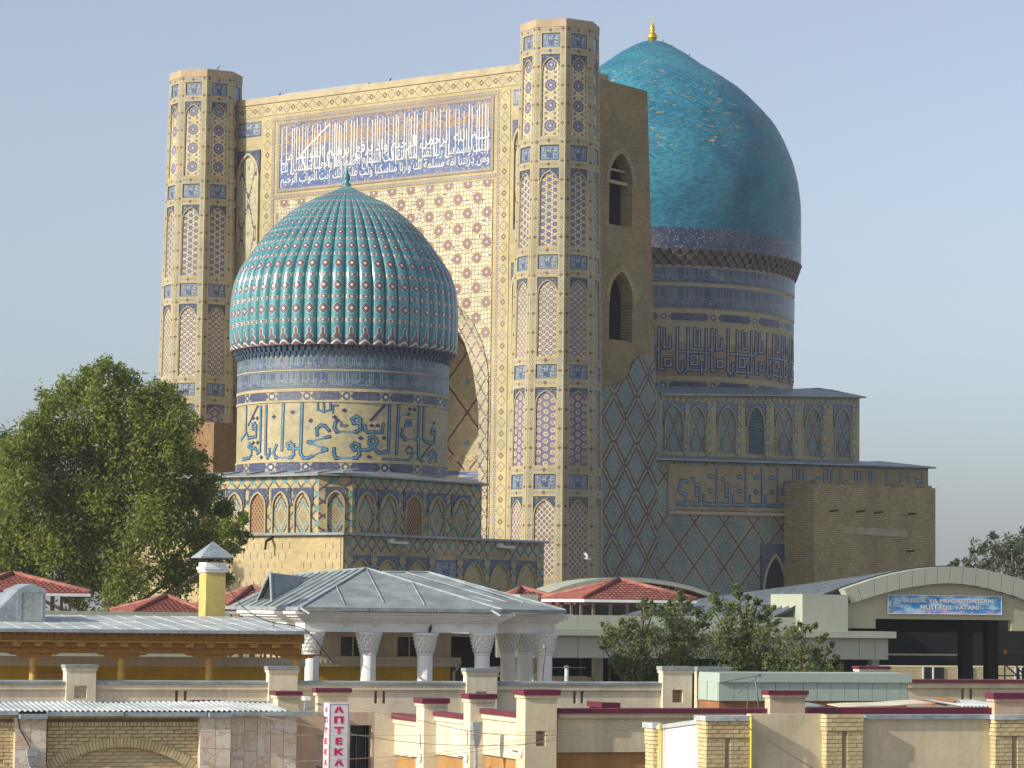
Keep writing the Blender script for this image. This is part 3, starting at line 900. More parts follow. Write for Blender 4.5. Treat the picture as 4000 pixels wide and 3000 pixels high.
# script frieze of the lower hall, tall bannai letters
m = MB(); m.prism([(13.7, 14.9), (56.0, 15.9), (56.0, 19.95), (13.7, 18.5)], lambda p, q, d: (1.0 + d, p, q), 0, 0.08)
part('script_frieze', m, mat_buff('frieze_brick', (0.36, 0.28, 0.15), (0.30, 0.225, 0.12)), mosque)
fm1 = lambda p, q, d: (1.08 + d, p, q)
random.seed(5)
kn, kt = MB(), MB()
def letters(u0, u1, base, top, fm, outline, inner, w):
    """upright kufic-style letters marching along a band; base/top are functions of u"""
    u = u0; k = 0
    while u < u1 - 1.2:
        h = top(u) - base(u); b = base(u) + h * 0.14
        c = random.choice('abcdef'); L = []
        if c == 'a': L = [[(0, 0.0), (0, .78)]]; adv = .62
        elif c == 'b': L = [[(0, .76), (0, 0), (1.0, 0), (1.0, .30)]]; adv = 1.5
        elif c == 'c': L = [[(0, 0), (1.3, 0), (1.3, .42), (.75, .42), (.75, .2), (1.3, .2)], [(0.2, .55), (.5, .55)]]; adv = 1.9
        elif c == 'd': L = [[(0, .78), (0, 0.05), (.45, 0.05), (.45, .78)]]; adv = 1.05
        elif c == 'e': L = [[(1.3, .5), (.5, .5), (0.1, .28), (1.2, .2), (1.2, 0), (0, 0)]]; adv = 1.9
        else: L = [[(0, .18), (0, 0), (1.9, 0), (1.9, .8)], [(.8, .3), (1.15, .3)], [(.7, .62), (1.3, .62)]]; adv = 2.5
        for pl in L:
            P = [(u + a, b + e * h) for a, e in pl]
            m = MB(); ribbon(m, P, w, fm, 0.012, 0, k); ribbon(m, P, w * 0.48, fm, 0.03, 1, k); k += 1
            part('letter_stroke', m, [MT['kufnavy'], MT['kufturq']], mosque)
        u += adv
letters(15.0, 55.5, lambda u: 14.9 + (u - 13.7) * 0.0236, lambda u: 18.5 + (u - 13.7) * 0.0343, fm1, kn, kt, 0.34)
m = MB(); m.prism([(13.7, 14.55), (56.0, 15.5), (56.0, 15.8), (13.7, 14.8)], lambda p, q, d: (1.0 + d, p, q), 0, 0.16)
part('string_course', m, MT['pale_trim'], mosque)
# arched door of the lower hall
tA, zA = MO.S(3025, 2075, 1.0)
m = MB(); m.prism(spandrel_poly(tA, 3.5, 8.6, 3.0, tA - 2.2, tA + 2.2, 12.6), fm1, 0, 0.02); part('spandrel', m, MT['floral2'], mosque)
m = MB(); m.prism(arch_poly(tA, 3.4, 0.1, 8.6, 2.9), fm1, 0, -0.07, sides=False); part('door_niche', m, MT['dark'], mosque)
m = MB(); m.prism(rim_poly(tA, 3.4, 0.1, 8.6, 2.9, 0.22), fm1, -0.06, 0.1); part('arch_rim', m, MT['pale_trim'], mosque)
# blind arcade of the upper hall
fm2 = lambda p, q, d: (-3.0 + d, p, q)
m = MB(); m.prism([(18.1, 23.6), (50.6, 25.4), (50.6, 26.25), (18.1, 24.3)], fm2, 0, 0.05); part('cross_frieze', m, MT['cross'], mosque)
for i, (px, kind) in enumerate(((2630, 'n'), (2718, 'n'), (2838, 'n'), (2950, 'w'), (3062, 'n'), (3175, 'n'), (3290, 'n'))):
    tc, _ = MO.S(px, 1700, -3.0); zt = 24.1 + (tc - 12) * 0.0545 - 0.5; zb = 19.7 + (tc - 12) * 0.03
    w = 2.75
    m = MB(); m.prism(spandrel_poly(tc, w, zt - 2.1, 1.75, tc - w / 2 - 0.2, tc + w / 2 + 0.2, zt), fm2, 0, 0.06); part('spandrel', m, MT['floral2'], mosque)
    m = MB(); m.prism(rim_poly(tc, w - 0.1, zb, zt - 2.1, 1.7, 0.11), fm2, 0, 0.14); part('arch_rim', m, MT['buff'], mosque)
    m = MB(); m.prism(arch_poly(tc, w - 0.12, zb, zt - 2.1, 1.7), fm2, 0, 0.02, uvf=lambda p, q, a=tc, b=(zt + zb) / 2: (p - a, (q - b) * 0.8), sides=False)
    part('grille_window' if kind == 'w' else 'arched_panel', m, MT['tgrille'] if kind == 'w' else MT['net2'], mosque)
    m = MB(); tx = tc + 1.9; m.prism([(tx - 0.33, zb - 0.4), (tx + 0.33, zb - 0.4), (tx + 0.33, zt), (tx - 0.33, zt)], fm2, 0, 0.1, uvf=lambda p, q, a=tx: (p - a, q)); part('pilaster_strip', m, MT['cross'], mosque)
# ---- great dome
DT = MO.S(2530, 2375, PC)[0]
wx, wy = MO.world(PC, DT)
DS = wy / 254.69                   # keep the size the photograph shows at this distance
dome_prof = [(0.9, 58.15), (1.6, 57.85), (2.94, 57.09), (4.74, 55.83), (6.41, 54.79), (7.9, 53.75), (9.15, 52.61), (10.2, 51.5), (11.03, 50.53), (11.75, 49.3), (12.29, 48.12), (12.72, 47.0), (13.04, 45.82), (13.28, 44.5), (13.42, 43.2), (13.46, 41.5), (13.44, 39.55)]
zs_ = lambda z: EYE + (z - EYE) * DS
dp = [(r * DS, zs_(z)) for r, z in dome_prof]
def smoothprof(p, k=4):
    out = []
    for i in range(len(p) - 1):
        p0 = p[max(i - 1, 0)]; p1 = p[i]; p2 = p[i + 1]; p3 = p[min(i + 2, len(p) - 1)]
        for j in range(k):
            t = j / k
            out.append(tuple(0.5 * (2 * p1[c] + (p2[c] - p0[c]) * t + (2 * p0[c] - 5 * p1[c] + 4 * p2[c] - p3[c]) * t * t + (3 * p1[c] - p0[c] - 3 * p2[c] + p3[c]) * t ** 3) for c in (0, 1)))
    out.append(p[-1]); return out
dps = smoothprof(dp)
DV = [EYE + (z - EYE) / DS for r, z in dps]
dcen = (PC, DT)
m = MB(); m.lathe([(0.0, zs_(58.3))] + dps, 96, dcen, vs=[58.4] + DV, us=13.0)
m2 = MB(); m2.v = m.v; m2.f = [tuple(reversed(f)) for f in m.f]; m2.uv = [list(reversed(u)) for u in m.uv]; m2.m = m.m
dome = part('dome', m2, MT['dome'], mosque, True, True)
def band(name, mat, r0, r1, z0, z1, cen, parent, us=12.5, n=96, vc=None):
    m = MB(); vs = None if vc is None else [z0 - vc, z1 - vc]
    m.lathe([(r0, z0), (r1, z1)], n, cen, us=us, vs=vs)
    m.lathe([(r1, z1), (r1 - 0.6, z1)], n, cen); m.lathe([(r0 - 0.6, z0), (r0, z0)], n, cen)
    return part(name, m, mat, parent, False)
zq = zs_
band('flower_band', MT['floral'], 13.46 * DS, 13.5 * DS, zq(37.75), zq(39.56), dcen, dome)
band('drum_wall', MT['pale_trim'], 12.75 * DS, 12.9 * DS, zq(24.0), zq(36.4), dcen, dome)
band('upper_tile_band', mat_drum_script('drum_panel_band', zq(34.9), zq(36.2)), 12.92 * DS, 12.95 * DS, zq(34.9), zq(36.2), dcen, dome)
band('script_band', mat_drum_script('great_drum_script', zq(32.7), zq(34.6)), 12.9 * DS, 12.92 * DS, zq(32.7), zq(34.6), dcen, dome)
band('cartouche_band', MT['cart2'], 12.86 * DS, 12.87 * DS, zq(31.5), zq(32.4), dcen, dome, vc=zq(31.95))
band('letter_band', mat_buff('letter_band_brick', (0.36, 0.27, 0.15), (0.30, 0.21, 0.11)), 12.8 * DS, 12.83 * DS, zq(26.9), zq(31.3), dcen, dome)
band('cartouche_band', MT['cart2'], 12.8 * DS, 12.82 * DS, zq(25.6), zq(26.6), dcen, dome, vc=zq(26.1))
# muqarnas: three corbelled tiers of little niches
m = MB()
for tier in range(3):
    N = 92; r0 = (13.02 + tier * 0.17) * DS; z0 = zq(36.3 + tier * 0.48); z1 = zq(36.3 + (tier + 1) * 0.48)
    for k in range(N):
        a = 2 * math.pi * (k + 0.5 * (tier % 2)) / N; w = 2 * math.pi / N * 0.40
        for sg in (-1, 1):
            pass
        P = lambda rr, aa, z: (PC + rr * math.sin(aa), DT - rr * math.cos(aa), z)
        m.hexa([P(r0 - 0.30, a - w * 0.5, z0), P(r0 - 0.02, a - w * 0.3, z0), P(r0 - 0.02, a + w * 0.3, z0), P(r0 - 0.30, a + w * 0.5, z0)],
               [P(r0 - 0.30, a - w, z1), P(r0 + 0.20, a - w, z1), P(r0 + 0.20, a + w, z1), P(r0 - 0.30, a + w, z1)])
    m.lathe([(r0 - 0.2, z0), (r0 - 0.12, z1)], N, dcen)
mq = part('muqarnas', m, mat_buff('muqarnas_tile', (0.22, 0.17, 0.12), (0.10, 0.11, 0.16)), dome)
# big square-kufic letters round the drum, traced from one repeat
am = math.atan2(-wx, wy)
A0 = rad(37) + am
RD = 12.84 * DS
fmd = lambda a, z, d: (PC + (RD + d) * math.sin(a / RD), DT - (RD + d) * math.cos(a / RD), z)
kn, kt = MB(), MB(); k = 0
unit = [[(0, 4.1), (0, .55), (.25, .25), (.5, .55), (.5, 1.2)], [(.95, 4.1), (.95, .55), (.7, .3)], [(1.55, 4.1), (1.55, 2.6), (1.95, 2.6), (1.95, 3.9)],
        [(0.2, 2.05), (2.9, 2.05)], [(1.25, 1.0), (1.25, 1.75), (1.8, 1.75), (1.8, .95), (1.25, .95)], [(1.0, .5), (2.6, .5), (2.6, 4.1)], [(2.2, 1.1), (2.2, .2)],
        [(3.15, 4.1), (3.15, .5), (3.6, .5)], [(3.7, 1.4), (4.2, 1.4), (4.2, .8), (3.7, .8), (3.7, 1.4)], [(3.6, 4.0), (3.6, 2.4), (4.1, 2.4), (4.1, 3.3)], [(2.9, 2.3), (3.3, 2.3)]]
per = 4.75
for i in range(-2, 9):
    for pl in unit:
        P = [(A0 * RD + (i - 2.5) * per + a, zq(26.95) + b * 0.985) for a, b in pl]
        m = MB(); ribbon(m, P, 0.32, fmd, 0.012, 0, k); ribbon(m, P, 0.13, fmd, 0.03, 1, k); k += 1
        part('letter_stroke', m, [MT['kufnavy'], MT['kufpale']], dome)
m = MB(); zb = zq(58.15)
fz = [(0.0, 5.2), (0.05, 5.1), (0.06, 3.9), (0.2, 3.7), (0.22, 3.45), (0.42, 3.2), (0.45, 3.0), (0.3, 2.85), (0.5, 2.6), (0.45, 2.35), (0.35, 2.2), (0.6, 1.75), (0.95, 1.2), (0.9, 0.7), (0.5, 0.35), (0.5, -0.3)]
m.lathe([(r * 0.5, zb + z * 0.47) for r, z in fz[::-1]], 20, dcen)
part('finial', m, MT['gold'], dome, True, True)
# plain brick mass by the left tower, half hidden by the tree
x0, zb = MO.T(780, 1690, -3.0)
m = MB(); m.box(LT - 2.5, LT + 5.9, -4.5, -0.4, 0, 21.7)
part('brick_lean_to', m, MT['redbrick'], mosque)
# ================================================================== the ruined brick block beside the mosque
blk = thing('brick_block', 'tall windowless block of rough yellow brick beside the mosque', 'building', MO, (3.97, 31.2))
m = MB()
a = [(-2.93, 0, 0), (0, 0, 0), (0, 20.9, 0), (-2.93, 20.9, 0)]
b = [(-2.93, 0, 17.75), (0, 0, 17.7), (0, 20.9, 18.1), (-2.93, 20.9, 18.1)]
m.hexa(a, b); part('wall', m, MT['rough2'], blk)
m = MB()
random.seed(3)
for i in range(70):
    t = random.uniform(0.2, 20.5); m.box(-0.02 - random.random() * 0.3, 0.03, t, t + random.uniform(0.2, 0.4), 17.72 + t * 0.019, 17.8 + t * 0.019 + random.random() * 0.22)
for i in range(12):
    s = -random.uniform(0, 2.8); m.box(s, s + 0.3, -0.03, 0.3, 17.73, 17.85 + random.random() * 0.12)
part('broken_brick_edge', m, MT['rough2'], blk, kind='stuff')
t0, z0 = MO.S(3296, 2062, 3.97); t1, z1 = MO.S(3543, 2085, 3.97)
boxpart('lintel', MT['pale_trim'], blk, -0.1, 0.05, t0 - 31.2, t1 - 31.2, z0 - 0.5, z0 + 0.15)
for (x, y) in ((3240, 1998), (3345, 2000), (3415, 2004), (3545, 2010), (3540, 2155)):
    t, z = MO.S(x, y, 3.97); m = MB(); m.tube([(-0.2, t - 31.2, z), (0.75, t - 31.2 + 0.2, z + 0.1)], 0.09, 6); part('timber_end', m, MT['dark'], blk)
random.seed(8)
m = MB()
for i in range(260):
    t = random.gauss(10, 3.0) if i % 2 else random.uniform(4, 19); s = -random.random() * 0.8; h = random.uniform(0.15, 0.6)
    z = 17.75 + t * 0.019; dx = random.uniform(-.15, .15); dy = random.uniform(-.2, .2)
    m.face([(s, t, z), (s + 0.02, t + 0.03, z), (s + dx, t + dy, z + h)])
o = m.build('dry_grass', plain('dry_grass', (0.36, 0.27, 0.12)), None); o.location = blk.location; o.rotation_euler = blk.rotation_euler
tag(o, 'dry straw coloured grass tufts on top of the brick block', 'grass', kind='stuff')
# ================================================================== portal script (white letters as thin glazed relief)
AR = {  # isolated, final, initial, medial presentation forms
 'ا': (0xFE8D, 0xFE8E, 0, 0), 'ب': (0xFE8F, 0xFE90, 0xFE91, 0xFE92), 'ت': (0xFE95, 0xFE96, 0xFE97, 0xFE98), 'ة': (0xFE93, 0xFE94, 0, 0), 'ج': (0xFE9D, 0xFE9E, 0xFE9F, 0xFEA0),
 'ح': (0xFEA1, 0xFEA2, 0xFEA3, 0xFEA4), 'ذ': (0xFEAB, 0xFEAC, 0, 0), 'د': (0xFEA9, 0xFEAA, 0, 0), 'ر': (0xFEAD, 0xFEAE, 0, 0), 'س': (0xFEB1, 0xFEB2, 0xFEB3, 0xFEB4), 'ع': (0xFEC9, 0xFECA, 0xFECB, 0xFECC),
 'ف': (0xFED1, 0xFED2, 0xFED3, 0xFED4), 'ق': (0xFED5, 0xFED6, 0xFED7, 0xFED8), 'ك': (0xFED9, 0xFEDA, 0xFEDB, 0xFEDC), 'ل': (0xFEDD, 0xFEDE, 0xFEDF, 0xFEE0), 'م': (0xFEE1, 0xFEE2, 0xFEE3, 0xFEE4),
 'ن': (0xFEE5, 0xFEE6, 0xFEE7, 0xFEE8), 'ه': (0xFEE9, 0xFEEA, 0xFEEB, 0xFEEC), 'و': (0xFEED, 0xFEEE, 0, 0), 'ي': (0xFEF1, 0xFEF2, 0xFEF3, 0xFEF4)}
def shape_arabic(txt):
    """logical Arabic -> visual left-to-right string of joined forms"""
    out = []
    for w in txt.split(' '):
        o = []
        for i, c in enumerate(w):
            f = AR[c]
            pj = i > 0 and AR[w[i - 1]][2] != 0
            nj = i < len(w) - 1 and f[2] != 0
            o.append(chr(f[3] if pj and nj else f[1] if pj else f[2] if nj else f[0]))
        out.append(''.join(reversed(o)))
    return ' '.join(reversed(out))
def text_mesh(txt, name, offset=0.0, depth=0.0, spacing=1.0):
    cu = bpy.data.curves.new(name, 'FONT'); cu.body = txt; cu.size = 1.0; cu.offset = offset; cu.extrude = depth; cu.space_character = spacing
    cu.resolution_u = 3; cu.align_x = 'LEFT'
    o = bpy.data.objects.new(name, cu); COL.objects.link(o)
    dg = bpy.context.evaluated_depsgraph_get()
    me = bpy.data.meshes.new_from_object(o.evaluated_get(dg))
    bpy.data.objects.remove(o); bpy.data.curves.remove(cu)
    return me
def fit_text(txt, name, mat, parent, fmap, x0, x1, z0, z1, d, offset=0.02, depth=0.0):
    me = text_mesh(txt, name, offset, 0.0)
    co = np.zeros(len(me.vertices) * 3, dtype=np.float32); me.vertices.foreach_get('co', co); co = co.reshape(-1, 3)
    a, b = co.min(0), co.max(0)
    s = (co - a) / np.maximum(b - a, 1e-6)
    pts = [fmap(x0 + (x1 - x0) * float(q[0]), z0 + (z1 - z0) * float(q[1]), d) for q in s]
    me.vertices.foreach_set('co', np.array(pts, dtype=np.float32).ravel()); me.materials.clear(); me.materials.append(mat); me.update()
    return link(name, me, parent)
rows = ['البيت واسمعيل ربنا تقبل منا انك انت السميع العليم ربنا واجعلنا مسلمين لك', 'بسم الله الرحمن الرحيم واذ يرفع ابرهيم القواعد من', 'ومن ذريتنا امة مسلمة لك وارنا مناسكنا وتب علينا انك انت التواب الرحيم']
try:
    for txt, z0, z1, d in ((rows[1], 43.05, 44.5, 0.058), (rows[0], 42.15, 43.45, 0.052), (rows[2], 41.3, 42.45, 0.046)):
        fit_text(shape_arabic(txt), 'script_line', MT['white_tile'], mosque, pf, IX0 + 0.4, IX1 - 0.4, z0, z1, d, 0.002)['kind'] = 'stuff'
    fit_text(shape_arabic(rows[0]), 'script_line', MT['gold_tile'] if 'gold_tile' in MT else plain('ochre_glazed_letters', (0.45, 0.24, 0.05), 0.45), mosque, pf, IX0 + 0.5, IX1 - 0.5, 44.6, 45.7, 0.04, 0.004)
except Exception as e:
    print('script text failed', e)
random.seed(21)
m = MB(); x = IX0 + 0.5
while x < IX1 - 0.5:
    z0 = random.uniform(42.3, 43.3); zt = random.uniform(45.9, 46.45); w = random.uniform(0.034, 0.055)
    m.prism([(x - w, z0), (x + w * 0.7, z0), (x + w, zt), (x - w * 0.7, zt)], pf, 0.03, 0.06)
    x += random.choice((0.22, 0.26, 0.34, 0.5, 0.62, 0.3))
part('script_uprights', m, MT['white_tile'], mosque, kind='stuff')
for (x0, z0, x1, z1) in ((PC - 8.6, 44.0, PC - 5.6, 46.2), (PC - 8.6, 44.0, PC - 8.1, 42.6)):
    m = MB(); ribbon(m, [(x0, z0), (x1, z1)], 0.13, pf, 0.066); part('script_stroke', m, MT['white_tile'], mosque)

# ================================================================== SMALL DOMED MOSQUE
sx, sy, _ = at_depth(1326, 2375, 198)
SM = Frame(-37, sx, sy)
small = thing('domed_mosque', 'smaller mosque with ribbed turquoise dome standing before the great portal', 'mosque', SM)
KS = 0.95                       # built a little nearer and smaller than the survey figures below
small.location = (*[float(q) for q in (sx * KS, sy * KS)], EYE * (1 - KS)); small.scale = (KS, KS, KS)
LZ, UZ = 11.72, 15.45
m = MB(); m.box(-9.5, 9.5, -10.9, 10.9, -0.5, LZ - 0.18); 
def _dash():
    g = G('brick_with_dark_dashes'); c = buffc(g, (0.53, 0.425, 0.215), (0.45, 0.345, 0.165))
    row = g.fl(g.v / 0.62); uo = g.u + g.m('MODULO', g.ab(row), 2.0) * 0.31
    a = g.cen(uo / 0.62) * 0.62; b = g.cen(g.v / 0.62) * 0.62
    r = g.rnd(g.fl(uo / 0.62), row)
    c = g.mix((g.ab(a) < 0.035) * (g.ab(b) < 0.20) * (r > 0.25), c, (0.16, 0.10, 0.10))
    return fin(g, c)
lower = part('lower_body', m, [MT['buff']], small)
m = MB(); m.prism([(-9.45, 0.1), (9.3, 0.1), (9.3, LZ - 0.35), (-9.45, LZ - 0.35)], lambda p, q, d: (p, -10.9 - d, q), 0, 0.04); part('dashed_brick_face', m, _dash(), lower)
m = MB(); m.box(-9.8, 9.78, -11.2, 11.2, LZ - 0.17, LZ); part('lower_roof', m, MT['lead'], lower)
fs = lambda p, q, d: (9.5 + d, p, q)
m = MB(); m.prism([(-10.7, LZ - 1.15), (10.7, LZ - 1.15), (10.7, LZ - 0.2), (-10.7, LZ - 0.2)], fs, 0, 0.05, uvf=lambda p, q: (p, q - LZ + 0.66)); part('cross_frieze', m, MT['cross'], lower)
def niche(fm, c, w, zt, zb, rise, kind, parent, pad=0.16, uvx=None):
    m = MB(); m.prism(spandrel_poly(c, w, zt - rise - 0.28, rise, c - w / 2 - pad, c + w / 2 + pad, zt), fm, 0, 0.07); part('spandrel', m, MT['floral'] if kind != 'f' else MT['floral2'], parent)
    m = MB(); m.prism(rim_poly(c, w - 0.1, zb, zt - rise - 0.28, rise - 0.05, 0.09), fm, 0, 0.15); part('arch_rim', m, MT['buff'], parent)
    zc = (zb + zt - 0.8) / 2
    m = MB(); m.prism(arch_poly(c, w - 0.12, zb, zt - rise - 0.28, rise - 0.05), fm, 0, 0.02, uvf=lambda p, q: (p - c, q - zc), sides=False)
    part('grille_window' if kind == 'w' else 'arched_panel', m, {'w': MT['grille'], 'n': MT['loz'], 'f': MT['loz'], 'x': MT['net2']}[kind], parent)
def pilas(fm, c, w, z0, z1, parent):
    m = MB(); m.prism([(c - w / 2, z0), (c + w / 2, z0), (c + w / 2, z1), (c - w / 2, z1)], fm, 0, 0.1, uvf=lambda p, q: (p - c, q)); part('pilaster_strip', m, MT['cross'], parent)
lc = [SM.S(x, 2200, 9.5)[0] for x in (1405, 1508, 1628, 1740, 1846, 1950, 2054)]
for i, c in enumerate(lc):
    if i == 3:
        for z0, z1, mt in ((8.9, 10.15, 'epi'), (7.6, 8.4, 'cross'), (5.0, 7.2, 'floral2')):
            m = MB(); m.prism([(c - 1.15, z0), (c + 1.15, z0), (c + 1.15, z1), (c - 1.15, z1)], fs, 0, 0.04, uvf=lambda p, q: ((p - c) * 0.6, q - (z0 + z1) / 2)); part('tile_panel', m, MT[mt], lower)
    else: niche(fs, c, 2.2, 10.3, 3.0, 1.35, 'f' if i % 2 else 'n', lower)
    if i: pilas(fs, (c + lc[i - 1]) / 2, 0.62, 2.5, LZ - 1.2, lower)
pilas(fs, -10.35, 0.7, 2.5, LZ - 1.2, lower); pilas(fs, 10.3, 0.7, 2.5, LZ - 1.2, lower)
for x in (1540, 1965):                       # floodlights on brackets under the eave
    c, _ = SM.S(x, 2115, 9.9); m = MB(); m.box(9.75, 10.0, c, c + 1.3, LZ - 0.62, LZ - 0.45); m.box(9.62, 10.02, c - 0.4, c - 0.1, LZ - 0.6, LZ - 0.3)
    part('floodlight', m, plain('floodlight_white', (0.7, 0.68, 0.6)), lower)
cc, _ = SM.T(1060, 2110, -11.0); m = MB(); m.tube([(cc, -10.9, LZ - 0.3), (cc, -11.5, LZ - 0.55), (cc, -11.6, LZ - 1.1)], 0.1); part('rain_spout', m, MT['dark'], lower)
# upper body, a square with cut corners
s1, t0, t1, ch = 8.3, -10.2, 6.75, 1.55
def octo(z, d=0.0):
    s = s1 + d; a = t0 - d; b = t1 + d; c = ch + d * 0.4
    return [(-s + c, a, z), (s - c, a, z), (s, a + c, z), (s, b - c, z), (s - c, b, z), (-s + c, b, z), (-s, b - c, z), (-s, a + c, z)]
m = MB(); m.hexa(octo(LZ - 0.3), octo(UZ - 0.02)); upper = part('upper_body', m, MT['cross'], small)
m = MB(); o1, o2 = octo(UZ, 0.42), octo(UZ + 0.1, 0.42)
m.hexa(o1, o2); top = [(7.2 * 1.01 * math.sin(rad(k)), -7.2 * 1.01 * math.cos(rad(k)), UZ + 0.75) for k in (-20, 20, 50, 110, 150, 210, 250, 310)]
top = [(-3.2, -7.4, UZ + 0.55), (3.2, -7.4, UZ + 0.55), (7.3, -4.2, UZ + 0.5), (7.3, 4.2, UZ + 0.5), (3.2, 6.6, UZ + 0.5), (-3.2, 6.6, UZ + 0.5), (-7.3, 4.2, UZ + 0.5), (-7.3, -4.2, UZ + 0.5)]
for k in range(8): m.face([o2[k], o2[(k + 1) % 8], top[(k + 1) % 8], top[k]])
for k in range(7):                           # lapped lead sheets with lifted edges
    x = -6 + k * 2.1; m.hexa([(x, -9.9, UZ + 0.16), (x + 1.9, -9.9, UZ + 0.2), (x + 1.8, -8.0, UZ + 0.50), (x, -8.0, UZ + 0.46)], [(x, -9.9, UZ + 0.18), (x + 1.9, -9.9, UZ + 0.25), (x + 1.8, -8.0, UZ + 0.56), (x, -8.0, UZ + 0.49)])
part('upper_roof', m, MT['lead'], upper)
fu = lambda p, q, d: (s1 + d, p, q); ff = lambda p, q, d: (p, t0 - d, q)
kcut = 1 / math.sqrt(2); cmid = (s1 - ch / 2, t0 + ch / 2)
fc = lambda p, q, d: (cmid[0] + p * kcut + d * kcut, cmid[1] + p * kcut - d * kcut, q)
for i, x in enumerate((1427, 1516, 1613, 1705, 1799)):
    c, _ = SM.S(x, 1980, s1); niche(fu, c, 1.78, UZ - 0.75, LZ + 0.02, 1.05, 'w' if i == 2 else ('n', 'f')[i % 2], upper)
for i, x in enumerate((1185, 1099, 1010, 920, 840, 760)):
    c, _ = SM.T(x, 1980, t0); niche(ff, c, 1.38, UZ - 0.75, LZ + 0.02, 0.95, 'w' if i == 2 else 'n', upper)
niche(fc, 0, 1.15, UZ - 0.7, LZ + 0.02, 0.8, 'n', upper, 0.1)
# drum
RS = 7.32
fd = lambda a, z, d: ((RS + d) * math.sin(a / RS), -(RS + d) * math.cos(a / RS), z)
m = MB(); m.lathe([(RS + 0.05, LZ), (RS, 15.9), (RS, 24.3)], 88, us=RS); m.lathe([(RS, 24.3), (0.1, 24.3)], 88) if False else None
drum = part('drum', m, mat_bannai('drum_brick', 1.9, 2.1, -1.0, False, (0.49, 0.395, 0.205), 0.13), small)
def sband(name, mat, z0, z1, d, vc=None): return band(name, mat, RS + d, RS + d, z0, z1, (0, 0), drum, RS, 88, vc)
# photo rows (front of the drum) -> heights
ZF = lambda y: at_depth(1340, y, 198 - RS)[2]
sband('plain_tile_band', mat_drum_script('tile_panel_band', ZF(1442), ZF(1392)), ZF(1442), ZF(1392), 0.05)
sband('script_band', mat_drum_script('small_drum_script', ZF(1515), ZF(1450)), ZF(1515), ZF(1450), 0.04)
for y0, y1 in ((1448, 1443), (1529, 1518), (1571, 1563), (1806, 1799), (1848, 1841)):
    sband('brick_moulding', MT['pale_trim'], ZF(y0), ZF(y1), 0.07)
sband('cartouche_band', MT['cart'], ZF(1562), ZF(1531), 0.03, (ZF(1562) + ZF(1531)) / 2)
sband('cartouche_band', MT['cart'], ZF(1840), ZF(1808), 0.03, (ZF(1840) + ZF(1808)) / 2)
# giant letters of the drum, traced stroke by stroke
ca = rad(37) + math.atan2(-sx, sy)
def z2(px, py):
    x = 800 + px * 0.40687; y = 1450 + py * 0.40687
    f = (x - (1326 + 0.012 * (2375 - y))) / (F / 198.0) / RS
    ph = math.asin(max(-0.985, min(0.985, f)))
    Yd = 198 - RS * math.cos(ph)
    return ((ca + ph) * RS, at_depth(x, y, Yd)[2])
strokes = [
 [(765, 325), (752, 755)], [(940, 312), (926, 790), (955, 833), (1000, 833), (1165, 752), (1000, 682), (1190, 628)], [(1080, 612), (1076, 552), (1112, 520), (1150, 525), (1188, 568)],
 [(925, 745), (815, 742), (803, 700), (835, 688), (860, 712), (860, 800), (838, 830), (695, 830), (672, 785), (700, 715)], [(603, 340), (597, 790), (617, 833), (635, 795), (635, 755)],
 [(552, 350), (545, 768), (520, 788), (500, 742)], [(500, 742), (462, 745), (430, 728), (440, 700), (462, 712), (462, 800), (440, 838), (380, 848)],
 [(505, 560), (470, 555), (470, 515), (495, 505), (508, 530), (505, 632), (430, 645), (420, 610)], [(410, 350), (405, 600), (360, 660)],
 [(1470, 500), (1415, 498), (1400, 460), (1440, 432), (1476, 455), (1474, 555), (1440, 582), (1258, 580), (1237, 540), (1245, 498)], [(1515, 520), (1520, 560), (1545, 582), (1682, 582), (1692, 510)],
 [(1750, 328), (1740, 768), (1645, 782), (1600, 728), (1560, 690), (1565, 640), (1600, 625), (1632, 665), (1605, 725), (1540, 752), (1420, 752), (1396, 722), (1425, 690), (1462, 705), (1466, 800), (1440, 832), (1252, 834), (1236, 790), (1236, 745)],
 [(1836, 328), (1815, 785)], [(2030, 340), (2022, 640), (2022, 830), (2055, 858), (2200, 860), (2205, 800)], [(2076, 350), (2070, 640), (2105, 682), (2180, 682), (2192, 570), (2160, 550), (2150, 590), (2185, 600)],
 [(2020, 650), (1895, 650), (1862, 612), (1872, 560)], [(1900, 520), (1950, 510), (1950, 475), (1915, 480), (1900, 520)],
 [(1690, 842), (1930, 850), (1966, 815), (1966, 735), (1932, 722), (1902, 755), (1925, 788), (2020, 775)], [(2130, 860), (2195, 790), (2165, 760), (2120, 800)],
 [(1085, 310), (1085, 370), (1140, 390), (1200, 370), (1200, 310)], [(1140, 310), (1140, 385)], [(1225, 400), (1225, 328), (1265, 328)], [(1300, 490), (1300, 520), (1355, 520)]]
thin = {17: 1, 19: 1, 20: 1, 21: 1, 22: 1}
kn, kt = MB(), MB()
for i, s in enumerate(strokes):
    P = [z2(*p) for p in s]; w = 0.14 if i in thin else 0.235
    m = MB(); ribbon(m, P, w, fd, 0.02, 0, i); ribbon(m, P, w * 0.5, fd, 0.04, 1, i); part('letter_stroke', m, [MT['kufnavy'], MT['kufturq']], drum)
    if i % 2 == 0 and i < 19:                # carry the inscription on round the unseen side
        Q = [(a + 3.15 * RS, b) for a, b in P]; m = MB(); ribbon(m, Q, w, fd, 0.02, 0, i); ribbon(m, Q, w * 0.5, fd, 0.04, 1, i); part('letter_stroke', m, [MT['kufnavy'], MT['kufturq']], drum)
kd = MB(); random.seed(17)
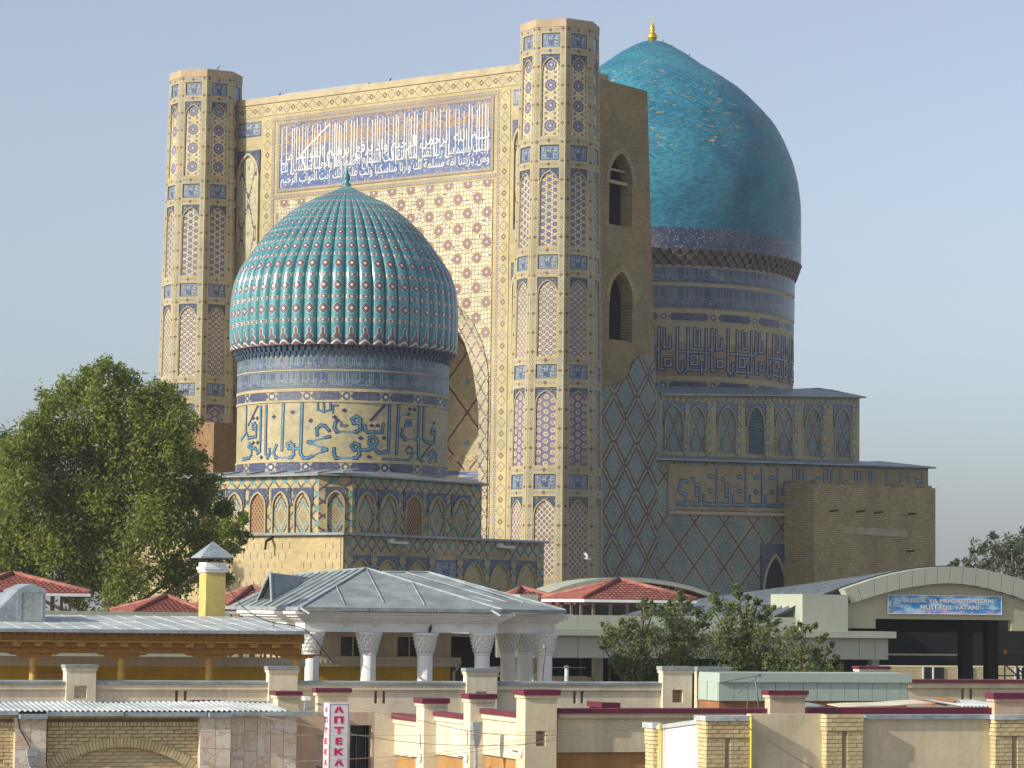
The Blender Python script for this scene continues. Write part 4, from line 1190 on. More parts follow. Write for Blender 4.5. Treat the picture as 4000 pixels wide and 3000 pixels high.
for (px, py) in ((675, 440), (850, 395), (1018, 475), (480, 455), (515, 455), (482, 690), (520, 688), (558, 830), (1330, 375), (1240, 440), (1265, 470), (1585, 520), (1640, 520), (1940, 360), (1985, 365), (1930, 410), (2175, 495), (1700, 640), (1480, 640), (1560, 820)):
    a, z = z2(px, py); ribbon(kd, [(a - 0.09, z), (a + 0.09, z)], 0.14, fd, 0.02); ribbon(kd, [(a, z - 0.09), (a, z + 0.09)], 0.1, fd, 0.032)
for (x0, y0, x1, y1) in ((520, 340, 430, 520), (1705, 325, 1575, 470), (2190, 640, 2060, 820)):
    for k in range(14):
        f = k / 13; a, z = z2(x0 + (x1 - x0) * f, y0 + (y1 - y0) * f); ribbon(kd, [(a - 0.05, z), (a + 0.05, z)], 0.12, fd, 0.02 + 0.001 * (k % 3))
part('drum_dots', kd, MT['kufnavy'], drum, kind='stuff')
# corbel ring under the dome
m = MB()
for tier in range(2):
    N = 104
    for k in range(N):
        a = 2 * math.pi * (k + 0.5 * tier) / N; w = 2 * math.pi / N * 0.4; r0 = RS + 0.02 + tier * 0.16; th = (24.5 - ZF(1396)) / 2; za = ZF(1396) + tier * th; zb_ = za + th
        P = lambda rr, aa, z: (rr * math.sin(aa), -rr * math.cos(aa), z)
        m.hexa([P(r0 - 0.2, a - w * .4, za), P(r0 + .02, a - w * .4, za), P(r0 + .02, a + w * .4, za), P(r0 - 0.2, a + w * .4, za)], [P(r0 - 0.2, a - w, zb_), P(r0 + .2, a - w, zb_), P(r0 + .2, a + w, zb_), P(r0 - .2, a + w, zb_)])
m.lathe([(RS - 0.1, ZF(1396)), (RS + 0.02, 24.49), (7.85, 24.49)], 88)
part('muqarnas', m, plain('blue_corbel_tile', (0.06, 0.10, 0.17), 0.4, 0.4, 2.0, 8.0, 0.5), drum, kind='stuff')
# ribbed dome
sp = [(0.0, 36.45), (0.55, 36.15), (0.95, 35.9), (2.0, 35.42), (2.95, 34.95), (3.8, 34.35), (4.5, 33.75), (5.2, 33.05), (5.8, 32.3), (6.25, 31.7), (6.6, 31.18), (7.0, 30.6), (7.32, 29.96), (7.54, 29.35), (7.68, 28.74), (7.78, 27.68), (7.81, 26.6), (7.79, 25.49), (7.75, 24.69), (7.70, 24.45)]
sp = smoothprof(sp, 3)
NR = 52
def vrow(z):
    """motif row counter along a rib, from the photographed row positions"""
    for (ya, yb, va, vb) in VR:
        if zf_(ya) <= z: pass
    zz = [q[0] for q in VT]; vv = [q[1] for q in VT]
    return float(np.interp(z, zz, vv))
def zdome(y):
    """height on the front of the dome seen at photo row y"""
    zz = 30.0
    for _ in range(30):
        r = float(np.interp(-zz, [-p[1] for p in sp], [p[0] for p in sp]))
        zz = at_depth(1344, y, 198 - r)[2]
    return zz
VR = []
ys = [(1352, 0.0), (1318, 1.3), (1270, 3.0), (1249, 3.5), (1202, 4.5), (1157, 5.5), (1111, 6.5), (1071, 7.5), (1025, 8.5), (989, 9.5), (957, 10.5), (930, 11.5), (905, 12.5), (883, 13.5), (862, 14.5), (843, 15.5), (826, 16.5), (810, 17.5), (796, 18.5), (784, 19.5)]
VT = [(zdome(y), v) for y, v in ys] + [(36.45, 22.0)]
cap = MB(); cap.lathe([(r * 0.965, z) for r, z in reversed(sp)], 64)
sdome = part('dome', cap, plain('dome_core', (0.03, 0.12, 0.13), 0.5), small, True, True)
rib = MB(); nu = 8; half = math.pi / NR
for j in range(len(sp)):
    r, z = sp[j]
    w = 2 * r * math.tan(half); bulge = w * 0.36
    row = []
    for i in range(nu + 1):
        t = -1 + 2 * i / nu
        x = t * w * 0.5; y = -(r * 0.975 + bulge * math.sqrt(max(0.0, 1 - t * t)))
        rib.v.append((x, y, z)); row.append((0.5 * t, vrow(z)))
    if j:
        for i in range(nu):
            a = (j - 1) * (nu + 1) + i; b = j * (nu + 1) + i
            rib.f.append((b, b + 1, a + 1, a)); rib.m.append(0)
            rib.uv.append([row[i], row[i + 1], prow[i + 1], prow[i]])
    prow = row
rme = rib.mesh('rib', MT['rib'], True)
for k in range(NR):
    link('rib', rme, sdome, rot=(0, 0, 2 * math.pi * (k + 0.5) / NR + ca))
m = MB(); zb = 36.35
m.lathe([(0.34, zb - 0.15), (0.30, zb + 0.1), (0.16, zb + 0.25), (0.27, zb + 0.5), (0.24, zb + 0.75), (0.1, zb + 0.9), (0.14, zb + 1.0), (0.05, zb + 1.12), (0.02, zb + 1.5), (0.0, zb + 1.52)], 16)
part('finial', m, plain('turquoise_finial', (0.05, 0.20, 0.20), 0.3, 0.1, spec=0.6), sdome, True, True)
# ================================================================== STREET AND MARKET
ORG = {}
def sthing(name, label, cat, s0, t0, group=None):
    o = thing(name, label, cat, ST, (s0, t0), group); ORG[o.name] = (s0, t0); return o
def top(o):
    while o.parent is not None: o = o.parent
    return o
def sp(name, mb, mat, parent, smooth=False, kind=None, label=None):
    s0, t0 = ORG[top(parent).name]
    mb.v = [(v[0] - s0, v[1] - t0, v[2]) for v in mb.v]
    return part(name, mb, mat, parent, smooth, False, label, kind)
def sbox(name, mat, parent, *b):
    m = MB(); m.box(*b); return sp(name, m, mat, parent)
def front(t): return lambda p, q, d: (p, t - d, q)
def loose(name, mb, mat, label, cat, s0, t0, smooth=False, group=None, kind=None):
    """a thing that is one mesh"""
    mb.v = [(v[0] - s0, v[1] - t0, v[2]) for v in mb.v]
    o = mb.build(name, mat, None, smooth); x, y = ST.world(s0, t0); o.location = (x, y, 0); o.rotation_euler = (0, 0, ST.ang)
    return tag(o, label, cat, group, kind)
def XS(x, y, t): return ST.T(x, y, t)[0]
def ZS(x, y, t): return ST.T(x, y, t)[1]

def mat_rand(name, a, b, rough=0.85, amt=0.2, bump=0.006, bs=40.0, extra=None):
    """colour differs from piece to piece"""
    g = G(name); oi = g.N.new('ShaderNodeObjectInfo'); r = X(g, oi.outputs['Random'])
    n = g.noise(6.0, 4.0)
    c = g.mix(r, a, b)
    if extra: c = g.mix(g.rng(g.fr(r * 7.31), 0.78, 0.82), c, extra)
    c = g.mul(c, g.rng(n, 0.3, 0.7, 1 - amt, 1 + amt * 0.6))
    g.bump(g.noise(bs, 3.0), bump, 0.5)
    return g.done(c, rough, 0.0, 0.25)
def mat_marble():
    g = G('pink_marble'); oi = g.N.new('ShaderNodeObjectInfo'); r = X(g, oi.outputs['Random'])
    off = g.vec(g.u + r * 37.0, g.v + r * 11.0, r * 5.0)
    n = g.noise(3.0, 5.0, off); w = g.ab(g.noise(2.2, 4.0, off) - 0.5)
    c = g.mix(g.rng(n, 0.35, 0.65), (0.68, 0.56, 0.43), (0.72, 0.66, 0.57))
    c = g.mix(g.rng(w, 0.03, 0.0) * 0.55, c, (0.40, 0.22, 0.10))
    c = g.mix(g.rng(g.fr(r * 5.7), 0.6, 0.9) * 0.4, c, (0.58, 0.38, 0.27))
    return g.done(c, 0.35, 0.0, 0.4)
def mat_plaster(name, col, amt=0.10, streak=0.12):
    """painted render: blotches, rain streaks, patched paint and hairline cracks"""
    g = G(name); n = g.noise(0.9, 5.0, None, 0.62); f = g.noise(14.0, 3.0); st = g.noise(1.0, 4.0, g.vec(g.u * 5.0, g.v * 0.45), 0.65)
    k = g.rng(n * 0.5 + f * 0.15 + st * 0.35, 0.36, 0.62, 1 - amt - streak, 1 + amt * 0.4)
    c = g.mul(col, k)
    pt = g.rng(g.noise(0.55, 3.0, g.vec(g.u + 31.0, g.v * 1.4)), 0.585, 0.60)
    c = g.mix(pt * 0.35, c, (min(1, col[0] * 1.12), col[1] * 1.06, col[2] * 1.02))
    dr = g.rng(st, 0.62, 0.74) * g.rng(n, 0.40, 0.62)
    c = g.mix(dr * 0.45, c, (col[0] * 0.52, col[1] * 0.52, col[2] * 0.55))
    ck = g.vor(0.9, g.vec(g.u + f * 0.12, g.v + n * 0.3), 'DISTANCE_TO_EDGE', 1.0)
    c = g.mix((ck < 0.006) * g.rng(n, 0.55, 0.6) * 0.22, c, (col[0] * 0.4, col[1] * 0.4, col[2] * 0.4))
    g.bump(g.noise(30.0, 4.0) + n * 1.5, 0.008, 0.55)
    return g.done(c, 0.9, 0.0, 0.2)
def mat_sheet(name, col, rough=0.4, metal=0.5):
    g = G(name); n = g.noise(1.3, 4.0); f = g.noise(11.0, 3.0)
    c = g.mul(col, g.rng(n * 0.6 + f * 0.4, 0.34, 0.66, 0.68, 1.14)); rs = g.rng(g.noise(2.1, 5.0, None, 0.7), 0.62, 0.72); c = g.mix(rs * 0.35, c, (0.26, 0.18, 0.11))
    return g.done(c, g.rng(n, 0.3, 0.7, rough * 0.8, rough * 1.35), metal, 0.5)
def mat_wood(name, a, b):
    g = G(name); n = g.noise(3.0, 4.0, g.vec(g.u * 0.8, g.v * 9.0)); q = g.noise(8.0, 3.0)
    c = g.mix(g.rng(n, 0.3, 0.7), a, b); c = g.mul(c, g.rng(q, 0.3, 0.7, 0.8, 1.1))
    return g.done(c, 0.5, 0.0, 0.4)
def mat_tile_roof():
    g = G('red_roof_tile'); n = g.noise(2.2, 4.0); r = g.rnd(g.fl(g.u / 0.22), g.fl(g.v / 0.28))
    c = g.mix(r, (0.36, 0.135, 0.105), (0.29, 0.105, 0.085)); c = g.mul(c, g.rng(n, 0.3, 0.7, 0.75, 1.15))
    return g.done(c, 0.55, 0.0, 0.35)
K = {}
K['ybrick'] = mat_rand('yellow_brick', (0.52, 0.425, 0.225), (0.62, 0.525, 0.30), extra=(0.54, 0.40, 0.235))
K['mortar'] = mat_plaster('brick_mortar', (0.30, 0.235, 0.15)); K['marble'] = mat_marble()
K['cream'] = mat_plaster('cream_plaster', (0.73, 0.65, 0.49)); K['buffp'] = mat_plaster('buff_plaster', (0.69, 0.60, 0.41)); K['peach'] = mat_plaster('peach_plaster', (0.64, 0.48, 0.34))
K['ochre'] = mat_plaster('ochre_plaster', (0.44, 0.24, 0.09)); K['white'] = mat_plaster('white_paint', (0.84, 0.84, 0.82), 0.05, 0.06); K['yellow'] = mat_plaster('yellow_wall', (0.50, 0.33, 0.045)); K['wallin'] = mat_plaster('inner_wall', (0.55, 0.50, 0.40))
K['burg'] = plain('burgundy_coping', (0.15, 0.018, 0.042), 0.4, 0.15, spec=0.5); K['zinc'] = mat_sheet('galvanised_sheet', (0.36, 0.41, 0.44), 0.45, 0.25); K['zinc2'] = mat_sheet('dull_roof_sheet', (0.30, 0.335, 0.33), 0.55, 0.08); K['zinc3'] = mat_sheet('light_roof_sheet', (0.52, 0.55, 0.54), 0.5, 0.1)
K['green'] = plain('pale_green_panel', (0.40, 0.42, 0.335), 0.4, 0.07, 0.5, 3.0, 0.45); K['green2'] = plain('sage_panel', (0.42, 0.50, 0.435), 0.35, 0.06, 0.5, 3.0, 0.5); K['seam'] = plain('panel_seam', (0.12, 0.13, 0.11), 0.8)
K['wood'] = mat_wood('varnished_wood', (0.30, 0.135, 0.018), (0.42, 0.20, 0.028)); K['wood2'] = mat_wood('yellow_wood', (0.46, 0.27, 0.035), (0.52, 0.33, 0.06)); K['rust'] = mat_sheet('rusty_sheet', (0.36, 0.16, 0.07), 0.8, 0.1)
K['tile'] = mat_tile_roof(); K['ridge'] = plain('dark_red_ridge', (0.20, 0.06, 0.045), 0.6); K['glass'] = plain('dark_glass', (0.02, 0.025, 0.03), 0.08, 0.05, spec=0.6); K['steel'] = plain('grey_steel', (0.16, 0.16, 0.17), 0.5, 0.2, spec=0.5); K['inner'] = plain('unlit_black', (0.022, 0.022, 0.02), 0.9); K['vault'] = mat_sheet('vault_sheet', (0.15, 0.18, 0.20), 0.5, 0.1); K['pink'] = mat_plaster('niche_pink', (0.42, 0.27, 0.20)); K['signw'] = plain('sign_white', (0.74, 0.70, 0.72), 0.3, 0.04, spec=0.5); K['red'] = plain('sign_red', (0.60, 0.02, 0.10), 0.4, 0.04); K['cable'] = plain('black_cable', (0.03, 0.03, 0.03), 0.6); K['wire'] = plain('pale_wire', (0.26, 0.22, 0.17), 0.6); K['gas'] = plain('yellow_pipe', (0.62, 0.46, 0.06), 0.45, 0.15); K['blue'] = plain('blue_frame', (0.03, 0.10, 0.30), 0.4)  # interior colour is near-black in place of the hall's shade

def brick_mesh(w, d, h, nm, mat):
    m = MB(); e = 0.006
    a = [(-w / 2 + e, -d, -h / 2 + e), (w / 2 - e, -d, -h / 2 + e), (w / 2 - e, -d, h / 2 - e), (-w / 2 + e, -d, h / 2 - e)]
    b = [(-w / 2, -d + e, -h / 2), (w / 2, -d + e, -h / 2), (w / 2, -d + e, h / 2), (-w / 2, -d + e, h / 2)]
    c = [(-w / 2, 0, -h / 2), (w / 2, 0, -h / 2), (w / 2, 0, h / 2), (-w / 2, 0, h / 2)]
    m.face(a)
    for i in range(4):
        j = (i + 1) % 4; m.face([b[i], b[j], a[j], a[i]]); m.face([c[i], c[j], b[j], b[i]])
    return m.mesh(nm, mat)
_bc = {}
def put_brick(parent, s, t, z, w, h, d=0.05, rot=0.0, name='brick', yaw=0.0, mat=None):
    key = (round(w, 3), round(h, 3), round(d, 3), id(mat))
    if key not in _bc: _bc[key] = brick_mesh(w, d, h, 'brick', mat or K['ybrick'])
    s0, t0 = ORG[top(parent).name]
    return link(name, _bc[key], parent, (s - s0, t - t0 + random.uniform(-.003, .003), z), (0, rot, yaw))

# ------------------------------------------------------------------ brick shop wall, lower left
random.seed(4)
T1 = 61.0
bw = sthing('brick_facade', 'yellow brick wall with a blind arch and marble pilasters under corrugated roofing', 'wall', XS(480, 2900, T1), T1)
sA, sB = XS(-70, 2900, T1), XS(1157, 2900, T1); zt = ZS(480, 2792, T1)
m = MB(); m.box(sA, sB, T1 + 0.02, T1 + 0.5, 0, zt); sp('backing_wall', m, K['mortar'], bw)
ac = XS(473, 2900, T1); zc = ZS(473, 2878, T1); RO = 2.77; zcc = zc - RO; RI = RO - 0.225
z_bot = ZS(480, 3020, T1)
def bay(x0, x1, acs, RO, zcc):
    s0, s1 = XS(x0, 2900, T1), XS(x1, 2900, T1)
    rl0, rl1 = ZS(480, 2838, T1), ZS(480, 2819, T1)
    H, L = 0.077, 0.262
    z = zt - H / 2 - 0.004; row = 0
    while z > z_bot:
        if rl0 - H * 0.5 < z < rl1 + H * 0.5:
            z = rl0 - H / 2; row += 1; continue
        s = s0 + (L / 2 if row % 2 == 0 else 0)
        first = True
        while s - L / 2 < s1:
            a = max(s0, s - L / 2 + 0.005); b = min(s1, s + L / 2 - 0.005)
            if b - a > 0.05:
                c = (a + b) / 2; d = math.hypot(c - acs, z - zcc)
                cb = min(math.hypot(a - acs, z - H / 2 - zcc), math.hypot(b - acs, z - H / 2 - zcc), d)
                ct = max(math.hypot(a - acs, z + H / 2 - zcc), math.hypot(b - acs, z + H / 2 - zcc), d)
                inside = d < RO - 0.1
                if inside: put_brick(bw, c, T1 + 0.02, z, b - a, H - 0.010, 0.012 + random.random() * 0.004)
                else: put_brick(bw, c, T1 + 0.02, z, b - a, H - 0.010, 0.075)
            s += L
        z -= H; row += 1
    n = int((s1 - s0) / 0.076)
    for i in range(n):
        put_brick(bw, s0 + (i + 0.5) * (s1 - s0) / n, T1 + 0.02, (rl0 + rl1) / 2, 0.066, rl1 - rl0 - 0.012, 0.075 + (0.02 if i % 2 else 0), name='soldier_brick')
    an = math.asin(min(1, ((s1 - s0) / 2 + 0.05) / RO)); nb = int(2 * an * RO / 0.078)
    for i in range(nb):
        a = -an + 2 * an * (i + 0.5) / nb; r = RO - 0.112
        ss = acs + r * math.sin(a); zz = zcc + r * math.cos(a)
        if s0 - 0.02 < ss < s1 + 0.02 and zz > z_bot - 0.1:
            put_brick(bw, ss, T1 + 0.02, zz, 0.066, 0.222, 0.105, a, 'arch_brick')
bay(182, 778, ac, RO, zcc)
bay(-60, 55, XS(-240, 2900, T1), RO, zcc)
random.seed(9)
def slabs(x0, x1, t, cols, rows, ztop, name='marble_slab', prot=0.03):
    s0, s1 = XS(x0, 2900, t), XS(x1, 2900, t)
    cs = np.linspace(s0, s1, cols + 1)
    for c in range(cols):
        z = ztop - (0.0 if c % 2 == 0 else 0.0)
        for r in rows:
            h = r if c % 2 == 0 else r * random.uniform(0.8, 1.2)
            if z - h < 3.2: h = z - 3.2
            if h <= 0.05: break
            w = cs[c + 1] - cs[c] - 0.008
            m = MB(); m.box(cs[c] + 0.004, cs[c + 1] - 0.004, t - prot - random.random() * 0.004, t + 0.01, z - h + 0.004, z - 0.004)
            sp(name, m, K['marble'], bw); z -= h
for (xa, xb) in ((57, 180), (780, 900)):
    sa, sb_ = XS(xa, 2900, T1 - 0.22), XS(xb, 2900, T1 - 0.22)
    m = MB(); m.box(sa + 0.005, sb_ - 0.005, T1 - 0.19, T1 + 0.02, 0, zt - 0.02); sp('pilaster', m, K['marble'], bw)
    slabs(xa, xb, T1 - 0.2, 2, (0.33, 0.36, 0.35, 0.4, 0.5), zt - 0.03)
slabs(900, 1157, T1 - 0.03, 5, (0.40, 0.50, 0.50, 0.5, 0.4), zt - 0.02)
# gutter and corrugated sheets
for (x0, x1, dz, dt) in ((-70, 70, 0.02, 0), (72, 178, -0.045, 0.2), (182, 480, 0, 0.02), (484, 805, -0.01, 0.0), (809, 900, -0.02, 0.18), (904, 1236, 0.0, 0)):
    s0, s1 = XS(x0, 2780, T1 - 0.25), XS(x1, 2780, T1 - 0.25)
    sbox('gutter', K['zinc'], bw, s0, s1, T1 - 0.33 - dt, T1 - 0.12, zt - 0.015 + dz, zt + 0.075 + dz)
def corr(s0, s1, t0, t1, za, zb, pitch, amp, wob=0.0, skew=0.0):
    m = MB(); n = int((s1 - s0) / pitch * 6); pts = []
    for i in range(n + 1):
        s = s0 + (s1 - s0) * i / n; ph = (i % 6) / 6.0
        h = amp * (1.0 if ph < 0.34 else 0.0)
        w = wob * math.sin(s * 1.7) + wob * 0.5 * math.sin(s * 4.1)
        pts.append(((s, t0, za + h), (s + skew, t1, zb + h + w)))
    for i in range(n): m.face([pts[i][0], pts[i + 1][0], pts[i + 1][1], pts[i][1]])
    return m
for (x0, x1, dz) in ((-70, 480, 0.0), (470, 800, 0.012), (790, 1130, -0.01)):
    s0, s1 = XS(x0, 2770, T1 - 0.3), XS(x1, 2770, T1 - 0.3)
    m = corr(s0, s1, T1 - 0.28, T1 + 1.35, zt + 0.075, zt + 0.215 + dz, 0.118, 0.028, 0.02)
    sp('corrugated_sheet', m, K['zinc3'], bw)
m = MB(); m.box(XS(-70, 2770, T1), XS(1120, 2770, T1), T1 + 1.4, T1 + 1.45, zt - 0.3, zt + 0.235); sp('roof_upstand', m, K['steel'], bw)
# hopper on the marble pilaster
hs = XS(126, 2950, T1 - 0.4); hz = ZS(126, 2950, T1 - 0.4)
hop = sthing('rain_hopper', 'small grey metal rain hopper on a marble pilaster', 'hopper', hs, T1 - 0.4)
m = MB(); m.box(hs - 0.11, hs + 0.11, T1 - 0.42, T1 - 0.24, hz - 0.02, hz + 0.13); sp('box', m, K['zinc'], hop)
m = MB(); m.hexa([(hs - 0.05, T1 - 0.38, hz - 0.24), (hs + 0.05, T1 - 0.38, hz - 0.24), (hs + 0.05, T1 - 0.26, hz - 0.24), (hs - 0.05, T1 - 0.26, hz - 0.24)], [(hs - 0.1, T1 - 0.42, hz - 0.03), (hs + 0.1, T1 - 0.42, hz - 0.03), (hs + 0.1, T1 - 0.25, hz - 0.03), (hs - 0.1, T1 - 0.25, hz - 0.03)]); sp('funnel', m, K['zinc'], hop)
m = MB(); m.tube([(hs, T1 - 0.32, hz - 0.2), (hs, T1 - 0.32, 0)], 0.045, 8); sp('downpipe', m, K['zinc'], hop, True)
m = MB(); m.tube([(hs - 0.03, T1 - 0.3, hz + 0.12), (hs - 0.05, T1 - 0.26, hz + 0.2), (hs - 0.25, T1 - 0.24, hz + 0.55), (hs - 0.32, T1 - 0.24, hz + 0.95)], 0.012, 5); sp('cable', m, K['cable'], hop)

# ------------------------------------------------------------------ shop front with the pharmacy sign
sf_ = sthing('shop_front', 'peach plastered shop front with a dark glazed doorway', 'shop', XS(1300, 2900, T1 + 0.4), T1 + 0.4)
T2 = T1 + 0.35; s0, s1, s2, s3 = XS(1158, 2900, T2), XS(1367, 2900, T2), XS(1452, 2900, T2), XS(1462, 2900, T2)
zd = ZS(1400, 2833, T2); zw = ZS(1400, 2782, T2)
m = MB(); m.prism([(s0, 0), (s1, 0), (s1, zd), (s2, zd), (s2, 0), (s3, 0), (s3, zw), (s0, zw)], front(T2), -0.4, 0); sp('wall', m, K['peach'], sf_)
m = MB(); m.box(s1, s2, T2 + 0.25, T2 + 0.28, 0, zd); sp('glazed_door', m, K['glass'], sf_)
m = MB(); m.box(s1 + 0.2, s1 + 0.22, T2 + 0.2, T2 + 0.24, 0, zd - 0.2); m.box(s1 + 0.42, s1 + 0.43, T2 + 0.2, T2 + 0.24, 0, zd); sp('door_frame', m, K['steel'], sf_)
def capped_post(parent, x0, xe, x1, ytop, ycap, ybot, t, capmat, mat, over=0.07, hole=None, name='post', lip=True):
    """square post: x0..xe is its lit left face, xe..x1 its front, in photo columns"""
    sl = XS(xe, ycap, t); sr = XS(x1, ycap, t); tb = ST.S(x0, ycap, sl)[0]; tb = max(tb, t + 0.2)
    z1 = ZS(xe, ycap, t); z2_ = ZS(xe, ytop, t)
    zb_ = 0.0 if ybot is None else ZS(xe, ybot, t)
    m = MB()
    if hole:
        hx0, hx1, hy0, hy1 = hole
        a, b = XS(hx0, hy0, t), XS(hx1, hy0, t); c, d = ZS(hx0, hy1, t), ZS(hx0, hy0, t)
        m.prism([(sl, zb_), (sr, zb_), (sr, z1), (sl, z1)], front(t), -(tb - t), 0, holes=[[(a, c), (b, c), (b, d), (a, d)]])
        mm = MB(); mm.box(a - 0.05, b + 0.05, t + 0.2, t + 0.25, c - 0.05, d + 0.05)
        po = sp(name, m, mat, parent); sp('niche_back', mm, K['pink'], po)
    else:
        m.box(sl, sr, t, tb, zb_, z1); po = sp(name, m, mat, parent)
    m = MB(); m.box(sl - over, sr + over, t - over, tb + over, z1 + 0.003, z2_); sp('cap', m, capmat, po)
    if lip:
        m = MB(); m.box(sl - over * 0.55, sr + over * 0.55, t - over * 0.55, tb + over * 0.55, z1 - 0.07, z1 + 0.002); sp('moulding', m, mat, po)
    return po
capped_post(sf_, 1232, 1242, 1360, 2688, 2705, None, T1 + 0.8, K['burg'], K['buffp'])
capped_post(sf_, 1066, 1086, 1168, 2700, 2716, 2800, T1 + 2.2, K['burg'], K['buffp'])
capped_post(sf_, 760, 762, 855, 2735, 2746, 2800, T1 + 2.4, K['burg'], K['buffp'])
sg = sthing('pharmacy_sign', 'tall white box sign with red Cyrillic letters reading pharmacy', 'sign', XS(1320, 2900, T1 - 0.5), T1 - 0.5)
TS = T1 - 0.55; a, b = XS(1284, 2900, TS), XS(1362, 2900, TS); tb = ST.S(1263, 2900, a)[0]; z1 = ZS(1300, 2747, TS); z0 = ZS(1300, 3012, TS)
m = MB(); m.box(a, b, TS, tb, z0, z1); sp('sign_box', m, K['signw'], sg)
m = MB()
for q in (a + 0.012, b - 0.03): m.box(q, q + 0.012, TS - 0.004, TS, z0 + 0.02, z1 - 0.02)
m.box(a + 0.02, b - 0.02, TS - 0.004, TS, z1 - 0.03, z1 - 0.018)
sp('sign_border', m, plain('violet_line', (0.25, 0.2, 0.5), 0.5), sg)
s_0, t_0 = ORG[sg.name]
for ch, yc in zip('АПТЕКА', (2771, 2812, 2853, 2895, 2937, 2979)):
    za, zb_ = ZS(1320, yc + 14, TS), ZS(1320, yc - 14, TS)
    xa, xb = XS(1305 if ch != 'Е' else 1310, yc, TS), XS(1342 if ch != 'Е' else 1337, yc, TS)
    fit_text(ch, 'letter', K['red'], sg, lambda p, q, d: (p - s_0, TS - d - t_0, q), xa, xb, za, zb_, 0.006, 0.058)
    za, zb_ = ZS(1272, yc + 12, TS + 0.2), ZS(1272, yc - 12, TS + 0.2)
    fit_text(ch, 'letter', K['red'], sg, lambda p, q, d: (a - d - s_0, p - t_0, q), tb - 0.10, TS + 0.10, za, zb_, 0.006, 0.058)
for zz in (z1 - 0.05, (z0 + z1) / 2, z0 + 0.05): stick((a - s_0, tb - t_0, zz), (a - s_0, tb + 0.6 - t_0, zz), 0.02, 'bracket', K['steel'], sg)
# security camera by the post
cs_, cz_ = ST.T(1195, 2728, T1 + 0.1)
cm = sthing('security_camera', 'white security camera on an arm beside the capped post', 'camera', cs_, T1 + 0.1)
m = MB(); m.box(cs_ - 0.07, cs_ + 0.07, T1 - 0.05, T1 + 0.2, cz_ - 0.04, cz_ + 0.04); sp('housing', m, K['white'], cm)
m = MB(); m.tube([(cs_, T1 + 0.1, cz_ - 0.04), (cs_ - 0.03, T1 + 0.12, cz_ - 0.25), (cs_ + 0.3, T1 + 0.5, cz_ - 0.22)], 0.015, 6); sp('arm', m, K['zinc'], cm)

# ------------------------------------------------------------------ burgundy-capped wall, centre: front run and side run
T4 = 63.5
w4 = sthing('boundary_fence', 'cream plastered wall with burgundy coping and square capped posts', 'wall', XS(2100, 2900, T4), T4)
sc = XS(2053, 2800, T4)
capped_post(w4, 2018, 2053, 2176, 2694, 2716, None, T4, K['burg'], K['buffp'], hole=(2094, 2131, 2855, 2915))
def frontrun(x0, x1, ys, ybase=None):
    t = T4 + 0.28; a, b = XS(x0, 2900, t), XS(x1, 2900, t); z = [ZS((x0 + x1) / 2, y, t) for y in ys]
    sbox('coping', K['burg'], w4, a, b, t - 0.16, t + 0.3, z[1], z[0]); sbox('moulding', K['buffp'], w4, a, b, t - 0.10, t + 0.25, z[2], z[1] - 0.004)
    zb_ = ZS((x0 + x1) / 2, ybase, t) if ybase else 0
    sbox('wall_panel', K['buffp'], w4, a, b, t, t + 0.22, zb_, z[2] - 0.004)
    if ybase: sbox('wall_base', K['ochre'], w4, a, b, t + 0.1, t + 0.22, 0, zb_ - 0.003)
frontrun(2178, 3000, (2767, 2785, 2804), 2937)
frontrun(3150, 3875, (2763, 2788, 2800))
capped_post(w4, 2988, 3008, 3145, 2697, 2714, None, T4 - 0.02, K['burg'], K['peach'])
capped_post(w4, 3862, 3885, 4060, 2706, 2730, None, T4 - 0.02, K['burg'], K['peach'])
m = MB(); xx, zz = ST.T(2315, 2745, T4 + 2.2); m.box(xx, xx + 0.07, T4 + 1.6, T4 + 2.6, zz - 0.1, zz + 0.03); m.box(xx + 0.07, xx + 0.7, T4 + 2.1, T4 + 2.6, zz - 0.2, zz); sp('roof_hatch', m, K['burg'], w4)
# side run going back to the left: posts and lit panels, lower and lower
sw = sc + 0.12; sl_ = sc - 0.22
prev = ST.S(2018, 2800, sc)[0]
for (xL, xE, ycap0, ycap1, yc0, yc1) in ((1812, 1838, 2711, 2730, 2771, 2790), (1627, 1657, 2728, 2748, 2783, 2800), (1455, 1482, 2738, 2757, 2788, 2810)):
    tf, z1 = ST.S(xE, ycap1, sl_); tb, _ = ST.S(xL, ycap1, sl_); zc_ = ST.S(xE, ycap0, sl_)[1]
    # panel between this post and the nearer one
    zA, zB = ST.S((xE + 90), yc0, sw)[1], ST.S((xE + 90), yc1, sw)[1]
    sbox('coping', K['burg'], w4, sw - 0.1, sw + 0.2, prev, tf, zB, zA); sbox('moulding', K['cream'], w4, sw - 0.05, sw + 0.18, prev, tf, zB - 0.13, zB - 0.003)
    zmid = ST.S(xE + 90, 2952, sw)[1]
    sbox('wall_panel', K['cream'], w4, sw, sw + 0.15, prev, tf, zmid, zB - 0.133); sbox('wall_base', K['ochre'], w4, sw + 0.08, sw + 0.15, prev, tf, 0, zmid - 0.003)
    m = MB(); m.box(sl_, sw + 0.3, tf, tb, 0, z1); po = sp('post', m, K['cream'], w4)
    m = MB(); m.box(sl_ - 0.07, sw + 0.34, tf - 0.07, tb + 0.07, z1 + 0.003, zc_); sp('cap', m, K['burg'], po)
    m = MB(); m.box(sl_ - 0.035, sw + 0.3, tf - 0.035, tb + 0.035, z1 - 0.08, z1); sp('moulding', m, K['cream'], po)
    m = MB(); zq_ = z1 - 0.85; m.box(sl_ - 0.004, sl_, (tf + tb) / 2 - 0.09, (tf + tb) / 2 - 0.02, zq_ - 0.3, zq_ + 0.05); sp('slot', m, K['steel'], po)
    prev = tb
